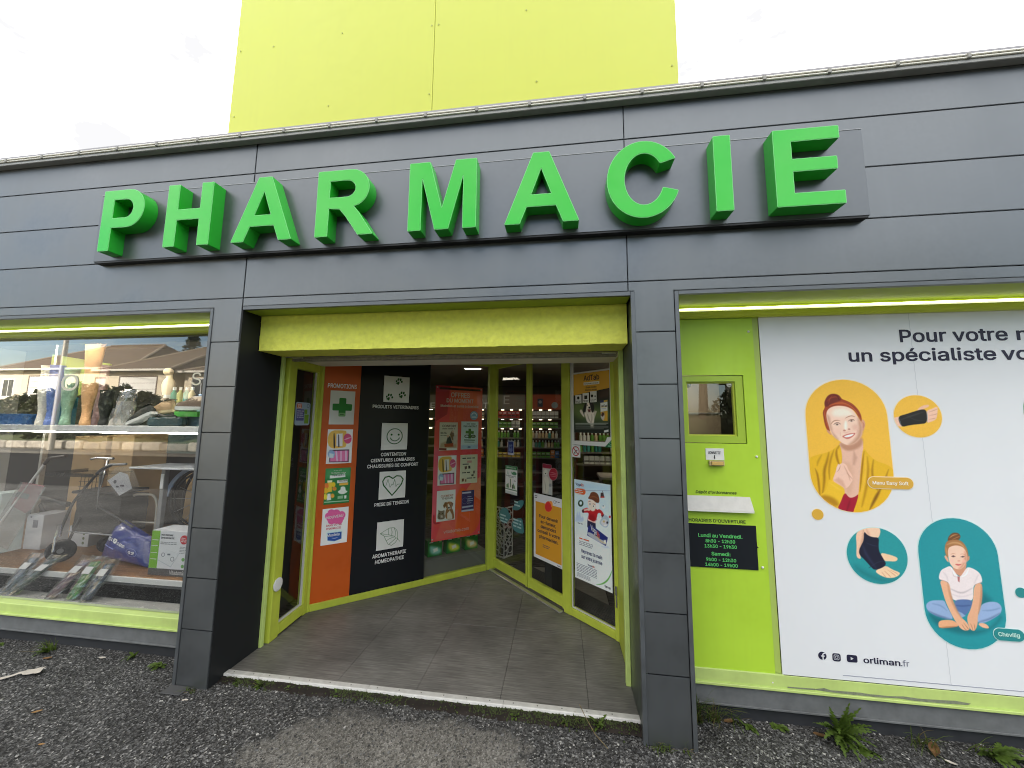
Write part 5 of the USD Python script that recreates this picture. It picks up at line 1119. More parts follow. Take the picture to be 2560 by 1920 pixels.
for i, (q, lab, w) in enumerate(zip(ART['leafs'], ('teal leaf sticker lowest left, over the white lattice stand', 'teal leaf sticker uppermost of three on the left door', 'large teal leaf sticker lowest right of three on the left door'), ((.135, .325, .60), (.40, .55, .79), (.385, .575, .60)))):
    g = Polygon(chaikin(mm(q), 1)).buffer(0)
    t = sticker('leaf_sticker', lab, F_DOOR.pt(g.centroid.x, 0, g.bounds[1])); part(t, 'leaf', sheet(F_DOOR, g, .004), flat(70, 128, 130))
    part(t, 'text_line', cat(*[words(F_DOOR, w[0]+.012, w[1]-.02, w[2]+.03-k*.034, .026, .0055, 80+i*3+k, .9) for k in range(3 if i != 1 else 2)]), flat(176, 206, 204))
# side light
t = poster('poster', 'tall winter poster with a woman in a red sweater on the side light', F_SL, .117, .511, .329, 1.182, .004, 'winterposter', (222, 230, 242), step=.0028)
NAVY = flat(32, 36, 96); ORG = flat(214, 100, 70)
part(t, 'text_line', text(F_SL, 'Voga', .135, .195, 1.130, .022, .0062, True), NAVY); part(t, 'text_line', text(F_SL, 'lib', .197, .228, 1.130, .022, .0062, True), ORG)
part(t, 'text_line', text(F_SL, 'Voga', .300, .362, .778, .042, .0062, True, rise=-.50), WHITE); part(t, 'text_line', text(F_SL, 'lib', .366, .394, .742, .038, .0062, True, rise=-.50), ORG)
part(t, 'text_line', text(F_SL, 'Reprenez la main', .193, .415, .562, .028, .0062, True), NAVY); part(t, 'text_line', text(F_SL, 'sur votre journée', .193, .415, .516, .028, .0062, True), NAVY)
part(t, 'text_line', text(F_SL, 'Voga', .262, .312, .470, .015, .0062, True), NAVY); part(t, 'text_line', text(F_SL, 'lib', .314, .336, .470, .015, .0062, True), ORG)
part(t, 'text_line', text(F_SL, 'teva', .435, .492, .352, .020, .0062, True), flat(40, 44, 60))
part(t, 'small_print', cat(words(F_SL, .132, .21, 1.088, .010, .0062, 91), words(F_SL, .132, .22, 1.072, .010, .0062, 92), words(F_SL, .132, .20, 1.056, .010, .0062, 93)), WHITE)
part(t, 'small_print', cat(words(F_SL, .17, .28, .672, .016, .0062, 94)), ORG)
part(t, 'small_print', cat(*[words(F_SL, .17, .32, .650-k*.014, .008, .0062, 95+k) for k in range(3)], *[words(F_SL, .138, .36, .455-k*.0125, .007, .0062, 101+k) for k in range(6)], *[words(F_SL, .138, .29, .378-k*.009, .005, .0062, 111+k) for k in range(4)], words(F_SL, .155, .225, .800, .010, .0062, 130)), flat(110, 116, 140))
t = poster('poster', 'dog tablet poster with yellow head and a black and white dog on the side light', F_SL, .122, .522, 1.605, 2.146, .004, 'dogposter', (36, 42, 32), step=.0026)
part(t, 'yellow_head', sheet(F_SL, [(.123, 2.145), (.521, 2.145), (.521, 1.992), (.123, 1.948)], .0058), flat(222, 168, 52))
part(t, 'text_line', text(F_SL, 'AdTab', .244, .419, 2.076, .046, .0072, True), flat(36, 22, 40)); part(t, 'text_band', rect(F_SL, .244, .418, 2.034, 2.060, .0072), flat(232, 228, 216)); part(t, 'text_line', text(F_SL, 'Comprimé à croquer', .253, .409, 2.040, .013, .0085), flat(90, 86, 90))
part(t, 'text_line', text(F_SL, 'Simple à avaler', .268, .388, 2.006, .014, .0072, True), flat(100, 70, 24)); part(t, 'text_line', text(F_SL, 'Simple à donner', .258, .392, 1.982, .014, .0072, True), flat(100, 70, 24))
for i, s0 in enumerate((.143, .230, .316)):
    z0, z1 = 1.872+i*.002, 1.950+i*.012
    c_ = part(t, 'icon_card', rect(F_SL, s0, s0+.072, z0, z1, .0072), WHITEGLOSS)
    part(c_, 'icon', sheet(F_SL, (Point(s0+.036, z0+.050).buffer(.014), sbox(s0+.020, z0+.034, s0+.054, z0+.066), Point(s0+.022, z0+.056).buffer(.013).union(Point(s0+.056, z0+.052).buffer(.007)))[i], .0086), flat(30, 30, 30)); part(c_, 'small_print', cat(words(F_SL, s0+.006, s0+.066, z0+.018, .007, .0086, 140+i), words(F_SL, s0+.012, s0+.06, z0+.008, .007, .0086, 150+i)), flat(70, 70, 70))
part(t, 'text_line', text(F_SL, 'AdTab', .436, .496, 1.832, .017, .0062, True), flat(36, 22, 60))
t = thing('clip_frame', 'white clip frame round the dog poster with a green corner', 'frame', F_SL.pt(.32, 0, 1.49))
part(t, 'rail', rect(F_SL, .098, .122, 1.492, 2.36, .0045, .006), WHITEGLOSS); part(t, 'rail', rect(F_SL, .527, .556, 1.575, 2.36, .0045, .006), WHITEGLOSS); part(t, 'rail', rect(F_SL, .122, .470, 1.494, 1.530, .0045, .006), WHITEGLOSS); part(t, 'rail', rect(F_SL, .122, .527, 2.146, 2.160, .0045, .006), WHITEGLOSS)
part(t, 'corner', sheet(F_SL, [(.470, 1.494), (.470, 1.53), (.494, 1.575), (.556, 1.575)], .0045, .006), WHITEGLOSS); part(t, 'green_corner', sheet(F_SL, [(.466, 1.488), (.558, 1.572), (.558, 1.488)], .0108, .001), flat(26, 112, 66)); part(t, 'mark', cat(sheet(F_SL, ring(.528, 1.525, .012, .003), .0122), words(F_SL, .500, .552, 1.496, .012, .0122, 160)), flat(150, 200, 170))
t = thing('no_smoking_sign', 'square no smoking sticker with red ring below the white poster frame', 'sign', F_SL.pt(.14, 0, 1.378))
part(t, 'card', rect(F_SL, .090, .193, 1.380, 1.490, .006, .001), WHITEGLOSS); part(t, 'ring', sheet(F_SL, unary_union([ring(.1415, 1.435, .044, .008), LineString([(.112, 1.464), (.171, 1.406)]).buffer(.004)]), .0074), flat(176, 30, 40)); part(t, 'cigarette', sheet(F_SL, unary_union([sbox(.124, 1.412, .136, 1.428), LineString([(.140, 1.43), (.158, 1.445)]).buffer(.0035)]), .0072), flat(30, 30, 30))
# sticker on the narrow side window
t = thing('sticker', 'rounded blue and orange sticker on the narrow side window', 'sticker', F_SIDE.pt(.245, 0, 1.65))
part(t, 'sheet', sheet(F_SIDE, rrect(.145, .345, 1.650, 1.850, .022), .004), flat(150, 170, 190)); part(t, 'orange_tab', sheet(F_SIDE, rrect(.160, .225, 1.795, 1.838, .010), .0052), flat(196, 100, 56)); part(t, 'text_line', text(F_SIDE, 'ICI', .168, .216, 1.800, .030, .0064, True), flat(226, 214, 206))
part(t, 'blue_panel', sheet(F_SIDE, rrect(.160, .262, 1.690, 1.790, .008), .0052), flat(84, 84, 140)); part(t, 'small_print', cat(*[words(F_SIDE, .168, .256, 1.770-k*.018, .011, .0064, 170+k) for k in range(4)]), flat(190, 190, 214)); part(t, 'green_pot', sheet(F_SIDE, unary_union([Polygon([(.272, 1.665), (.268, 1.745), (.330, 1.745), (.326, 1.665)]), sbox(.265, 1.75, .305, 1.79)]), .0052), flat(110, 150, 40)); part(t, 'ring_mark', sheet(F_SIDE, ring(.312, 1.822, .018, .004), .0052), flat(90, 100, 120))

# ------------------------------------------------------------------ service panel beside the right-hand window
SP = thing('service_panel', 'bright lime service panel with a small glazed hatch beside the large poster', 'panel', (1.0, .25, .15))
yp = .25
hole = sbox(.784, 1.566, 1.168, 2.004)
part(SP, 'sheet', prism(sbox(.7150, .152, 1.242, 2.378).difference(hole), .250, .262), LIME)
part(SP, 'head_band', bx(.7150, 1.242, .244, .26, 2.379, 2.44), pm('lime_band', (.25, .42, .015), .35, coat=.2))
part(SP, 'edge_strip', bx(1.242, 1.279, .254, .275, .238, 2.40, .002), pm('lime_edge', (.42, .55, .12), .45))
h = part(SP, 'hatch_frame', cat(prism(hole.buffer(-.004).difference(sbox(.820, 1.612, 1.118, 1.964)), .255, .285), ), pm('hatch_lime', (.38, .55, .05), .4, coat=.2))
part(h, 'inner_frame', prism(sbox(.8205, 1.6125, 1.1175, 1.9635).difference(sbox(.830, 1.622, 1.108, 1.953)), .268, .29), LIMEF)
part(SP, 'hatch_glass', (np.array([(.828, .280, 1.62), (1.11, .280, 1.62), (1.11, .280, 1.955), (.828, .280, 1.955)]), np.array([(0, 1, 2), (0, 2, 3)])), glass('hatch_glass', .08, .8, 4.0))
for x, z in ((.842, 1.942), (1.092, 1.944)):
    c = part(SP, 'suction_cup', move(lathe([(0, 0), (.017, 0), (.016, .004), (.006, .009), (.004, .014), (0, .014)], 16), x, .278, z, rx=math.pi/2), pm('clear_cup', (.55, .55, .5), .2, spec=.8), smooth=40)
for x, z in ((1.216, 2.288), (1.217, 1.488), (1.210, .828), (1.222, .190)):
    part(SP, 'screw_cap', move(trimesh.creation.icosphere(2, .0075), x, .249, z), WHITEGLOSS, smooth=True)
part(SP, 'small_bolt', move(trimesh.creation.cylinder(.004, .012, sections=8), 1.186, .246, .945, rx=math.pi/2), BLACK)
# letters on the panel
DKG = flat(34, 54, 24)
F25 = Frame((0, .250))
letter_sign('lettering', 'dark slanted words Dépôt d\'ordonnances above the white letter flap', F25, [("Dépôt d'ordonnances", .846, 1.086, 1.2545, .0165, dict(d=.0005, bold=True, slant=.2))], DKG, (.97, .25, 1.25))
letter_sign('lettering', 'black words HORAIRES D\'OUVERTURE above the opening hours plate', F25, [("HORAIRES D'OUVERTURE", .797, 1.130, 1.080, .0185, dict(d=.0005, bold=True))], DKG, (.96, .25, 1.08))
t = thing('bell_card', 'small white card reading SONNETTE with an arrow above the bell push', 'sign', (.971, .25, 1.462))
part(t, 'card', bx(.917, 1.026, .2475, .2498, 1.462, 1.535, .0006), WHITEGLOSS); part(t, 'text_line', text(F25, 'SONNETTE', .931, 1.004, 1.500, .016, .0029, True, slant=.15), BLACK)
part(t, 'arrow', sheet(F25, [(.966, 1.493), (.971, 1.493), (.971, 1.477), (.9745, 1.477), (.9685, 1.468), (.9625, 1.477), (.966, 1.477)], .0029), BLACK)
t = thing('bell_push', 'cream bell push with amber button under the white card', 'doorbell', (.975, .25, 1.427))
part(t, 'housing', bx(.930, 1.020, .228, .2497, 1.427, 1.459, .004), pm('cream_plastic', (.62, .50, .26), .4)); part(t, 'button', bx(.941, 1.010, .222, .2278, 1.4325, 1.4535, .003), pm('amber_button', (.66, .44, .14), .3)); part(t, 'button_edge', prism(sbox(.939, 1.4305, 1.012, 1.4555).difference(sbox(.9415, 1.433, 1.0095, 1.453)), .2268, .2279), pm('brown_edge', (.2, .12, .05), .5))
t = thing('letter_flap', 'white slanted metal flap of the prescription letter slot above the opening hours', 'letter flap', (.975, .25, 1.15))
part(t, 'flap', loft([np.array([(.716, .2475, 1.240), (1.163, .2475, 1.240), (1.163, .2495, 1.240), (.716, .2495, 1.240)]), np.array([(.716, .222, 1.154), (1.172, .222, 1.156), (1.172, .2495, 1.156), (.716, .2495, 1.154)])]), pm('flap_white', (.72, .70, .66), .45, var=(22, .08)))
part(t, 'flap_lip', bx(.718, 1.170, .2205, .226, 1.149, 1.1545, .001), pm('flap_white', (.72, .70, .66), .45))
t = thing('hours_plate', 'black plate with green opening hours below the letter flap', 'sign', (.98, .25, .81))
part(t, 'plate', bx(.716, 1.186, .2465, .2497, .810, 1.070, .0008), BLACKG)
GT = flat(96, 206, 110)
for a in (('Lundi au Vendredi.', .848, 1.104, .991, .020), ('8h30 - 12h30', .890, 1.061, .960, .0185), ('13h30 - 19h30', .883, 1.069, .929, .0185), ('Samedi:', .921, 1.030, .884, .0195), ('9h00 - 12h30', .888, 1.061, .850, .0185), ('14h00 - 19h00', .882, 1.068, .820, .0185)): part(t, 'text_line', text(F25, *a, .0040, True), GT)

# ------------------------------------------------------------------ the large poster in the right-hand window
PO = thing('window_poster', 'large white orthopaedics poster with a red-haired woman and a seated girl filling the right window', 'poster', (2.6, .25, .23))
POSTER = pm('poster_white', (.83, .845, .87), .42, var=(.7, .02), bump=(1.6, .12, .02))
part(PO, 'sheet', bx(1.281, 5.0, .2500, .2525, .232, 2.398), POSTER)
F_P = Frame((0, .25)); INK = flat(26, 24, 50); CREAM = flat(248, 232, 196); GOLD = (226, 176, 62); TEAL = (34, 136, 144)
for a in (('Pour votre', 2.078, 2.646, 2.201, .075), ('m', 2.690, 2.792, 2.201, .073), ('un spécialiste', 1.786, 2.573, 2.084, .073), ('vo', 2.602, 2.742, 2.084, .073)): part(PO, 'text_line', text(F_P, *a, .0006, True), INK)
pill = lambda x0, x1, z0, z1: rrect(x0, x1, z0, z1, (x1-x0)/2-.0005)
part(PO, 'outline', sheet(F_P, pill(1.509, 1.969, 1.168, 1.974), .0004), CREAM)
picture(PO, 'woman_picture', F_P, pill(1.514, 1.964, 1.173, 1.969), ART['woman'], .0023, GOLD, .0016, label='photograph of a smiling red-haired woman in a mustard cardigan', seed=3, blur=.00055, grain=.02)
part(PO, 'outline', sheet(F_P, Point(2.126, 1.746).buffer(.1295, quad_segs=20), .0004), CREAM)
picture(PO, 'wrist_picture', F_P, Point(2.126, 1.746).buffer(.1255, quad_segs=20), ART['wrist'], .0024, GOLD, .0016, label='photograph of a hand with a black wrist brace', blur=.0010)
part(PO, 'gold_dot', cat(sheet(F_P, Point(1.5365, 1.152).buffer(.034), .0004),), CREAM); part(PO, 'gold_dot', sheet(F_P, Point(1.5365, 1.152).buffer(.031), .0014), flat(*GOLD))
part(PO, 'name_tag', sheet(F_P, rrect(1.821, 2.065, 1.313, 1.386, .036), .0022), CREAM); part(PO, 'name_tag', sheet(F_P, rrect(1.825, 2.061, 1.317, 1.382, .032), .0032), flat(222, 172, 66)); part(PO, 'text_line', text(F_P, 'Manu Easy Soft', 1.847, 2.035, 1.3395, .019, .0042, True), flat(250, 244, 228))
MINT = flat(206, 236, 234)
part(PO, 'outline', sheet(F_P, Point(1.834, .931).buffer(.1615, quad_segs=22), .0004), MINT)
picture(PO, 'ankle_picture', F_P, Point(1.834, .931).buffer(.1575, quad_segs=22), ART['ankle'], .0024, (38, 138, 142), .0016, label='photograph of a foot with a dark ankle brace', blur=.0007)
part(PO, 'outline', sheet(F_P, pill(2.045, 2.449, .451, 1.165), .0004), MINT)
picture(PO, 'girl_picture', F_P, pill(2.050, 2.444, .456, 1.160), ART['girl'], .0021, TEAL, .0016, label='photograph of a girl in a white polo shirt sitting cross-legged', seed=4, blur=.00055, grain=.02)
part(PO, 'name_tag', sheet(F_P, rrect(2.370, 2.519, .513, .581, .033), .0022), MINT); part(PO, 'name_tag', sheet(F_P, rrect(2.373, 2.516, .516, .578, .030), .0032), flat(40, 138, 140)); part(PO, 'text_line', text(F_P, 'Chevilig', 2.393, 2.494, .5385, .020, .0042, True), flat(200, 236, 226))
part(PO, 'teal_dot', sheet(F_P, Point(2.530, .772).buffer(.0285), .0004), MINT); part(PO, 'teal_dot', sheet(F_P, Point(2.530, .772).buffer(.0265), .0014), flat(44, 140, 142))
part(PO, 'outline', sheet(F_P, pill(2.669, 3.129, 1.40, 2.0), .0004), flat(84, 176, 140))
# social marks and address
part(PO, 'round_mark', sheet(F_P, Point(1.5005, .3565).buffer(.0215).difference(unary_union([sbox(1.500, .334, 1.5075, .366), sbox(1.493, .352, 1.514, .3585), LineString([(1.504, .360), (1.506, .369), (1.514, .370)]).buffer(.003)])), .0006), INK)
part(PO, 'camera_mark', sheet(F_P, rrect(1.553, 1.596, .333, .376, .012).difference(unary_union([rrect(1.560, 1.589, .340, .369, .008).difference(rrect(1.563, 1.586, .343, .366, .006)), ring(1.5745, .3545, .0085, .003), Point(1.583, .363).buffer(.002)])), .0006), INK)
part(PO, 'play_mark', sheet(F_P, rrect(1.628, 1.682, .335, .374, .009).difference(Polygon([(1.648, .346), (1.648, .364), (1.664, .355)])), .0006), INK)
part(PO, 'text_line', text(F_P, 'orliman', 1.713, 1.899, .338, .030, .0006, True), INK); part(PO, 'text_line', text(F_P, '.fr', 1.902, 1.944, .338, .031, .0006), flat(110, 112, 130))
part(PO, 'lower_seam', bx(1.60, 5.0, .2488, .2499, .2605, .2625), flat(120, 124, 150)); part(PO, 'join_line', bx(2.139, 2.1405, .2497, .24995, .26, 2.39), flat(186, 190, 198))
part(PO, 'gap_shade_strip', bx(1.285, 5.0, .2455, .2475, .2345, .2375), flat(40, 40, 40))  # dark strip stands in for the shaded gap below the poster
wear = [sheet(Frame((0, .243)), Polygon(mm(q)).buffer(0), .0006) for q in ART['stain']]
part(B, 'flaked_paint', cat(*wear), pm('flaked', (.20, .22, .15), .7, var=(60, .3)))

# ------------------------------------------------------------------ left display window
part(B, 'display_glass', (np.array([(-7.4, .290, .20), (-2.512, .290, .20), (-2.512, .290, 2.40), (-7.4, .290, 2.40)]), np.array([(0, 1, 2), (0, 2, 3)])), GLASS_WIN)
part(B, 'window_head', bx(-7.4, -2.512, .292, .34, 2.335, 2.382), BLACK)
DS = thing('display_case', 'window display case with white upper shelf and wood-topped plinth behind the left glass', 'display case', (-4.5, .9, 0))
WOODF = pm('oak_top', (.30, .155, .062), .38, var=(3.5, .35, (1.2, 14, 1)))
part(DS, 'plinth_top', bx(-7.3, -2.53, .40, 1.75, .405, .426), WOODF); part(DS, 'plinth_edge', bx(-7.3, -2.53, .388, .3995, .384, .427, .002), WHITEGLOSS); part(DS, 'plinth_riser', bx(-7.3, -2.53, .43, .45, .345, .404), GREYFR)
part(DS, 'plinth_recess', bx(-7.3, -2.53, .70, .72, .0, .40), pm('dark_green_felt', (.012, .018, .017), .9, var=(40, .3)))
part(DS, 'window_board', cat(bx(-7.4, -2.53, .30, .40, .238, .258, .003)), pm('board_grey', (.42, .42, .40), .5))
part(DS, 'shelf', bx(-7.3, -2.53, .40, .95, 1.583, 1.631, .002), WHITEGLOSS)
part(DS, 'shelf_post', bx(-2.60, -2.57, .86, .90, .426, 2.6), ALU); part(DS, 'shelf_post', bx(-5.30, -5.27, .86, .90, .426, 2.6), ALU)
part(DS, 'fill_tube', tube([(-7.2, .372, 2.50), (-2.6, .372, 2.50)], .016, 8), emitter('display_fill_glow', (1.0, .95, .86), 30.0))  # added light, hidden behind the window head, brightens the display fronts
part(DS, 'fill_tube', tube([(-7.2, .47, 1.572), (-2.6, .47, 1.572)], .007, 6), emitter('shelf_fill_glow', (1.0, .95, .86), 12.0))  # added glowing tube under the shelf, lifts the lower display
part(DS, 'back_panel', bx(-7.3, -4.3, 1.74, 1.76, .0, 2.62), pm('display_back', (.035, .032, .030), .7)); part(DS, 'back_panel', bx(-4.3, -2.53, 1.74, 1.76, 0, 2.62), pm('display_back2', (.055, .045, .038), .7))
part(DS, 'side_panel', bx(-2.53, -2.515, .30, 1.75, 0, 2.62), pm('display_side', (.05, .048, .045), .6))

def boxthing(name, label, x0, x1, y0, y1, z0, z1, col, rz=0.0, group=None):
    t = thing(name, label, 'box', ((x0+x1)/2, (y0+y1)/2, z0), group)
    part(t, 'carton', bx(x0, x1, y0, y1, z0, z1, .0015), col if not isinstance(col, tuple) else flat(*col)); return t
KRAFT = pm('brown_card', (.47, .32, .16), .75, var=(6, .10))
zs = 1.631
# stocking legs on the shelf
def leg_mesh(h, r=1.0, top=None):
    prof = [(0.0, .046, .075, -.035), (.02, .048, .082, -.038), (.05, .044, .062, -.022), (.09, .040, .046, -.004), (.13, .040, .044, 0), (.20, .050, .054, .004), (.30, .066, .070, .008), (.38, .068, .070, .006), (.46, .060, .062, 0), (.52, .064, .066, 0), (.55, .068, .069, 0)]
    if top: prof += [(.62, .074, .074, 0), (.70, .082, .080, 0), (top, .090, .086, 0)]
    k = h/prof[-1][0]
    return loft([oval(0, dy, z*k, rx*r, ry*r) for z, rx, ry, dy in prof])
for x, y, h, c, lab, r in ((-4.86, .58, .56, (240, 234, 218), 'cream stocking leg, leftmost of the legs on the shelf', 1.0), (-4.725, .56, .56, (104, 130, 200), 'blue stocking leg between the cream and the green legs', .98), (-4.53, .545, .53, (146, 186, 160), 'sage green stocking leg on the display shelf', 1.0),
                        (-4.425, .70, .58, (180, 146, 144), 'mauve stocking leg half hidden behind the beige leg', .95), (-4.315, .55, .78, (232, 180, 126), 'tall beige thigh-high stocking leg on the display shelf', 1.0)):
    t = thing('stocking_leg', lab, 'display leg', (x, y, zs)); part(t, 'leg', move(leg_mesh(h, r*.76, .78 if h > .7 else None), x, y, zs, rz=.95), pm('stocking_%d%d%d' % c, lin(c), .7, var=(90, .06)), smooth=60)
t = thing('stocking_leg', 'short black sock foot on the display shelf', 'display leg', (-4.13, .56, zs)); part(t, 'leg', move(leg_mesh(.32, .72), -4.13, .56, zs, rz=.95), pm('stocking_black', (.010, .011, .012), .7), smooth=60)
boxthing('shoe_box', 'long blue shoe box at the left end of the shelf', -5.35, -4.955, .50, .70, zs, zs+.10, (40, 92, 150))
boxthing('shoe_box', 'teal box with white band behind the blue stocking leg', -4.86, -4.76, .66, .76, zs, zs+.27, (44, 128, 150))
boxthing('carton', 'small white carton behind the black sock foot', -4.245, -4.165, .60, .68, zs, zs+.16, (206, 210, 214))
boxthing('carton', 'blue carton behind the beige shoe', -3.80, -3.62, .80, .92, zs, zs+.17, (48, 66, 140)); boxthing('carton', 'dark printed carton behind the clear bag with boots', -3.98, -3.80, .80, .93, zs, zs+.27, (36, 36, 34))
boxthing('carton', 'pale blue carton at the right end of the shelf', -3.38, -3.12, .74, .88, zs+.13, zs+.30, (150, 180, 206))
# shoes
def shoe(name, label, at, rz, pitch, L, up, sole, roll=0.0, top=.085, extra=None):
    t = thing(name, label, 'shoe', at)
    n = 22; s = np.linspace(0, 1, 15)
    wid = np.interp(s, [0, .06, .25, .5, .75, .92, 1], [.02, .030, .033, .031, .042, .036, .014])
    hgt = np.interp(s, [0, .05, .18, .35, .5, .7, .9, 1], [.05, top*.9, top, top*.92, top*.86, .055, .038, .016])
    rings = []
    for a, w, h in zip(s, wid, hgt):
        th = np.linspace(0, np.pi, 13); y = w*np.cos(th); z = .022+h*np.sin(th)**.8
        rings.append(np.vstack([np.stack([np.full(13, a*L), y, z], 1), np.stack([np.full(3, a*L), np.array([-.5, 0, .5])*w, np.full(3, .020)], 1)]))
    M = lambda m: move(move(m, rx=roll, ry=-pitch), at[0], at[1], at[2], rz=rz)
    part(t, 'upper', M(loft(rings)), up, smooth=50)
    o = np.vstack([np.stack([s*L, wid+.004], 1), np.stack([s*L, -wid-.004], 1)[::-1]])
    g = Polygon(o).buffer(.003); m = trimesh.creation.extrude_polygon(g, .024, engine='earcut')
    part(t, 'sole', M(vf(m)), sole)
    op = Polygon([(L*.04, .02), (L*.36, .018), (L*.36, -.018), (L*.04, -.02)]).buffer(.006); m = trimesh.creation.extrude_polygon(op, .004, engine='earcut'); m.apply_translation((0, 0, top+.017))
    part(t, 'opening', M(vf(m)), BLACK)
    if extra: part(t, 'strap', M(extra), up)
    return t
pi = math.pi
SOLEW = pm('white_sole', (.72, .72, .70), .5)
shoe('shoe', 'black lace-up shoe with white sole leaning on its toe, nearest on the shelf', (-3.56, .53, zs+.105), pi, -.42, .27, pm('shoe_black', (.018, .020, .019), .6), SOLEW)
shoe('shoe', 'beige strap shoe with cream sole in the middle of the shelf', (-3.46, .62, zs+.125), pi, -.10, .28, pm('shoe_beige', lin((176, 148, 112)), .8), pm('cream_sole', lin((206, 190, 150)), .6), top=.10)
shoe('shoe', 'black and white patterned shoe between the beige and the brown shoes', (-3.27, .66, zs+.145), pi, 0, .27, usdkit.material(stage, '/World/Looks/zebra', {'g': ('geometry', {}), 'w': ('wave_texture', {'scale': 14.0, 'distortion': 7.0, 'detail': 2.0}), 'r': ('rgb_ramp', {'ramp': [(.45, (.012, .012, .012)), (.6, (.6, .58, .54))]}), 'p': ('principled_bsdf', {'roughness': .6})}, [('g.position', 'w.vector'), ('w.fac', 'r.fac'), ('r.color', 'p.base_color')], surface='p.BSDF'), SOLEW, top=.06)
shoe('shoe', 'brown strap shoe with thick white sole on the green box', (-3.05, .52, zs+.145), pi, .02, .27, pm('shoe_brown', lin((110, 92, 80)), .8), SOLEW, top=.10)
boxthing('carton', 'small bright green box under the brown shoe', -3.40, -3.17, .56, .66, zs+.085, zs+.130, (96, 206, 84)); boxthing('carton', 'grey blue box carrying the green box on the shelf', -3.45, -2.98, .60, .78, zs, zs+.085, (70, 96, 112))
t = thing('toiletry_bag', 'dark teal toiletry bag with a black handle on the shelf', 'bag', (-3.42, .52, zs))
part(t, 'bag', bx(-3.60, -3.26, .50, .58, zs, zs+.078, .015), pm('bag_teal', lin((44, 70, 76)), .35)); part(t, 'handle', tube(bend([(-3.52, .52, zs+.08), (-3.48, .50, zs+.105), (-3.40, .49, zs+.088), (-3.33, .50, zs+.100), (-3.30, .52, zs+.07)], .04), .007, 6), BLACK)
CLEARBAG = glass('clear_film', .22, .6, 2.5, tint=(.86, .87, .88), rough=.14)
def crumple(v, amp, sc, seed=0):
    v = np.array(v, float); d = np.stack([meshkit.fbm(v*sc, 3, seed+k)-.5 for k in range(3)], 1); return v+d*2*amp
t = thing('boot_bag', 'clear plastic bag holding a pair of grey boots, beside the black sock foot', 'bag', (-3.92, .56, zs))
bv, bf = loft([oval(-3.92, .57, zs+z, rx, ry, 26) for z, rx, ry in np.array([(.0, .085, .06), (.03, .09, .07), (.10, .09, .07), (.18, .08, .06), (.25, .085, .05), (.30, .09, .035), (.325, .10, .012)])], cap=False)
bv2, bf2 = vf(trimesh.Trimesh(bv, bf, process=False).subdivide()); part(t, 'film', (crumple(bv2, .012, 24, 5), bf2), CLEARBAG)
for dx in (-.05, .03): part(t, 'boot', move(loft([oval(0, dy, z, rx, ry, 14) for z, rx, ry, dy in ((0, .035, .06, -.02), (.05, .034, .055, -.015), (.09, .032, .040, 0), (.16, .034, .038, 0), (.22, .036, .040, 0))]), -3.92+dx, .57, zs+.003), pm('boot_grey', lin((186, 180, 172)), .7), smooth=60)
t = thing('bust', 'pale bust with dark hair standing behind the shoes on a white column', 'display bust', (-3.85, .84, zs))
part(t, 'column', lathe([(0, 0), (.05, 0), (.05, .27), (0, .27)], 20) if False else move(lathe([(0, 0), (.036, 0), (.034, .30), (0, .30)], 20), -3.83, .84, zs), WHITE, smooth=40)
part(t, 'torso', move(loft([oval(0, 0, z, rx, ry) for z, rx, ry in ((.30, .04, .035), (.34, .05, .042), (.40, .062, .045), (.44, .05, .038), (.47, .024, .024), (.50, .022, .022))]), -3.84, .84, zs), pm('bust_skin', lin((226, 206, 176)), .6), smooth=60)
part(t, 'head', move(trimesh.creation.icosphere(3, .040), -3.845, .83, zs+.528), pm('bust_skin', lin((226, 206, 176)), .6), smooth=True); part(t, 'hair', move(trimesh.creation.icosphere(3, .042), -3.868, .85, zs+.536), BLACK, smooth=True)
for i, (x, c) in enumerate(((-3.74, (60, 150, 130)), (-3.67, (190, 190, 120)), (-3.60, (60, 140, 130)), (-3.54, (210, 190, 150)))):
    t = thing('bottle', 'small glass bottle with pale cap, number %d from the left behind the shoes' % (i+1) if False else ('teal bottle nearest the bust behind the shoes', 'yellow bottle second from the bust behind the shoes', 'teal bottle third from the bust behind the shoes', 'cream bottle farthest from the bust behind the shoes')[i], 'bottle', (x, .82, zs+.15), group='bottles on the display shelf')
    part(t, 'body', move(lathe([(0, 0), (.024, 0), (.026, .09), (.012, .115), (.012, .125), (0, .125)], 14), x, .82, zs+.22), flat(*c), smooth=40); part(t, 'cap', move(lathe([(0, 0), (.014, 0), (.014, .03), (0, .03)], 14), x, .82, zs+.346), WHITE)
boxthing('carton', 'tall carton under the small bottles on the shelf', -3.79, -3.50, .76, .90, zs, zs+.22, (34, 60, 56))
# white letters stuck on the glass
letter_sign('lettering', 'round white letter O stuck on the left display glass', F25, [('O', -4.203, -4.031, 1.925, .135, dict(d=-.036))], flat(226, 222, 204), (-4.12, .286, 1.93))
letter_sign('lettering', 'white letter S stuck on the display glass beside the pilaster', F25, [('S', -2.935, -2.850, 1.965, .100, dict(d=-.036))], flat(236, 230, 208), (-2.89, .286, 1.97))
# lime display board far left
t = thing('display_board', 'curved lime display board at the far left of the shelf', 'display board', (-5.3, 1.1, zs)); a = np.linspace(0, 1, 14)
part(t, 'board', prism([(-5.75, zs), (-5.75, 2.42), (-4.95, 2.30), (-5.02, 2.16), (-5.10, 2.05), (-5.20, 1.98), (-5.40, 1.93), (-5.60, 1.90)], 1.10, 1.12), flat(150, 168, 60)); part(t, 'text_line', text(Frame((0, 1.10)), 'oio', -5.56, -5.40, 2.17, .045, .002, True), BLACK)
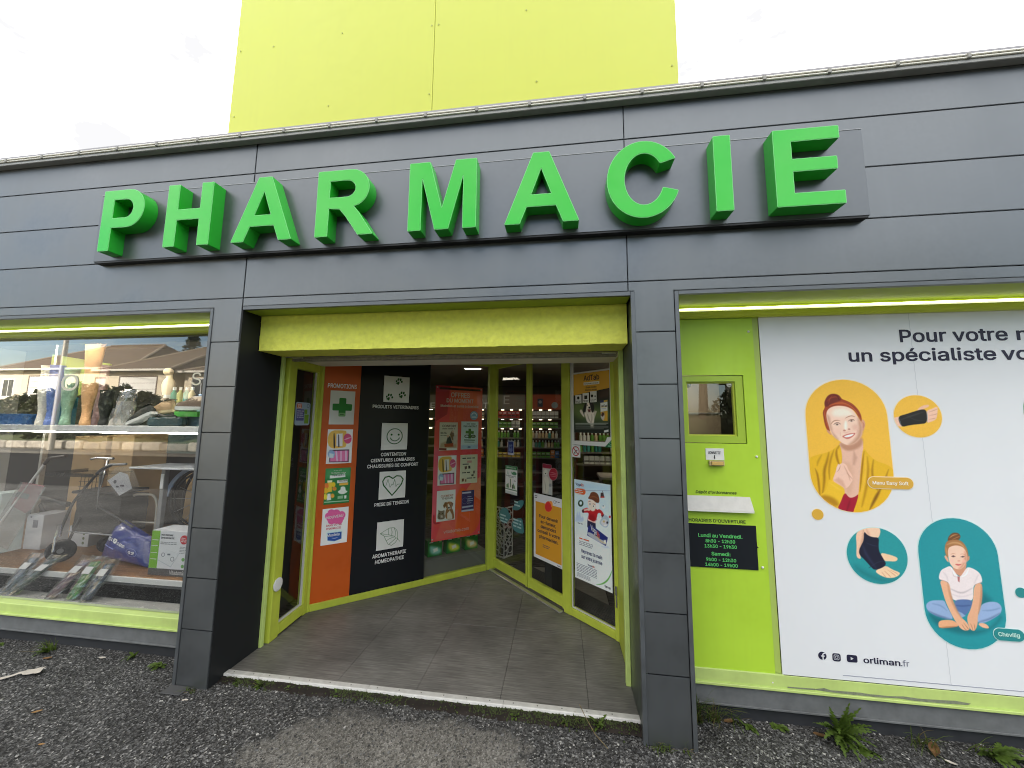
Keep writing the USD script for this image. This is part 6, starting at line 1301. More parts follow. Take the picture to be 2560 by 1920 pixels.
# ------- lower display
zp = .426
DARKTUBE = pm('dark_tube', (.045, .047, .050), .3, .5); RUB = pm('rubber', (.014, .014, .015), .7)
def wheel(par, x, y, z, r, w, ax=0.0, name='wheel'):
    m = cat(move(trimesh.creation.torus(r-w/2, w/2, major_sections=32, minor_sections=10), 0, 0, 0), vf(trimesh.creation.cylinder(r-w*.9, w*.5, sections=28)))
    n = part(par, name, move(m, x, y, z, rx=pi/2, rz=ax), RUB, smooth=50); part(n, 'hub', move(trimesh.creation.cylinder(r*.22, w*.9, sections=16), x, y, z, rx=pi/2, rz=ax), STEELGREY)
    return n
t = thing('rollator', 'dark folding walking frame with wheels, black bag and clear tray in the lower window', 'walking frame', (-4.2, .7, zp))
wheel(t, -4.40, .56, zp+.098, .097, .036, .7); wheel(t, -4.30, .83, zp+.075, .075, .030, .7); part(t, 'cross_bar', cat(tube([(-5.34, .90, .905), (-4.93, .90, .83)], .026, 8), tube([(-5.32, .90, .86), (-5.19, .90, .73)], .016, 8)), DARKTUBE, smooth=50); part(t, 'seat', bx(-4.60, -4.12, .70, 1.0, .985, 1.01, .008), RUB)
part(t, 'fork', cat(tube(bend([(-4.43, .54, zp+.27), (-4.43, .53, zp+.21), (-4.40, .51, zp+.10)], .03), .011, 8), tube([(-4.43, .55, zp+.22), (-4.43, .55, zp+.32)], .018, 10)), CHROME, smooth=50)
part(t, 'frame_tube', tube(bend([(-4.43, .56, zp+.28), (-4.41, .60, zp+.50), (-4.24, .66, zp+.80), (-4.18, .70, 1.26)], .06), .011, 8), DARKTUBE, smooth=50)
part(t, 'frame_tube', tube(bend([(-4.26, .68, zp+.42), (-4.26, .68, 1.20), (-4.22, .70, 1.262), (-4.05, .72, 1.270)], .05), .011, 8), STEELGREY, smooth=50)
part(t, 'frame_tube', tube(bend([(-4.27, .68, zp+.47), (-3.82, .66, zp+.30)], .05), .009, 8), DARKTUBE, smooth=50); part(t, 'frame_tube', tube([(-4.42, .60, zp+.25), (-3.85, .72, zp+.19)], .008, 8), STEELGREY, smooth=50)
part(t, 'frame_tube', tube([(-4.47, .62, .50), (-4.30, .60, .80)], .011, 8), DARKTUBE, smooth=50); part(t, 'frame_tube', tube([(-4.52, .90, 1.29), (-4.40, .78, 1.02), (-4.36, .80, .7)], .010, 8), CHROME, smooth=50)
bgv, bgf = vf(trimesh.creation.box((.44, .22, .40)).subdivide().subdivide().subdivide()); part(t, 'bag', move((crumple(bgv*np.array([1.15, 1, .85]), .022, 7, 2), bgf), -4.30, .83, zp+.38), pm('bag_black', (.016, .016, .016), .6), smooth=60)
part(t, 'tray', cat(bx(-4.68, -4.16, .56, .86, 1.178, 1.184, .002), bx(-4.68, -4.16, .553, .5595, 1.166, 1.20), bx(-4.687, -4.6805, .56, .86, 1.166, 1.20)), glass('tray_plastic', .14, .5, 3.0, tint=(.55, .56, .54)))
part(t, 'brake_handle', tube(bend([(-4.30, .62, 1.32), (-4.22, .60, 1.335), (-4.06, .62, 1.33)], .02), .012, 8), CHROME, smooth=50)
for k in range(6): part(t, 'basket_wire', tube([(-4.66+.045*k, .80, .96), (-4.66+.045*k, .80, 1.16)], .0025, 5), BLACK)
for k in range(4): part(t, 'basket_wire', tube([(-4.68, .80, .98+.05*k), (-4.42, .80, .98+.05*k)], .0025, 5), BLACK)
t = thing('leaflet_pouch', 'clear pouch with a white instruction sheet hanging on the walking frame', 'pouch', (-3.92, .62, 1.0))
part(t, 'sheet', loft([np.array([(-4.10, .625, 1.13), (-3.94, .615, 1.005), (-3.83, .625, 1.07), (-3.90, .63, 1.19), (-3.99, .632, 1.21)]), np.array([(-4.10, .628, 1.13), (-3.94, .618, 1.005), (-3.83, .628, 1.07), (-3.90, .633, 1.19), (-3.99, .635, 1.21)])]), flat(214, 216, 222)); part(t, 'pouch', (np.array([(-4.10, .612, 1.14), (-3.94, .60, .995), (-3.72, .60, 1.10), (-3.84, .612, 1.27), (-4.02, .615, 1.25)]), np.array([(0, 1, 2), (0, 2, 3), (0, 3, 4)])), CLEARBAG)
part(t, 'print', sheet(Frame((0, .612)), unary_union([Point(-4.0, 1.125).buffer(.016), sbox(-3.985, 1.075, -3.955, 1.09), sbox(-3.94, 1.085, -3.90, 1.10)]), -.001), flat(70, 70, 90))
t = thing('over_bed_table', 'over-bed table with pale patterned top in the lower right of the left window', 'table', (-3.5, .65, zp))
part(t, 'table_top', bx(-3.80, -3.05, .56, .90, 1.252, 1.268, .003), pm('table_pale', (.42, .44, .46), .3, var=(4, .4, (1, 9, 1)))); part(t, 'column', bx(-3.585, -3.545, .66, .70, zp, 1.252, .003), STEELGREY); part(t, 'label', bx(-3.58, -3.55, .655, .6595, 1.07, 1.20), WHITE); part(t, 'foot', bx(-3.60, -3.15, .64, .70, zp, zp+.03, .004), STEELGREY)
t = thing('walker', 'cream tubular walker standing behind the over-bed table', 'walking frame', (-4.0, .82, zp))
part(t, 'front_tube', tube(bend([(-4.14, .82, zp), (-4.13, .82, .92), (-4.05, .82, .972), (-3.84, .82, .98), (-3.80, .83, .90), (-3.79, .83, zp)], .08), .011, 8), pm('cream_tube', (.45, .42, .36), .3, .4), smooth=50); part(t, 'cross_tube', tube([(-4.13, .82, .72), (-3.80, .83, .72)], .009, 8), pm('cream_tube', (.45, .42, .36), .3, .4), smooth=50)
t = thing('wheelchair', 'folded wheelchair with large spoked wheel beside the right edge of the left window', 'wheelchair', (-3.45, 1.05, zp))
m = cat(vf(trimesh.creation.torus(.30, .017, major_sections=44, minor_sections=10)), vf(trimesh.creation.torus(.265, .009, major_sections=40, minor_sections=8)))
w_ = part(t, 'wheel', move(m, -3.46, .98, zp+.50, rx=pi/2, rz=.25), RUB, smooth=60)
for k in range(14):
    a = k*2*pi/14; part(w_, 'spoke', move(tube([(0, 0, 0), (.29*math.cos(a), 0, .29*math.sin(a))], .003, 5), -3.46, .98, zp+.50, rz=.25), STEELGREY)
part(t, 'side_guard', move(prism(Polygon(arc(0, 0, .34, .34, 60, 175, 20)+arc(0, 0, .305, .305, 175, 60, 20)), -.03, .03), -3.46, .98, zp+.50, rz=.25), pm('guard_blue', lin((130, 146, 170)), .4)); part(t, 'seat', bx(-3.40, -3.05, .90, 1.3, .80, .83, .01), flat(110, 140, 180)); part(t, 'frame_tube', tube(bend([(-3.72, 1.0, zp), (-3.72, 1.0, 1.0), (-3.60, 1.0, 1.22), (-3.2, 1.05, 1.24)], .08), .012, 8), DARKTUBE, smooth=50); part(t, 'frame_tube', tube([(-3.25, .95, zp), (-3.25, .95, 1.1)], .012, 8), DARKTUBE, smooth=50)
t = thing('walking_cane', 'white walking cane with black handle leaning in the left window', 'cane', (-4.92, .45, .52))
part(t, 'shaft', tube([(-4.97, .44, .66), (-4.545, .47, 1.31)], .010, 10), WHITEGLOSS, smooth=50); part(t, 'handle', tube(bend([(-4.56, .47, 1.285), (-4.52, .47, 1.335), (-4.35, .475, 1.36)], .02), .014, 10), pm('handle_brown', (.03, .02, .014), .3), smooth=50); part(t, 'collar', tube([(-4.553, .47, 1.296), (-4.535, .47, 1.322)], .013, 10), CHROME)
t = thing('cane_bag', 'clear sleeve with pink card around the white walking cane', 'bag', (-4.75, .44, .60))
part(t, 'card', prism([(-4.74, 1.125), (-4.50, 1.10), (-4.60, .90), (-4.66, .86), (-4.83, .92)], .452, .4535), flat(196, 112, 124)); part(t, 'card_band', prism([(-4.80, 1.00), (-4.66, .98), (-4.64, 1.02), (-4.77, 1.045)], .4495, .4515), flat(120, 140, 150)); part(t, 'film', prism([(-4.75, 1.13), (-4.47, 1.09), (-4.50, 1.03), (-4.78, .55), (-5.02, .60), (-4.99, .70)], .445, .4465), CLEARBAG)
t = boxthing('scale_box', 'white and green bathroom scale box on the wooden plinth beside the pilaster', -3.352, -3.00, .457, .62, zp, .778, (226, 228, 232))
FB_ = Frame((0, .457)); part(t, 'green_band', rect(FB_, -3.352, -3.275, .482, .776, .0004), flat(122, 184, 44)); part(t, 'grey_band', rect(FB_, -3.352, -3.001, .427, .481, .0004), flat(84, 84, 86)); part(t, 'text_line', text(FB_, 'Vitadomia', -3.150, -3.010, .441, .030, .0012), flat(216, 216, 216))
part(t, 'red_badge', disc(FB_, -3.045, .714, .036, .0004, .0008, 20), flat(206, 40, 54)); part(t, 'text_line', text(FB_, 'PESE PERSONNE', -3.262, -3.150, .738, .013, .0012, True), flat(90, 94, 100)); part(t, 'text_line', text(FB_, 'IMPEDANCEMETRE', -3.262, -3.136, .715, .013, .0012, True), flat(90, 94, 100)); part(t, 'small_print', cat(*[words(FB_, -3.262, -3.11, .685-k*.013, .007, .0012, 200+k) for k in range(2)], *[words(FB_, -3.076, -3.02, .655-k*.012, .006, .0012, 210+k) for k in range(5)]), flat(120, 126, 130)); part(t, 'badge_print', cat(*[words(FB_, -3.070, -3.022, .725-k*.014, .008, .0016, 220+k) for k in range(3)]), WHITE)
part(t, 'scale_picture', sheet(FB_, [(-3.275, .545), (-3.20, .625), (-3.08, .600), (-3.145, .495)], .0004), flat(196, 204, 212)); part(t, 'scale_picture', sheet(FB_, [(-3.275, .552), (-3.20, .630), (-3.08, .605), (-3.145, .503)], .0012), flat(222, 226, 230)); part(t, 'scale_detail', cat(sheet(FB_, ring(-3.225, .590, .016, .004), .0020), sheet(FB_, ring(-3.135, .560, .018, .004), .0020), rect(FB_, -3.185, -3.158, .588, .600, .0020)), flat(110, 116, 126))
for z in (.55, .60, .655, .70): part(t, 'band_line', rect(FB_, -3.345, -3.285, z, z+.004, .0012), WHITE)
part(t, 'green_dot', cat(disc(FB_, -3.036, .560, .014, .0004, .0008, 14), disc(FB_, -3.036, .508, .014, .0004, .0008, 14)), flat(110, 170, 90))
# blue cushion bag
t = thing('cushion_bag', 'glossy dark blue plastic bag of a cushion lying on the wooden plinth', 'bag', (-3.72, .66, zp))
g = np.linspace(0, 1, 26); U, V = np.meshgrid(g, g, indexing='ij')
cor = np.array([(-4.205, .725, .432), (-3.470, .560, .430), (-3.613, .66, .655), (-4.10, .78, .765)])
base = ((1-U)*(1-V))[..., None]*cor[0]+(U*(1-V))[..., None]*cor[1]+(U*V)[..., None]*cor[2]+((1-U)*V)[..., None]*cor[3]
nrm = np.cross(cor[1]-cor[0], cor[3]-cor[0]); nrm /= np.linalg.norm(nrm); puff = (16*U*(1-U)*V*(1-V))**.45*.075
wr = (meshkit.fbm(np.stack([U*5+V*2, V*4-U*3, U*0], -1), 4, 4)-.5)*.035*(16*U*(1-U)*V*(1-V))**.3
fr_, bk_ = base+nrm*(puff+wr)[..., None], base-nrm*(puff*.7)[..., None]
i = np.arange(26*26).reshape(26, 26); q = np.stack([i[:-1, :-1], i[1:, :-1], i[1:, 1:], i[:-1, 1:]], -1).reshape(-1, 4)
part(t, 'bag', cat((fr_.reshape(-1, 3), q), (bk_.reshape(-1, 3), q[:, ::-1])), pm('bag_blue', (.018, .03, .17), .22, spec=.6, coat=.5), smooth=True)
def onbag(mesh2d, u0, v0, du, dv, lift=.004):
    v, f = mesh2d; uu = np.clip(u0+v[:, 0]*du[0]+v[:, 2]*dv[0], 0, 1)*25; vv = np.clip(v0+v[:, 0]*du[1]+v[:, 2]*dv[1], 0, 1)*25
    a, b = np.minimum(uu.astype(int), 24), np.minimum(vv.astype(int), 24); x, y = (uu-a)[:, None], (vv-b)[:, None]
    p = fr_[a, b]*(1-x)*(1-y)+fr_[a+1, b]*x*(1-y)+fr_[a+1, b+1]*x*y+fr_[a, b+1]*(1-x)*y
    return p+nrm*(lift-v[:, 1:2]*.5), f
FZ = Frame((0, 0)); part(t, 'text_line', onbag(text(FZ, 'WIN', 0, .15, 0, .07, 0, True), .12, .50, (1, -.03), (0, 1.2)), WHITE); part(t, 'logo_mark', onbag(sheet(FZ, rrect(0, .10, 0, .10, .03).difference(Polygon([(.03, .03), (.05, .07), (.075, .075), (.05, .03)])), 0), .29, .475, (1, -.03), (.1, 1.2)), WHITE); part(t, 'text_line', onbag(text(FZ, 'CARE', 0, .22, 0, .06, 0, True), .42, .475, (1, -.08), (0, 1.1)), WHITE)
part(t, 'text_line', onbag(text(FZ, '02', 0, .10, 0, .065, 0, True), .72, .34, (1, -.03), (0, 1.2)), WHITE); part(t, 'ring', onbag(sheet(FZ, ring(.05, .03, .09, .007), 0), .72, .34, (1, 0), (0, 1.3)), flat(130, 140, 200)); part(t, 'small_print', onbag(words(FZ, 0, .30, 0, .035, 0, 231), .10, .33, (1, -.03), (0, 1)), flat(150, 160, 214))
# folded canes in clear sleeves leaning on the plinth edge
for i, (xt, xb, yt, zt_, zb_, c, lab) in enumerate(((-3.87, -4.05, .42, .560, .262, (150, 120, 134), 'folded mauve cane in a clear sleeve leaning on the plinth'), (-3.78, -3.86, .42, .562, .258, (96, 168, 84), 'folded green patterned cane in a clear sleeve leaning on the plinth'), (-3.64, -3.72, .42, .550, .258, (70, 84, 104), 'folded dark blue cane in a clear sleeve leaning on the plinth'), (-4.20, -4.43, .43, .545, .268, (44, 84, 80), 'folded dark green cane in a clear sleeve leaning far over'), (-4.42, -4.52, .44, .545, .270, (88, 92, 96), 'folded grey canes in a clear sleeve, leftmost bundle in the window'))):
    t = thing('folded_cane', lab, 'cane', (xb, .31, zb_), group='folded canes along the window')
    d_ = np.array([xt-xb, yt-.315, zt_-zb_])
    for k in range(3): part(t, 'tube', tube([np.array([xb, .315, zb_])+(k-1)*np.array([.030, 0, .004])+d_*.03, np.array([xb, .315, zb_])+(k-1)*np.array([.030, 0, .004])+d_*.86], .013, 8), pm('cane_%d_%d' % (i, k % 2), lin(c) if k != 2 or i not in (2,) else lin((190, 176, 146)), .4, var=(90, .5 if i == 1 else .15)), smooth=50)
    a_ = np.array([xb, .312, zb_]); u_ = np.array([.066, 0, 0]); P_ = np.array([a_-u_*.9, a_+u_*.9, a_+d_*1.02+u_*1.25, a_+d_*1.02-u_*1.25]); gr = np.linspace(0, 1, 9)
    grid = np.array([[(1-a)*((1-b)*P_[0]+b*P_[3])+a*((1-b)*P_[1]+b*P_[2]) for b in np.linspace(0, 1, 14)] for a in gr]); grid[..., 1] -= (np.sin(gr*pi)*.020)[:, None]; ii = np.arange(9*14).reshape(9, 14)
    part(t, 'sleeve', (crumple(grid.reshape(-1, 3), .009, 26, i), np.stack([ii[:-1, :-1], ii[1:, :-1], ii[1:, 1:], ii[:-1, 1:]], -1).reshape(-1, 4)) if False else cat((crumple(grid.reshape(-1, 3), .009, 26, i), np.stack([ii[:-1, :-1], ii[1:, :-1], ii[1:, 1:], ii[:-1, 1:]], -1).reshape(-1, 4))), CLEARBAG)
    part(t, 'label', loft([np.array([a_+d_*.62-u_*.5, a_+d_*.62+u_*.6, a_+d_*.78+u_*.7, a_+d_*.78-u_*.4])-np.array([0, .026, 0]), np.array([a_+d_*.62-u_*.5, a_+d_*.62+u_*.6, a_+d_*.78+u_*.7, a_+d_*.78-u_*.4])-np.array([0, .0255, 0])]), WHITE)
t = boxthing('carton', 'tall white carton standing on the wooden plinth', -5.20, -5.00, .78, .98, zp, .75, (206, 208, 214)); part(t, 'print', cat(rect(Frame((0, .78)), -5.12, -5.06, .63, .70, .0005), rect(Frame((0, .78)), -5.16, -5.14, .72, .735, .0005)), flat(110, 112, 124))
t = boxthing('carton', 'low white carton behind the front wheel of the walking frame', -4.90, -4.66, .92, 1.10, zp, .62, (200, 202, 206)); part(t, 'print', cat(*[disc(Frame((0, .92)), -4.72, .46+.045*k, .014, .0004, .0006, 12) for k in range(3)]), flat(110, 120, 90))
t = boxthing('carton', 'pale blue and white carton at the far left of the plinth', -5.40, -5.22, .60, .78, zp, .98, (196, 214, 214)); part(t, 'blue_band', rect(Frame((0, .60)), -5.40, -5.22, .60, .64, .0005), flat(60, 104, 160))
boxthing('carton', 'large brown cardboard box standing behind the cane', -5.35, -4.93, 1.15, 1.5, zp, 1.50, KRAFT); boxthing('carton', 'tall brown cardboard box beside the walking frame', -4.86, -4.58, 1.15, 1.5, zp, 1.52, KRAFT); boxthing('carton', 'brown cardboard box half hidden by the walker', -4.00, -3.60, 1.25, 1.6, zp, 1.15, KRAFT)
t = boxthing('storage_crate', 'row of dark teal boxes hanging under the shelf', -4.10, -3.25, 1.10, 1.30, 1.34, 1.56, (30, 64, 64))

# ------------------------------------------------------------------ inside the shop
SHELFW = pm('shelf_dark', (.035, .022, .018), .5); SHELFB = pm('shelf_board', (.20, .17, .15), .5)
LEDW = emitter('shelf_lamp', (1.0, .78, .52), 2.2)
LEV = (.55, .80, 1.065, 1.25, 1.42, 1.615, 1.79)
def shelf_unit(label, x0, x1, y, back, head=None, top=1.95):
    t = thing('shelf_unit', label, 'shelf unit', ((x0+x1)/2, y, 0))
    part(t, 'back_board', bx(x0, x1, y+.36, y+.38, 0, top), back); part(t, 'side_board', bx(x0-.02, x0, y, y+.38, 0, top), SHELFW); part(t, 'side_board', bx(x1, x1+.02, y, y+.38, 0, top), SHELFW)
    part(t, 'base', bx(x0, x1, y-.05, y+.36, 0, .30), SHELFW)
    for z in LEV: part(t, 'shelf', bx(x0, x1, y, y+.36, z-.022, z), SHELFB)
    for z in LEV[-2:]+(top+.02,):
        for x in np.arange(x0+.06, x1-.08, .17): part(t, 'lamp_strip', bx(x, x+.055, y+.03, y+.05, z-.036, z-.0225), LEDW)
    if head: part(t, 'head_board', bx(x0-.02, x1+.02, y+.02, y+.06, top, top+.28), head)
    return t
shelf_unit('shop shelf with orange head board, seen through the right sliding door', -.62, .02, 4.5, pm('shelf_back_red', (.10, .045, .03), .6), flat(176, 78, 46))
shelf_unit('shop shelf seen through the left sliding door', -1.34, -.68, 4.5, pm('shelf_back_brown', (.06, .045, .035), .6), pm('head_beige', (.20, .175, .14), .6))
shelf_unit('shop shelf behind the red banner', -2.75, -1.40, 4.5, pm('shelf_back_brown', (.06, .045, .035), .6), pm('head_beige', (.20, .175, .14), .6))
shelf_unit('dark shop shelf seen behind the winter poster', .25, 1.6, 3.6, pm('shelf_back_red', (.10, .045, .03), .6))
shelf_unit('shop shelf seen through the narrow side window', -4.4, -3.2, 4.5, pm('shelf_back_brown', (.06, .045, .035), .6))
letter_sign('lettering', 'white letters LE on the beige head board of the shop shelf', Frame((0, 4.52)), [('LE', -2.62, -2.41, 1.975, .10, dict(d=.002))], WHITE, (-2.5, 4.5, 1.97)); letter_sign('lettering', 'white letter T on the beige head board beside the corner post', Frame((0, 4.52)), [('T', -1.455, -1.36, 1.975, .10, dict(d=.002))], WHITE, (-1.4, 4.5, 1.97)); letter_sign('lettering', 'white letter E on the head board behind the left sliding door', Frame((0, 4.52)), [('E', -1.06, -.95, 2.05, .16, dict(d=.002))], flat(190, 184, 170), (-1.0, 4.5, 2.05))
t = thing('wall_card', 'dark picture card on the orange head board', 'card', (-.37, 4.51, 2.0)); part(t, 'card', bx(-.42, -.32, 4.505, 4.5195, 2.0, 2.15), flat(60, 62, 74)); part(t, 'figure', sheet(Frame((0, 4.505)), Point(-.37, 2.09).buffer(.03), .001), flat(150, 140, 140))
t = thing('round_badge', 'round pale badge at the right of the orange head board', 'badge', (-.12, 4.5, 2.0)); part(t, 'disc', disc(Frame((0, 4.515)), -.10, 2.03, .06, .002, .006, 18), flat(150, 160, 164))
# goods: one box and one bottle of each colour, then copies
PCOL = {'white': (222, 220, 212), 'green': (110, 170, 70), 'orange': (226, 130, 50), 'yellow': (226, 190, 70), 'blue': (70, 110, 180), 'red': (190, 54, 50), 'cream': (214, 190, 150), 'teal': (70, 150, 140)}
proto = {}
PR = UsdGeom.Scope.Define(stage, '/World/Looks/never') if False else None
def goods(kind, colour, at, label, group):
    k = (kind, colour)
    if k in proto: return dup(proto[k], at, 0, label, group)
    t = thing('medicine_'+kind if kind == 'box' else 'medicine_bottle', label, kind, at, group)
    x, y, z = at
    if kind == 'box':
        hh = (.125, .10, .14, .085, .115, .13, .095, .12)[names.index(colour)]; part(t, 'carton', bx(x-.036, x+.036, y, y+.05, z, z+hh, .001), flat(*PCOL[colour])); part(t, 'band', bx(x-.0355, x+.0355, y-.0012, y-.0002, z+.03, z+.055), flat(*[(c*.45+20) for c in PCOL[colour]])); part(t, 'name_field', bx(x-.026, x+.026, y-.0012, y-.0002, z+hh*.6, z+hh*.82), flat(*[min(c*.3+150, 240) for c in PCOL[colour]]))
    else:
        part(t, 'body', move(lathe([(0, 0), (.024, 0), (.025, .08), (.012, .098), (.012, .104), (0, .104)], 12), x, y+.03, z), flat(*PCOL[colour]), smooth=40); part(t, 'cap', move(lathe([(0, 0), (.0135, 0), (.0135, .026), (0, .026)], 12), x, y+.03, z+.1045), WHITE)
    proto[k] = t; return t
names = list(PCOL)
rg = np.random.default_rng(11)
for (x0, x1, y, place, wts) in ((-.60, .0, 4.52, 'under the orange head board', None), (-1.32, -.70, 4.52, 'behind the left sliding door', None), (-2.0, -1.43, 4.52, 'beside the corner post', None), (.28, 1.0, 3.62, 'behind the posters', None)):
    for li, z in enumerate(LEV[2:]):
        kind = 'bottle' if li in (1, 2) else 'box'; x = x0+.04
        colour = names[rg.integers(8)]
        while x < x1-.03:
            if rg.random() < .35: colour = ('green', 'cream', 'teal', 'white')[rg.integers(4)] if li in (1, 2) else names[rg.integers(8)]
            if rg.random() < .93: goods(kind, colour, (round(float(x), 4), y+float(rg.uniform(0, .02)), z), '%s %s on the %s shelf %s' % (colour, 'medicine box' if kind == 'box' else 'medicine bottle', ('lowest', 'fourth highest', 'third highest', 'second highest', 'highest')[li], place), '%s %s %s' % (colour, 'boxes' if kind == 'box' else 'bottles', place))
            x += (.078 if kind == 'box' else .056)+rg.uniform(0, .008)
# lattice stand, dark counter, mat, ceiling lamps
t = thing('lattice_stand', 'white lattice box stand of rings on the floor behind the left sliding door', 'display stand', (-.72, 2.55, 0))
LW_ = pm('lattice_white', (.50, .50, .49), .5)
for fr0, L0 in ((Frame((-.842, 2.52), (.13, -.08)), .155), (Frame((-.708, 2.44), (.10, .15)), .17)):
    part(t, 'frame', fr0(cat(bx(0, L0, 0, .012, 0, .016), bx(0, L0, 0, .012, .60, .616), bx(0, .010, 0, .012, .016, .60), bx(L0-.010, L0, 0, .012, .016, .60))), LW_)
    rr_ = np.random.default_rng(3)
    for k in range(15):
        g = ring(rr_.uniform(.02, L0-.02), .05+k*.037, rr_.uniform(.035, .06), .009).intersection(sbox(.008, .012, L0-.008, .604))
        if not g.is_empty: part(t, 'ring', sheet(fr0, g, -.010, .008), LW_)
t = thing('entrance_mat', 'black grooved entrance mat just inside the sliding doors', 'mat', (0, 1.9, 0)); part(t, 'base', F_DOOR(bx(.10, 1.78, .05, .40, -.006, .0)), BACKING)
for k in range(15): part(t, 'rib', F_DOOR(bx(.105, 1.775, .055+k*.0228, .068+k*.0228, .0002, .010)), pm('mat_rib', (.05, .05, .05), .6))
t = thing('counter', 'dark shop counter beyond the side light', 'counter', (.9, 2.9, 0)); part(t, 'front', bx(.55, 1.9, 2.8, 3.2, 0, .95), pm('counter_dark', (.03, .022, .02), .4)); part(t, 'top', bx(.52, 1.93, 2.77, 3.23, .951, .99, .004), SHELFB)
t = thing('cardboard_display', 'cardboard display with two dogs and a red disc behind the right sliding door', 'cardboard display', F_DOOR.pt(.93, .25, 0))
picture(t, 'figure_print', Frame((F_DOOR.o[0]+F_DOOR.i[0]*.02, F_DOOR.o[1]+F_DOOR.i[1]*.02), F_DOOR.t[:2]), unary_union([Polygon(mm(ART['dogstand'][0][0])), Polygon(mm(ART['dogstand'][1][0])), Polygon(mm(ART['dogstand'][8][0]) if len(ART['dogstand']) > 8 else mm(ART['dogstand'][7][0]))]).buffer(.004).buffer(-.002), ART['dogstand'], .003, (190, 184, 178), 0.0); part(t, 'stand', F_DOOR(bx(.88, .98, .028, .20, .0, .985)), pm('stand_dark', (.02, .02, .02), .6))
LAMP = emitter('ceiling_lamp_glow', (1.0, .90, .74), 6.0)
for x, y in ((-1.47, 3.62), (1.3, 2.5), (1.9, 3.4), (-3.6, 2.6), (-5.6, 3.6)):  # the one beyond the side light is added, unseen, to lighten the hatch partition
    t = thing('ceiling_lamp', {(-1.47, 3.62): 'lit square ceiling lamp above the red banner', (1.3, 2.5): 'added unseen ceiling lamp beyond the side light, brightening the hatch view', (1.9, 3.4): 'lit square ceiling lamp over the counter', (-3.6, 2.6): 'lit square ceiling lamp behind the window display', (-5.6, 3.6): 'lit square ceiling lamp at the far left of the shop'}[(x, y)], 'ceiling lamp', (x, y, 2.6), group=None)
    hs = .13 if x == -1.47 else .30; part(t, 'frame', bx(x-hs-.02, x+hs+.02, y-hs-.02, y+hs+.02, 2.606, 2.622), WHITE); part(t, 'diffuser', bx(x-hs, x+hs, y-hs, y+hs, 2.600, 2.6058), LAMP)
# what shows behind the hatch and the narrow side window
t = thing('room_partition', 'beige partition behind the service hatch', 'partition', (1.7, 3.0, 0)); part(t, 'board', bx(1.0, 2.15, 3.0, 3.05, 0, 2.60), pm('partition_beige', (.28, .22, .15), .7)); part(t, 'rail', bx(1.0, 2.15, 2.985, 2.999, 1.84, 1.855), ALU)
t = thing('tall_cabinet', 'tall beige cabinet behind the narrow side window', 'cabinet', (-3.35, 1.9, 0)); part(t, 'body', bx(-3.60, -3.05, 1.9, 2.3, 1.55, 2.5), pm('cabinet_beige', (.30, .26, .20), .6)); part(t, 'leg', bx(-3.36, -3.30, 1.88, 1.94, 0, 2.55), BLACK)
t = thing('bin_bag', 'black bin with a clear liner behind the narrow side window', 'bin', (-2.75, 1.2, 0)); part(t, 'bin', move(lathe([(0, 0), (.12, 0), (.14, .55), (0, .55)], 16), -2.72, 1.15, 0), BLACK, smooth=40); bv, bf = loft([oval(-2.72, 1.15, z, r_, r_, 22) for z, r_ in ((.35, .145), (.50, .15), (.60, .155), (.66, .13))], cap=False); part(t, 'liner', (crumple(bv, .012, 20, 9), bf), CLEARBAG)

# ------------------------------------------------------------------ gravel, moss, plants at the foot of the wall
def gheight(x, y): return ground_h(np.atleast_1d(np.asarray(x, float)), np.atleast_1d(np.asarray(y, float)))
stones = []
rs = np.random.default_rng(21)
def stone_proto(i):
    m = trimesh.creation.icosphere(1, 1.0); v = np.array(m.vertices); v *= (1+.35*rs.uniform(-1, 1, (len(v), 1))); v *= np.array([1.0, rs.uniform(.6, .9), rs.uniform(.45, .7)]); return v, np.array(m.faces)
GR = UsdGeom.PointInstancer.Define(stage, '/World/gravel'); GR.GetPrim().SetCustomDataByKey('kind', 'stuff')
UsdGeom.Scope.Define(stage, '/World/gravel/protos')
cols_ = [(.030, .030, .030), (.062, .062, .062), (.115, .114, .112), (.19, .19, .19), (.42, .41, .39)]
for i, c in enumerate(cols_):
    usdkit.mesh(stage, '/World/gravel/protos/stone_%d' % i, stone_proto(i), pm('stone_%d' % i, c, .6, spec=.4), False)
GR.CreatePrototypesRel().SetTargets([Sdf.Path('/World/gravel/protos/stone_%d' % i) for i in range(5)])
N = 52000
px = rs.uniform(-5.2, 3.9, N); py = -1.75+2.02*rs.beta(1.5, 1.1, N)
patch = ((px+.58)/1.28)**2+((py+.40)/.43)**2
nz_ = meshkit.fbm(np.stack([px*1.6, py*1.6, px*0], -1), 4, 12)
keep = (rs.random(N) < np.clip(.25+.75*np.clip(patch-.35-(nz_-.5)*1.5, 0, 1), 0, 1)) & ~((px > -2.50) & (px < -2.24) & (py > -.005)) & ~((px > .445) & (px < .70) & (py > -.005)) & ~((px > -2.24) & (px < .45) & (py > .105)) & (py < .262)
px, py = px[keep], py[keep]; n = len(px)
size = np.clip(rs.lognormal(-5.55, .33, n), .0020, .0095)
pz = gheight(px, py)+size*.12
idx = rs.choice(5, n, p=[.26, .36, .24, .105, .035])
an = rs.uniform(0, 2*np.pi, n)
GR.CreateProtoIndicesAttr(Vt.IntArray.FromNumpy(idx.astype(np.int32)))
GR.CreatePositionsAttr(Vt.Vec3fArray.FromNumpy(np.stack([px, py, pz], 1).astype(np.float32)))
GR.CreateScalesAttr(Vt.Vec3fArray.FromNumpy(np.repeat(size[:, None], 3, 1).astype(np.float32)))
GR.CreateOrientationsAttr(Vt.QuathArray([Gf.Quath(math.cos(a/2), 0, 0, math.sin(a/2)) for a in an]))

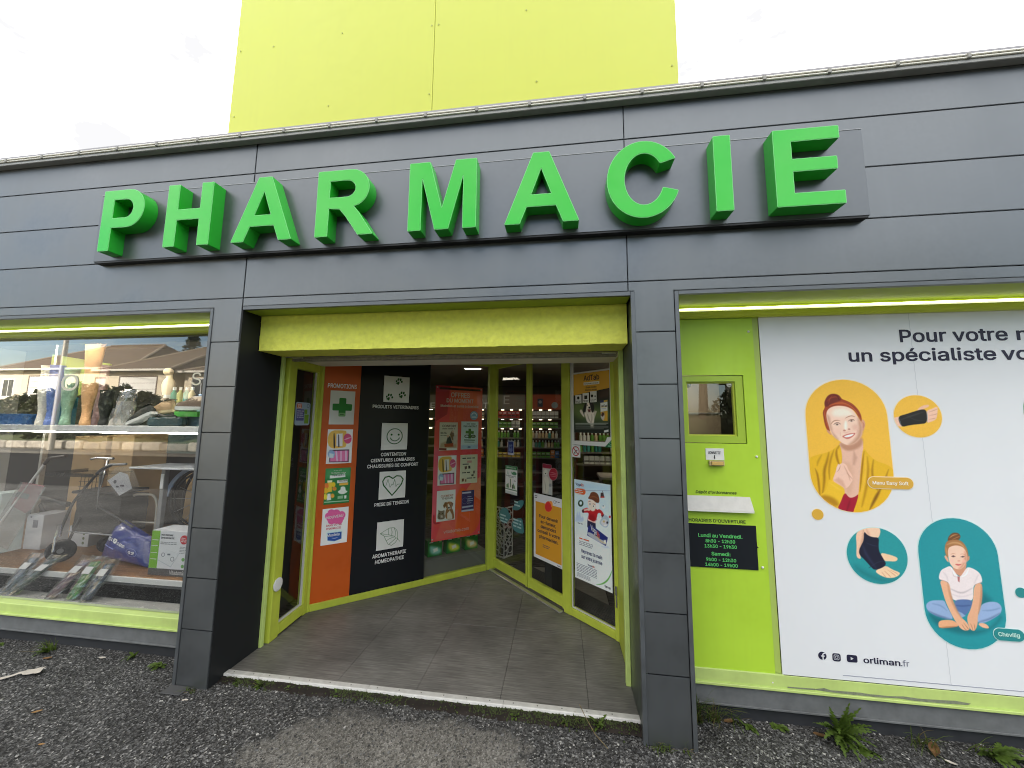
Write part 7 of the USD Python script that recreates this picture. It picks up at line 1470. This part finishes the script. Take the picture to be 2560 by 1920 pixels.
LEAFM = {}
def leafmat(name, c, tr=.35):
    if name not in LEAFM:
        LEAFM[name] = usdkit.material(stage, '/World/Looks/'+name, {'g': ('geometry', {}), 'n': ('noise_texture', {'scale': 38.0, 'detail': 3.0}), 'r': ('rgb_ramp', {'ramp': [(.3, tuple(np.array(c)*.65)), (.7, tuple(np.array(c)*1.3))]}),
            'p': ('principled_bsdf', {'roughness': .5, 'specular_ior_level': .4}), 't': ('translucent_bsdf', {}), 'm': ('mix_closure', {'fac': tr})},
            [('g.position', 'n.vector'), ('n.fac', 'r.fac'), ('r.color', 'p.base_color'), ('r.color', 't.color'), ('p.BSDF', 'm.closure1'), ('t.BSDF', 'm.closure2')], surface='m.closure')
    return LEAFM[name]
GREEN1 = leafmat('weed_green', (.125, .200, .034)); GREEN2 = leafmat('grass_green', (.13, .19, .038)); DRYG = leafmat('dry_straw', (.26, .20, .10)); MOSSM = pm('moss_green', (.040, .055, .012), .9, var=(60, .5)); SOIL = pm('dark_soil', (.016, .011, .008), .95, var=(50, .5)); DEADL = leafmat('dead_leaf', (.30, .17, .075))

def blade(base, az, lean, L, w, seg=6, droop=1.2):
    s = np.linspace(0, 1, seg+1); ang = np.clip(lean+droop*s**1.5, 0, 2.6)
    dx = np.cumsum(np.r_[0, np.sin(ang[:-1])])*L/seg; dz = np.cumsum(np.r_[0, np.cos(ang[:-1])])*L/seg
    c, sn = math.cos(az), math.sin(az); ww = w*(1-s**2)*.5+.0003
    ctr = np.stack([base[0]+dx*c, base[1]+dx*sn, base[2]+dz], 1); side = np.array([-sn, c, 0])
    v = np.vstack([ctr-ww[:, None]*side, ctr+ww[:, None]*side]); k = seg+1
    return v, np.array([(i, i+k, i+k+1, i+1) for i in range(seg)])
def grass(name, label, x, y, n, L, spread, seed, dry=.12, lean=.5, xbias=0.0):
    r = np.random.default_rng(seed); t = thing(name, label, 'plant', (x, y, ZG)); g, d = [], []
    for k in range(n):
        bx_, by = x+r.normal(0, spread), min(y+r.normal(0, spread*.5), .245)
        b = blade((bx_, by, ZG-.004), r.uniform(-pi, 0)+xbias, abs(r.normal(0, lean)), L*r.uniform(.5, 1.1), .0042*r.uniform(.7, 1.3), 7, r.uniform(.6, 1.8))
        (d if r.random() < dry else g).append(b)
    part(t, 'blades', cat(*g), GREEN2, smooth=True)
    if d: part(t, 'dry_blades', cat(*d), DRYG, smooth=True)
    return t
def lobed(L, w, lobes, tooth=.5):
    s = np.linspace(0, 1, lobes*4+1); env = np.sin(pi*np.clip(s*1.02, 0, 1)**.8)*.8+.12*(s > .05); half = w*.5*env*(1-tooth*(.5+.5*np.cos(s*lobes*2*pi)))+.0012
    return s*L, half
def leaf_mesh(base, az, elev, L, w, lobes=5, curl=.7, tooth=.5, roll=0.0):
    s, h = lobed(L, w, lobes, tooth); k = len(s); ang = elev-curl*np.linspace(0, 1, k)
    dx = np.cumsum(np.r_[0, np.cos(ang[:-1])*np.diff(s)]); dz = np.cumsum(np.r_[0, np.sin(ang[:-1])*np.diff(s)])
    c, sn = math.cos(az), math.sin(az); ctr = np.stack([base[0]+dx*c, base[1]+dx*sn, base[2]+dz], 1); side = np.array([-sn*math.cos(roll), c*math.cos(roll), math.sin(roll)])
    v = np.vstack([ctr-h[:, None]*side+np.array([0, 0, .12])*h[:, None], ctr, ctr+h[:, None]*side+np.array([0, 0, .12])*h[:, None]])
    q = [(i, i+1, i+1+k, i+k) for i in range(k-1)]+[(i+k, i+k+1, i+1+2*k, i+2*k) for i in range(k-1)]
    return v, np.array(q)
def rosette(label, x, y, n, L, w, seed, elev=.7, lobes=5, tooth=.5, mat=None, name='weed_plant', back=True):
    r = np.random.default_rng(seed); t = thing(name, label, 'plant', (x, y, ZG))
    for k in range(n):
        az = r.uniform(-pi*1.05, .05*pi) if not back else -pi/2+r.normal(0, 1.1)
        part(t, 'leaf', leaf_mesh((x+r.normal(0, .006), min(y+r.normal(0, .006), .24), ZG), az, elev*r.uniform(.5, 1.5), L*r.uniform(.65, 1.1), w*r.uniform(.8, 1.2), lobes, r.uniform(.4, 1.3), tooth, r.normal(0, .35)), mat or GREEN1, smooth=True)
    return t
# right-hand wall foot
grass('grass_tuft', 'tall grass tuft with drooping blades against the right side of the right pilaster', .765, .20, 90, .24, .022, 31, .15, .35, -.15)
grass('grass_tuft', 'thin grass tuft with dry stalks second to the right of the right pilaster', .885, .215, 45, .19, .020, 32, .35, .5)
grass('grass_tuft', 'small sparse grass tuft between the clover and the tall tuft', 1.00, .22, 16, .11, .018, 33, .2, .7)
rosette('small round-leaved weed at the foot of the lime panel', 1.055, .205, 9, .055, .030, 34, .6, 3, .1)
rosette('low clover-like weed left of the big fern-like plant', 1.23, .225, 16, .050, .026, 35, .35, 3, .25)
rosette('large jagged-leaved weed growing from the wall foot under the white poster', 1.53, .205, 34, .19, .046, 36, 1.05, 8, .78)
rosette('jagged leaves sprawling forward in front of the large weed', 1.585, .15, 9, .15, .038, 37, .25, 8, .75)
grass('grass_tuft', 'grass tuft with a dead brown leaf right of the large weed', 1.93, .205, 34, .13, .030, 38, .2, .6)
rosette('jagged weed at the right edge of the picture', 2.25, .19, 18, .13, .036, 39, .7, 6, .6); grass('grass_tuft', 'low grass tuft beside the weed at the right edge', 2.20, .20, 26, .12, .04, 40, .2, .8)
# left-hand wall foot
rosette('low green weed at the far left wall foot', -4.28, .19, 12, .10, .026, 41, .35, 5, .5)
grass('grass_tuft', 'broad grassy weed left of the middle of the left window', -3.78, .185, 46, .12, .035, 42, .1, .8); rosette('broad-leaved weed inside the grassy weed under the left window', -3.77, .17, 9, .10, .022, 43, .7, 4, .3)
rosette('single small sprig under the folded canes', -3.08, .21, 6, .075, .02, 44, .8, 4, .4)
rosette('small round-leaved weed left of the left pilaster', -2.80, .16, 12, .075, .026, 45, .55, 3, .25)
grass('grass_tuft', 'tiny grass tuft at the foot of the left pilaster', -2.335, -.02, 30, .055, .022, 46, .1, .6); grass('grass_tuft', 'tiny grass tuft at the foot of the right pilaster', .52, -.02, 40, .06, .03, 47, .1, .6); grass('grass_tuft', 'few thin blades at the right corner of the right pilaster', .655, -.02, 14, .07, .016, 48, .3, .6)
# doorstep: soil, moss and small weeds along the nosing
sx = np.linspace(-2.24, .445, 150); r_ = np.random.default_rng(50); wd = .055+.030*meshkit.fbm(np.stack([sx*3, sx*0, sx*0], -1), 3, 3); rows = []
for k, f in enumerate((0, .33, .66, 1.0)):
    y = .112-wd*f; z = ZG+np.array([.018, .016, .009, -.004])[k]+(meshkit.fbm(np.stack([sx*30, sx*0+k*3.1, sx*0], -1), 3, 4)-.5)*.012; rows.append(np.stack([sx, y, z], 1))
g_ = np.stack(rows, 0); ii = np.arange(4*150).reshape(4, 150)
single('soil_strip', 'dark damp soil strip along the white doorstep edge', 'soil', cat((g_.reshape(-1, 3), np.stack([ii[1:, :-1], ii[1:, 1:], ii[:-1, 1:], ii[:-1, :-1]], -1).reshape(-1, 4))), SOIL, smooth=True, kind='stuff')
ms = []
for k in range(2600):
    x = r_.uniform(-2.22, .43); 
    if meshkit.noise(np.array([[x*4.5, 0, 0]]), 9)[0] < .42 and r_.random() < .8: continue
    y = .108-abs(r_.normal(0, .028)); s = r_.uniform(.003, .008); z = ZG+.018-(.11-y)*.22
    a = r_.uniform(0, 2*pi, 2); q = np.array([[0, 0, s*1.3], [s*math.cos(a[0]), s*math.sin(a[0]), 0], [s*math.cos(a[0]+2.1), s*math.sin(a[0]+2.1), 0], [s*math.cos(a[0]+4.2), s*math.sin(a[0]+4.2), 0]])+np.array([x, y, z])
    ms.append((q, np.array([(0, 1, 2), (0, 2, 3), (0, 3, 1)])))
single('moss', 'olive moss in patches on the soil strip at the doorstep', 'moss', cat(*ms), MOSSM, kind='stuff')
for k, (x, n_, L_, lab) in enumerate(((-2.10, 8, .055, 'small weed at the left end of the doorstep'), (-1.93, 10, .06, 'spreading weed near the left end of the doorstep'), (-1.72, 7, .045, 'small weed left of the middle of the doorstep'), (-1.40, 6, .04, 'small bright weed in the middle left of the doorstep'), (-1.05, 7, .04, 'small weed at the middle of the doorstep'), (-.62, 8, .045, 'small weed right of the middle of the doorstep'), (-.28, 8, .05, 'weed with tiny leaves right of the doorstep middle'), (.02, 10, .05, 'small weed near the right end of the doorstep'), (.20, 16, .065, 'leafy weed at the right end of the doorstep'))):
    rosette(lab, x, .085, n_, L_, L_*.36, 60+k, .75, 3, .2)
grass('grass_tuft', 'thin grass blades at the right end of the doorstep', .08, .085, 24, .07, .05, 71, .2, .6); grass('grass_tuft', 'thin grass blades near the left end of the doorstep', -1.97, .085, 14, .05, .04, 72, .1, .6)
t = thing('dry_stalk', 'long dry stalk lying from the doorstep weeds onto the gravel', 'stalk', (.15, .0, ZG)); part(t, 'stem', tube([(.10, .085, ZG+.10), (.13, .06, ZG+.06), (.18, .0, ZG+.018), (.24, -.07, ZG+.008)], .0022, 5), DRYG)
# dead leaves, paper scraps
def litter(label, x, y, s, c, rz, kind='dead leaf', curl=.3):
    t = thing('dead_leaf' if kind == 'dead leaf' else 'paper_scrap', label, kind, (x, y, ZG)); g1 = np.linspace(-1, 1, 9); U_, V_ = np.meshgrid(g1, g1, indexing='ij')
    X_ = U_*s; Y_ = V_*s*.42*np.clip(1-U_**2, .05, 1)**.5; Z_ = .006+curl*s*(V_**2*.5+.25*U_**2)+.15*s*(meshkit.fbm(np.stack([U_*2, V_*2, U_*0+s*90], -1), 3)-.5); ii = np.arange(81).reshape(9, 9)
    part(t, 'leaf' if kind == 'dead leaf' else 'paper', move(cat((np.stack([X_, Y_, Z_], -1).reshape(-1, 3), np.stack([ii[:-1, :-1], ii[1:, :-1], ii[1:, 1:], ii[:-1, 1:]], -1).reshape(-1, 4))), x, y, ZG, rz=rz), c, smooth=True)
PAPER = pm('crumpled_paper', (.55, .50, .44), .7, var=(30, .2)); OCH = leafmat('ochre_leaf', (.42, .24, .09))
litter('curled tan leaf standing in the grass tuft right of the large weed', 1.945, .155, .05, DEADL, .9, curl=.8); litter('brown leaf behind the thin grass near the right pilaster', .96, .215, .032, DEADL, .3); litter('tan leaf beside the large weed', 1.42, .185, .032, DEADL, -.2); litter('small ochre leaf on the gravel below the right pilaster', .75, -.14, .026, OCH, -.5)
litter('small ochre leaf on the gravel in the left foreground', -3.05, -.30, .022, OCH, .6); litter('pale leaf under the left window', -3.28, .16, .024, PAPER, .1); litter('brown leaf near the grassy weed under the left window', -3.66, .10, .026, DEADL, .4); litter('tan chip in front of the left pilaster', -2.29, -.10, .018, PAPER, .2); litter('ochre chip far out in the left foreground', -2.72, -.47, .016, OCH, .2); litter('white scrap at the right wall foot', 1.97, .10, .022, PAPER, -.6); litter('broad dry brown leaf at the right edge under the plinth', 2.40, .14, .07, DEADL, .2, curl=.4)
t = thing('paper_strip', 'torn white paper strip lying on the gravel at the left', 'paper scrap', (-3.65, -.12, ZG))
ps = np.linspace(0, 1, 30); cx_ = -3.80+.30*ps; cy_ = -.22+.22*ps+.012*np.sin(ps*11); w_s = .010+.012*meshkit.fbm(np.stack([ps*6, ps*0, ps*0], -1), 3, 2)+.016*(ps > .72); zz_ = ZG+.010+.012*meshkit.fbm(np.stack([ps*9, ps*0, ps*0], -1), 3, 6); dn = np.array([-.22, .30])/np.hypot(.22, .30)
v_ = np.vstack([np.stack([cx_+dn[0]*w_s*k, cy_+dn[1]*w_s*k, zz_+(.006 if k == 0 else 0)], 1) for k in (-1, 0, 1)]); part(t, 'paper', (v_, np.vstack([[(i, i+1, i+31, i+30) for i in range(29)], [(i+30, i+31, i+61, i+60) for i in range(29)]])) if False else cat((v_, np.vstack([[(i, i+1, i+31, i+30) for i in range(29)], [(i+30, i+31, i+61, i+60) for i in range(29)]]))), PAPER, smooth=True)
t = thing('rubber_flap', 'flat grey rubber flap lying at the foot of the left pilaster', 'rubber scrap', (-2.42, -.05, ZG)); part(t, 'flap', bx(-2.50, -2.36, -.075, -.004, ZG+.008, ZG+.013, .001), pm('rubber_grey', (.07, .07, .072), .7))

# ------------------------------------------------------------------ across the street (seen in the glass)
STREET = pm('street_kerb', (.30, .28, .25), .8, var=(4, .15))
single('road', None, None, cat(sheet_rect(-120, 60, -12.4, -5.2, ZG+.004)), pm('road_asphalt', (.030, .030, .031), .9, spec=.08, var=(2, .25)), kind='structure')
single('pavement', None, None, bx(-75, 40, -13.9, -12.4, ZG-.2, .09), pm('pavement_grey', (.12, .115, .105), .9, spec=.1, var=(3, .2)), kind='structure')
hx, hy = np.linspace(-90, 50, 71), np.linspace(-60, -13.92, 24); HX, HY = np.meshgrid(hx, hy, indexing='ij')
HZ = .30+np.clip((-HY-14.0)/3.5, 0, 1)*1.95+.02*np.clip(-HY-18, 0, 99); ii = np.arange(HX.size).reshape(HX.shape)
single('hillside', None, None, cat((np.stack([HX, HY, HZ], -1).reshape(-1, 3), np.stack([ii[:-1, :-1], ii[1:, :-1], ii[1:, 1:], ii[:-1, 1:]], -1).reshape(-1, 4))), pm('bank_grass', (.06, .075, .03), .95, var=(1.4, .3)), smooth=True, kind='structure')
SW = thing('stone_wall', 'low wall of large pale stones across the street, mirrored in the left window', 'wall', (-27, -13.9, .09)); rw = np.random.default_rng(80); STN = [pm('wall_stone_%d' % k, c, .9, var=(5, .4)) for k, c in enumerate(((.27, .24, .19), (.22, .20, .17), (.33, .30, .25)))]
for z0, z1 in ((.09, .57),):
    x = -48.0
    while x < -12:
        w = rw.uniform(.9, 2.2); part(SW, 'stone', bx(x+.01, x+w-.01, -14.0+rw.uniform(-.03, .03), -13.62+rw.uniform(-.03, .03), z0, z1-rw.uniform(.0, .09), .07), STN[rw.integers(3)]); x += w
WALLM = pm('house_render', (.68, .59, .44), .85, var=(.8, .06)); ROOFM = pm('roof_tiles', (.125, .088, .058), .8, var=(2.5, .3)); GARM = pm('garage_door_white', (.74, .72, .67), .5, var=(2, .04)); GUT = pm('gutter_pale', (.60, .57, .50), .4); WIN = pm('house_window', (.03, .035, .04), .1)
def house(label, x0, x1, y, d, zb_, ze, zr, doors_, wins, hipl=3.0, hipr=3.0):
    t = thing('house', label, 'house', ((x0+x1)/2, y, zb_))
    part(t, 'wall', bx(x0, x1, y-d, y, zb_-1.5, ze), WALLM)
    o = .45; a = np.array([(x0-o, y+o, ze), (x1+o, y+o, ze), (x1+o, y-d-o, ze), (x0-o, y-d-o, ze), (x0+hipl, y-d/2, zr), (x1-hipr, y-d/2, zr)]); f = np.array([(0, 1, 5), (0, 5, 4), (1, 2, 5), (2, 3, 4), (2, 4, 5), (3, 0, 4), (0, 3, 2), (0, 2, 1)])
    part(t, 'roof', (a, f), ROOFM); part(t, 'gutter', bx(x0-o, x1+o, y+o-.02, y+o+.10, ze-.06, ze+.07), GUT); part(t, 'ridge', tube([a[4], a[5]], .10, 6), ROOFM)
    for p_ in ((0, 4), (1, 5)): part(t, 'hip_tiles', tube([a[p_[0]], a[p_[1]]], .09, 6), pm('hip_tile_pale', (.30, .24, .18), .8))
    for s0, s1, z1 in doors_:
        n_ = part(t, 'garage_door', bx(s0, s1, y-.06, y+.004, zb_-.2, z1), GARM); part(n_, 'reveal', cat(bx(s0-.10, s0-.01, y-.05, y+.01, zb_-.2, z1+.10), bx(s1+.01, s1+.10, y-.05, y+.01, zb_-.2, z1+.10), bx(s0-.01, s1+.01, y-.05, y+.012, z1+.01, z1+.10)), pm('reveal_brown', (.16, .12, .09), .7))
        for k in range(1, 5): part(n_, 'door_line', bx(s0, s1, y+.0045, y+.012, z1-.42*k, z1-.42*k+.03), pm('door_groove', (.35, .33, .3), .6))
    for s0, s1, z0, z1 in wins:
        n_ = part(t, 'window', bx(s0, s1, y-.05, y+.004, z0, z1), WHITE); part(n_, 'pane', cat(bx(s0+.07, (s0+s1)/2-.03, y+.0042, y+.010, z0+.07, z1-.07), bx((s0+s1)/2+.03, s1-.07, y+.0042, y+.010, z0+.07, z1-.07)), WIN)
    return t
house('long beige house with brown hip roof and garage doors across the street', -43.5, -31.4, -19.5, 9, 2.2, 5.45, 8.3, ((-40.4, -37.2, 4.95), (-34.3, -32.3, 4.75)), ((-42.9, -41.8, 3.4, 4.8),), 3.5, 3.0)
house('beige house with white garage door, mirrored in the middle of the left window', -31.2, -26.2, -18.0, 9, 2.2, 5.05, 7.6, ((-30.0, -27.1, 4.62),), (), 2.4, .6)
house('beige house with small-paned windows mirrored at the right of the left window', -25.6, -15.0, -18.6, 8, 2.2, 4.98, 6.9, (), ((-25.0, -23.6, 3.3, 4.6), (-20.5, -19.3, 3.3, 4.6)), 3.6, 3.0)
house('beige house across the street far to the right', 14.0, 26.0, -21.0, 9, 2.0, 5.2, 8.0, (), ((16, 17.6, 3.3, 4.6), (20.5, 22, 3.3, 4.6)))
LP = thing('lamp_post', 'grey lamp post across the street, mirrored across the stocking legs', 'lamp post', (-26.9, -13.2, .09)); part(LP, 'post', tube([(-26.9, -13.2, .09), (-26.9, -13.2, 4.5), (-26.9, -13.2, 8.8)], [.13, .11, .075], 12), pm('galvanised', (.36, .34, .29), .5, .3), smooth=60); part(LP, 'arm', tube(bend([(-26.9, -13.2, 8.7), (-26.9, -13.2, 9.2), (-26.9, -12.0, 9.4)], .3), .05, 8), pm('galvanised', (.36, .34, .29), .5, .3), smooth=60); part(LP, 'lantern', bx(-27.05, -26.75, -12.1, -11.4, 9.32, 9.48, .04), BLACK)
for k, (z0_, z1_, lab) in enumerate(((7.6, 6.1, 'lower dark wire sagging over the street'), (7.9, 6.35, 'upper thin wire over the street'))):
    t_ = np.linspace(0, 1, 24); single('power_wire', lab, 'wire', tube(np.stack([-34+26*t_, -12.6+1.2*t_, z0_+(z1_-z0_)*t_-.5*np.sin(pi*t_)], 1), .018 if k == 0 else .011, 5), BLACK)
# hedges and trees: leaf clumps through the volume
def foliage(pts, s, rr):
    n = len(pts); a = rr.normal(0, 1, (n, 3)); a /= np.linalg.norm(a, axis=1)[:, None]; b = np.cross(a, rr.normal(0, 1, (n, 3))); b /= np.linalg.norm(b, axis=1)[:, None]; sz = (s*rr.uniform(.6, 1.4, n))[:, None]
    v = np.stack([pts+a*sz, pts+b*sz*.5, pts-a*sz, pts-b*sz*.5], 1).reshape(-1, 3); return cat((v, np.arange(4*n).reshape(n, 4)))
HEDGE = [leafmat('hedge_dark', (.022, .034, .014), .2), leafmat('hedge_mid', (.05, .06, .022), .25)]
def bush(label, x, y, z0, rx, ry, h, n, seed, m):
    rr = np.random.default_rng(seed); t = thing('hedge_bush', label, 'bush', (x, y, z0)); u = rr.normal(0, 1, (n, 3)); u /= np.linalg.norm(u, axis=1)[:, None]; rad = rr.uniform(.45, 1, n)**.5
    P_ = np.stack([x+u[:, 0]*rx*rad, y+u[:, 1]*ry*rad, z0+h*.5+u[:, 2]*h*.5*rad], 1); P_ += (np.stack([meshkit.fbm(P_*1.1, 3, seed+k) for k in range(3)], 1)-.5)*1.1; part(t, 'foliage', foliage(P_, .13, rr), m); part(t, 'stem', tube([(x, y, z0-.3), (x, y, z0+h*.7)], [.10, .04], 7), pm('bark', (.07, .05, .035), .9))
for k, (x, h, w) in enumerate(((-33.0, 2.6, 1.8), (-30.2, 3.0, 1.7), (-28.3, 3.25, 1.5), (-26.6, 3.4, 1.4), (-25.2, 3.2, 1.4), (-23.7, 2.9, 1.3), (-22.3, 2.55, 1.3), (-20.8, 2.4, 1.2), (-36, 2.4, 1.8), (-18.5, 2.2, 1.5), (-4, 2.2, 2.0), (2, 2.4, 2.2), (9, 3, 2.4))):
    bush('dark bush %s' % ('left of the lamp post', 'tall, just left of the lamp post', 'behind the lamp post', 'tallest, right of the lamp post', 'second right of the lamp post', 'third right of the lamp post', 'before the white garage door', 'low, before the small-paned windows', 'farthest left above the stone wall', 'lowest, at the right end of the stone wall', 'straight across the street', 'opposite the right pilaster', 'opposite the large poster')[k], x, -14.9, .45, w, .9, h, 2600, 90+k, HEDGE[k % 2])
def conifer(label, x, y, z0, H, R, seed):
    rr = np.random.default_rng(seed); t = thing('conifer', label, 'tree', (x, y, z0)); part(t, 'trunk', tube([(x, y, z0), (x, y, z0+H)], [.22, .02], 8), pm('bark', (.07, .05, .035), .9)); P_ = []
    for z in np.linspace(.15, 1, 26):
        for _ in range(9):
            a = rr.uniform(0, 2*pi); L_ = R*(1-z)*rr.uniform(.7, 1.15)+.15; q = np.linspace(.1, 1, 16)[:, None]; P_.append(np.array([x, y, z0+H*z])+q*np.array([L_*math.cos(a), L_*math.sin(a), -.25*L_])+rr.normal(0, .06, (16, 3)))
    part(t, 'crown', foliage(np.vstack(P_), .16, rr), HEDGE[0])
conifer('dark pointed conifer rising behind the brown roofs', -38.8, -30, 2.4, 9.0, 3.0, 120); conifer('smaller conifer behind the brown roof ridge', -33.4, -31, 2.4, 6.6, 1.6, 121)
def tree(label, x, y, z0, H, R, seed):
    rr = np.random.default_rng(seed); t = thing('leafy_tree', label, 'tree', (x, y, z0)); part(t, 'trunk', tube([(x, y, z0), (x+.1, y, z0+H*.35), (x-.05, y+.1, z0+H*.7)], [.25, .18, .06], 9), pm('bark', (.07, .05, .035), .9)); C_ = rr.normal(0, 1, (26, 3)); C_ /= np.linalg.norm(C_, axis=1)[:, None]; C_ = np.array([x, y, z0+H*.66])+C_*np.array([R, R, H*.32])*rr.uniform(.4, 1, (26, 1))
    for k in range(6): part(t, 'limb', tube([(x, y, z0+H*.35), tuple(C_[k])], [.09, .02], 6), pm('bark', (.07, .05, .035), .9))
    part(t, 'crown', foliage(np.vstack([c+rr.normal(0, R*.2, (260, 3)) for c in C_]), .15, rr), HEDGE[1])
tree('leafy tree across the street to the right, mirrored in the sign letters', 7.5, -17.5, 1.8, 8.0, 2.6, 130); tree('leafy tree behind the houses across the street', -12, -26, 2.2, 9.0, 3.0, 131)
for k, (x, y, H, R) in enumerate(((-9.5, -16.5, 7.0, 2.6), (-5.0, -17.5, 8.2, 3.0), (-.5, -16.6, 6.6, 2.6), (3.4, -18.0, 8.0, 2.8), (12.5, -17.0, 7.4, 3.0), (18, -17.6, 8.4, 3.2), (24, -17, 7.2, 3.0))):
    tree('leafy tree of the row behind the street, ' + ('farthest left', 'second from the left', 'third from the left', 'fourth from the left', 'third from the right', 'second from the right', 'farthest right')[k], x, y, 1.6, H, R, 140+k)
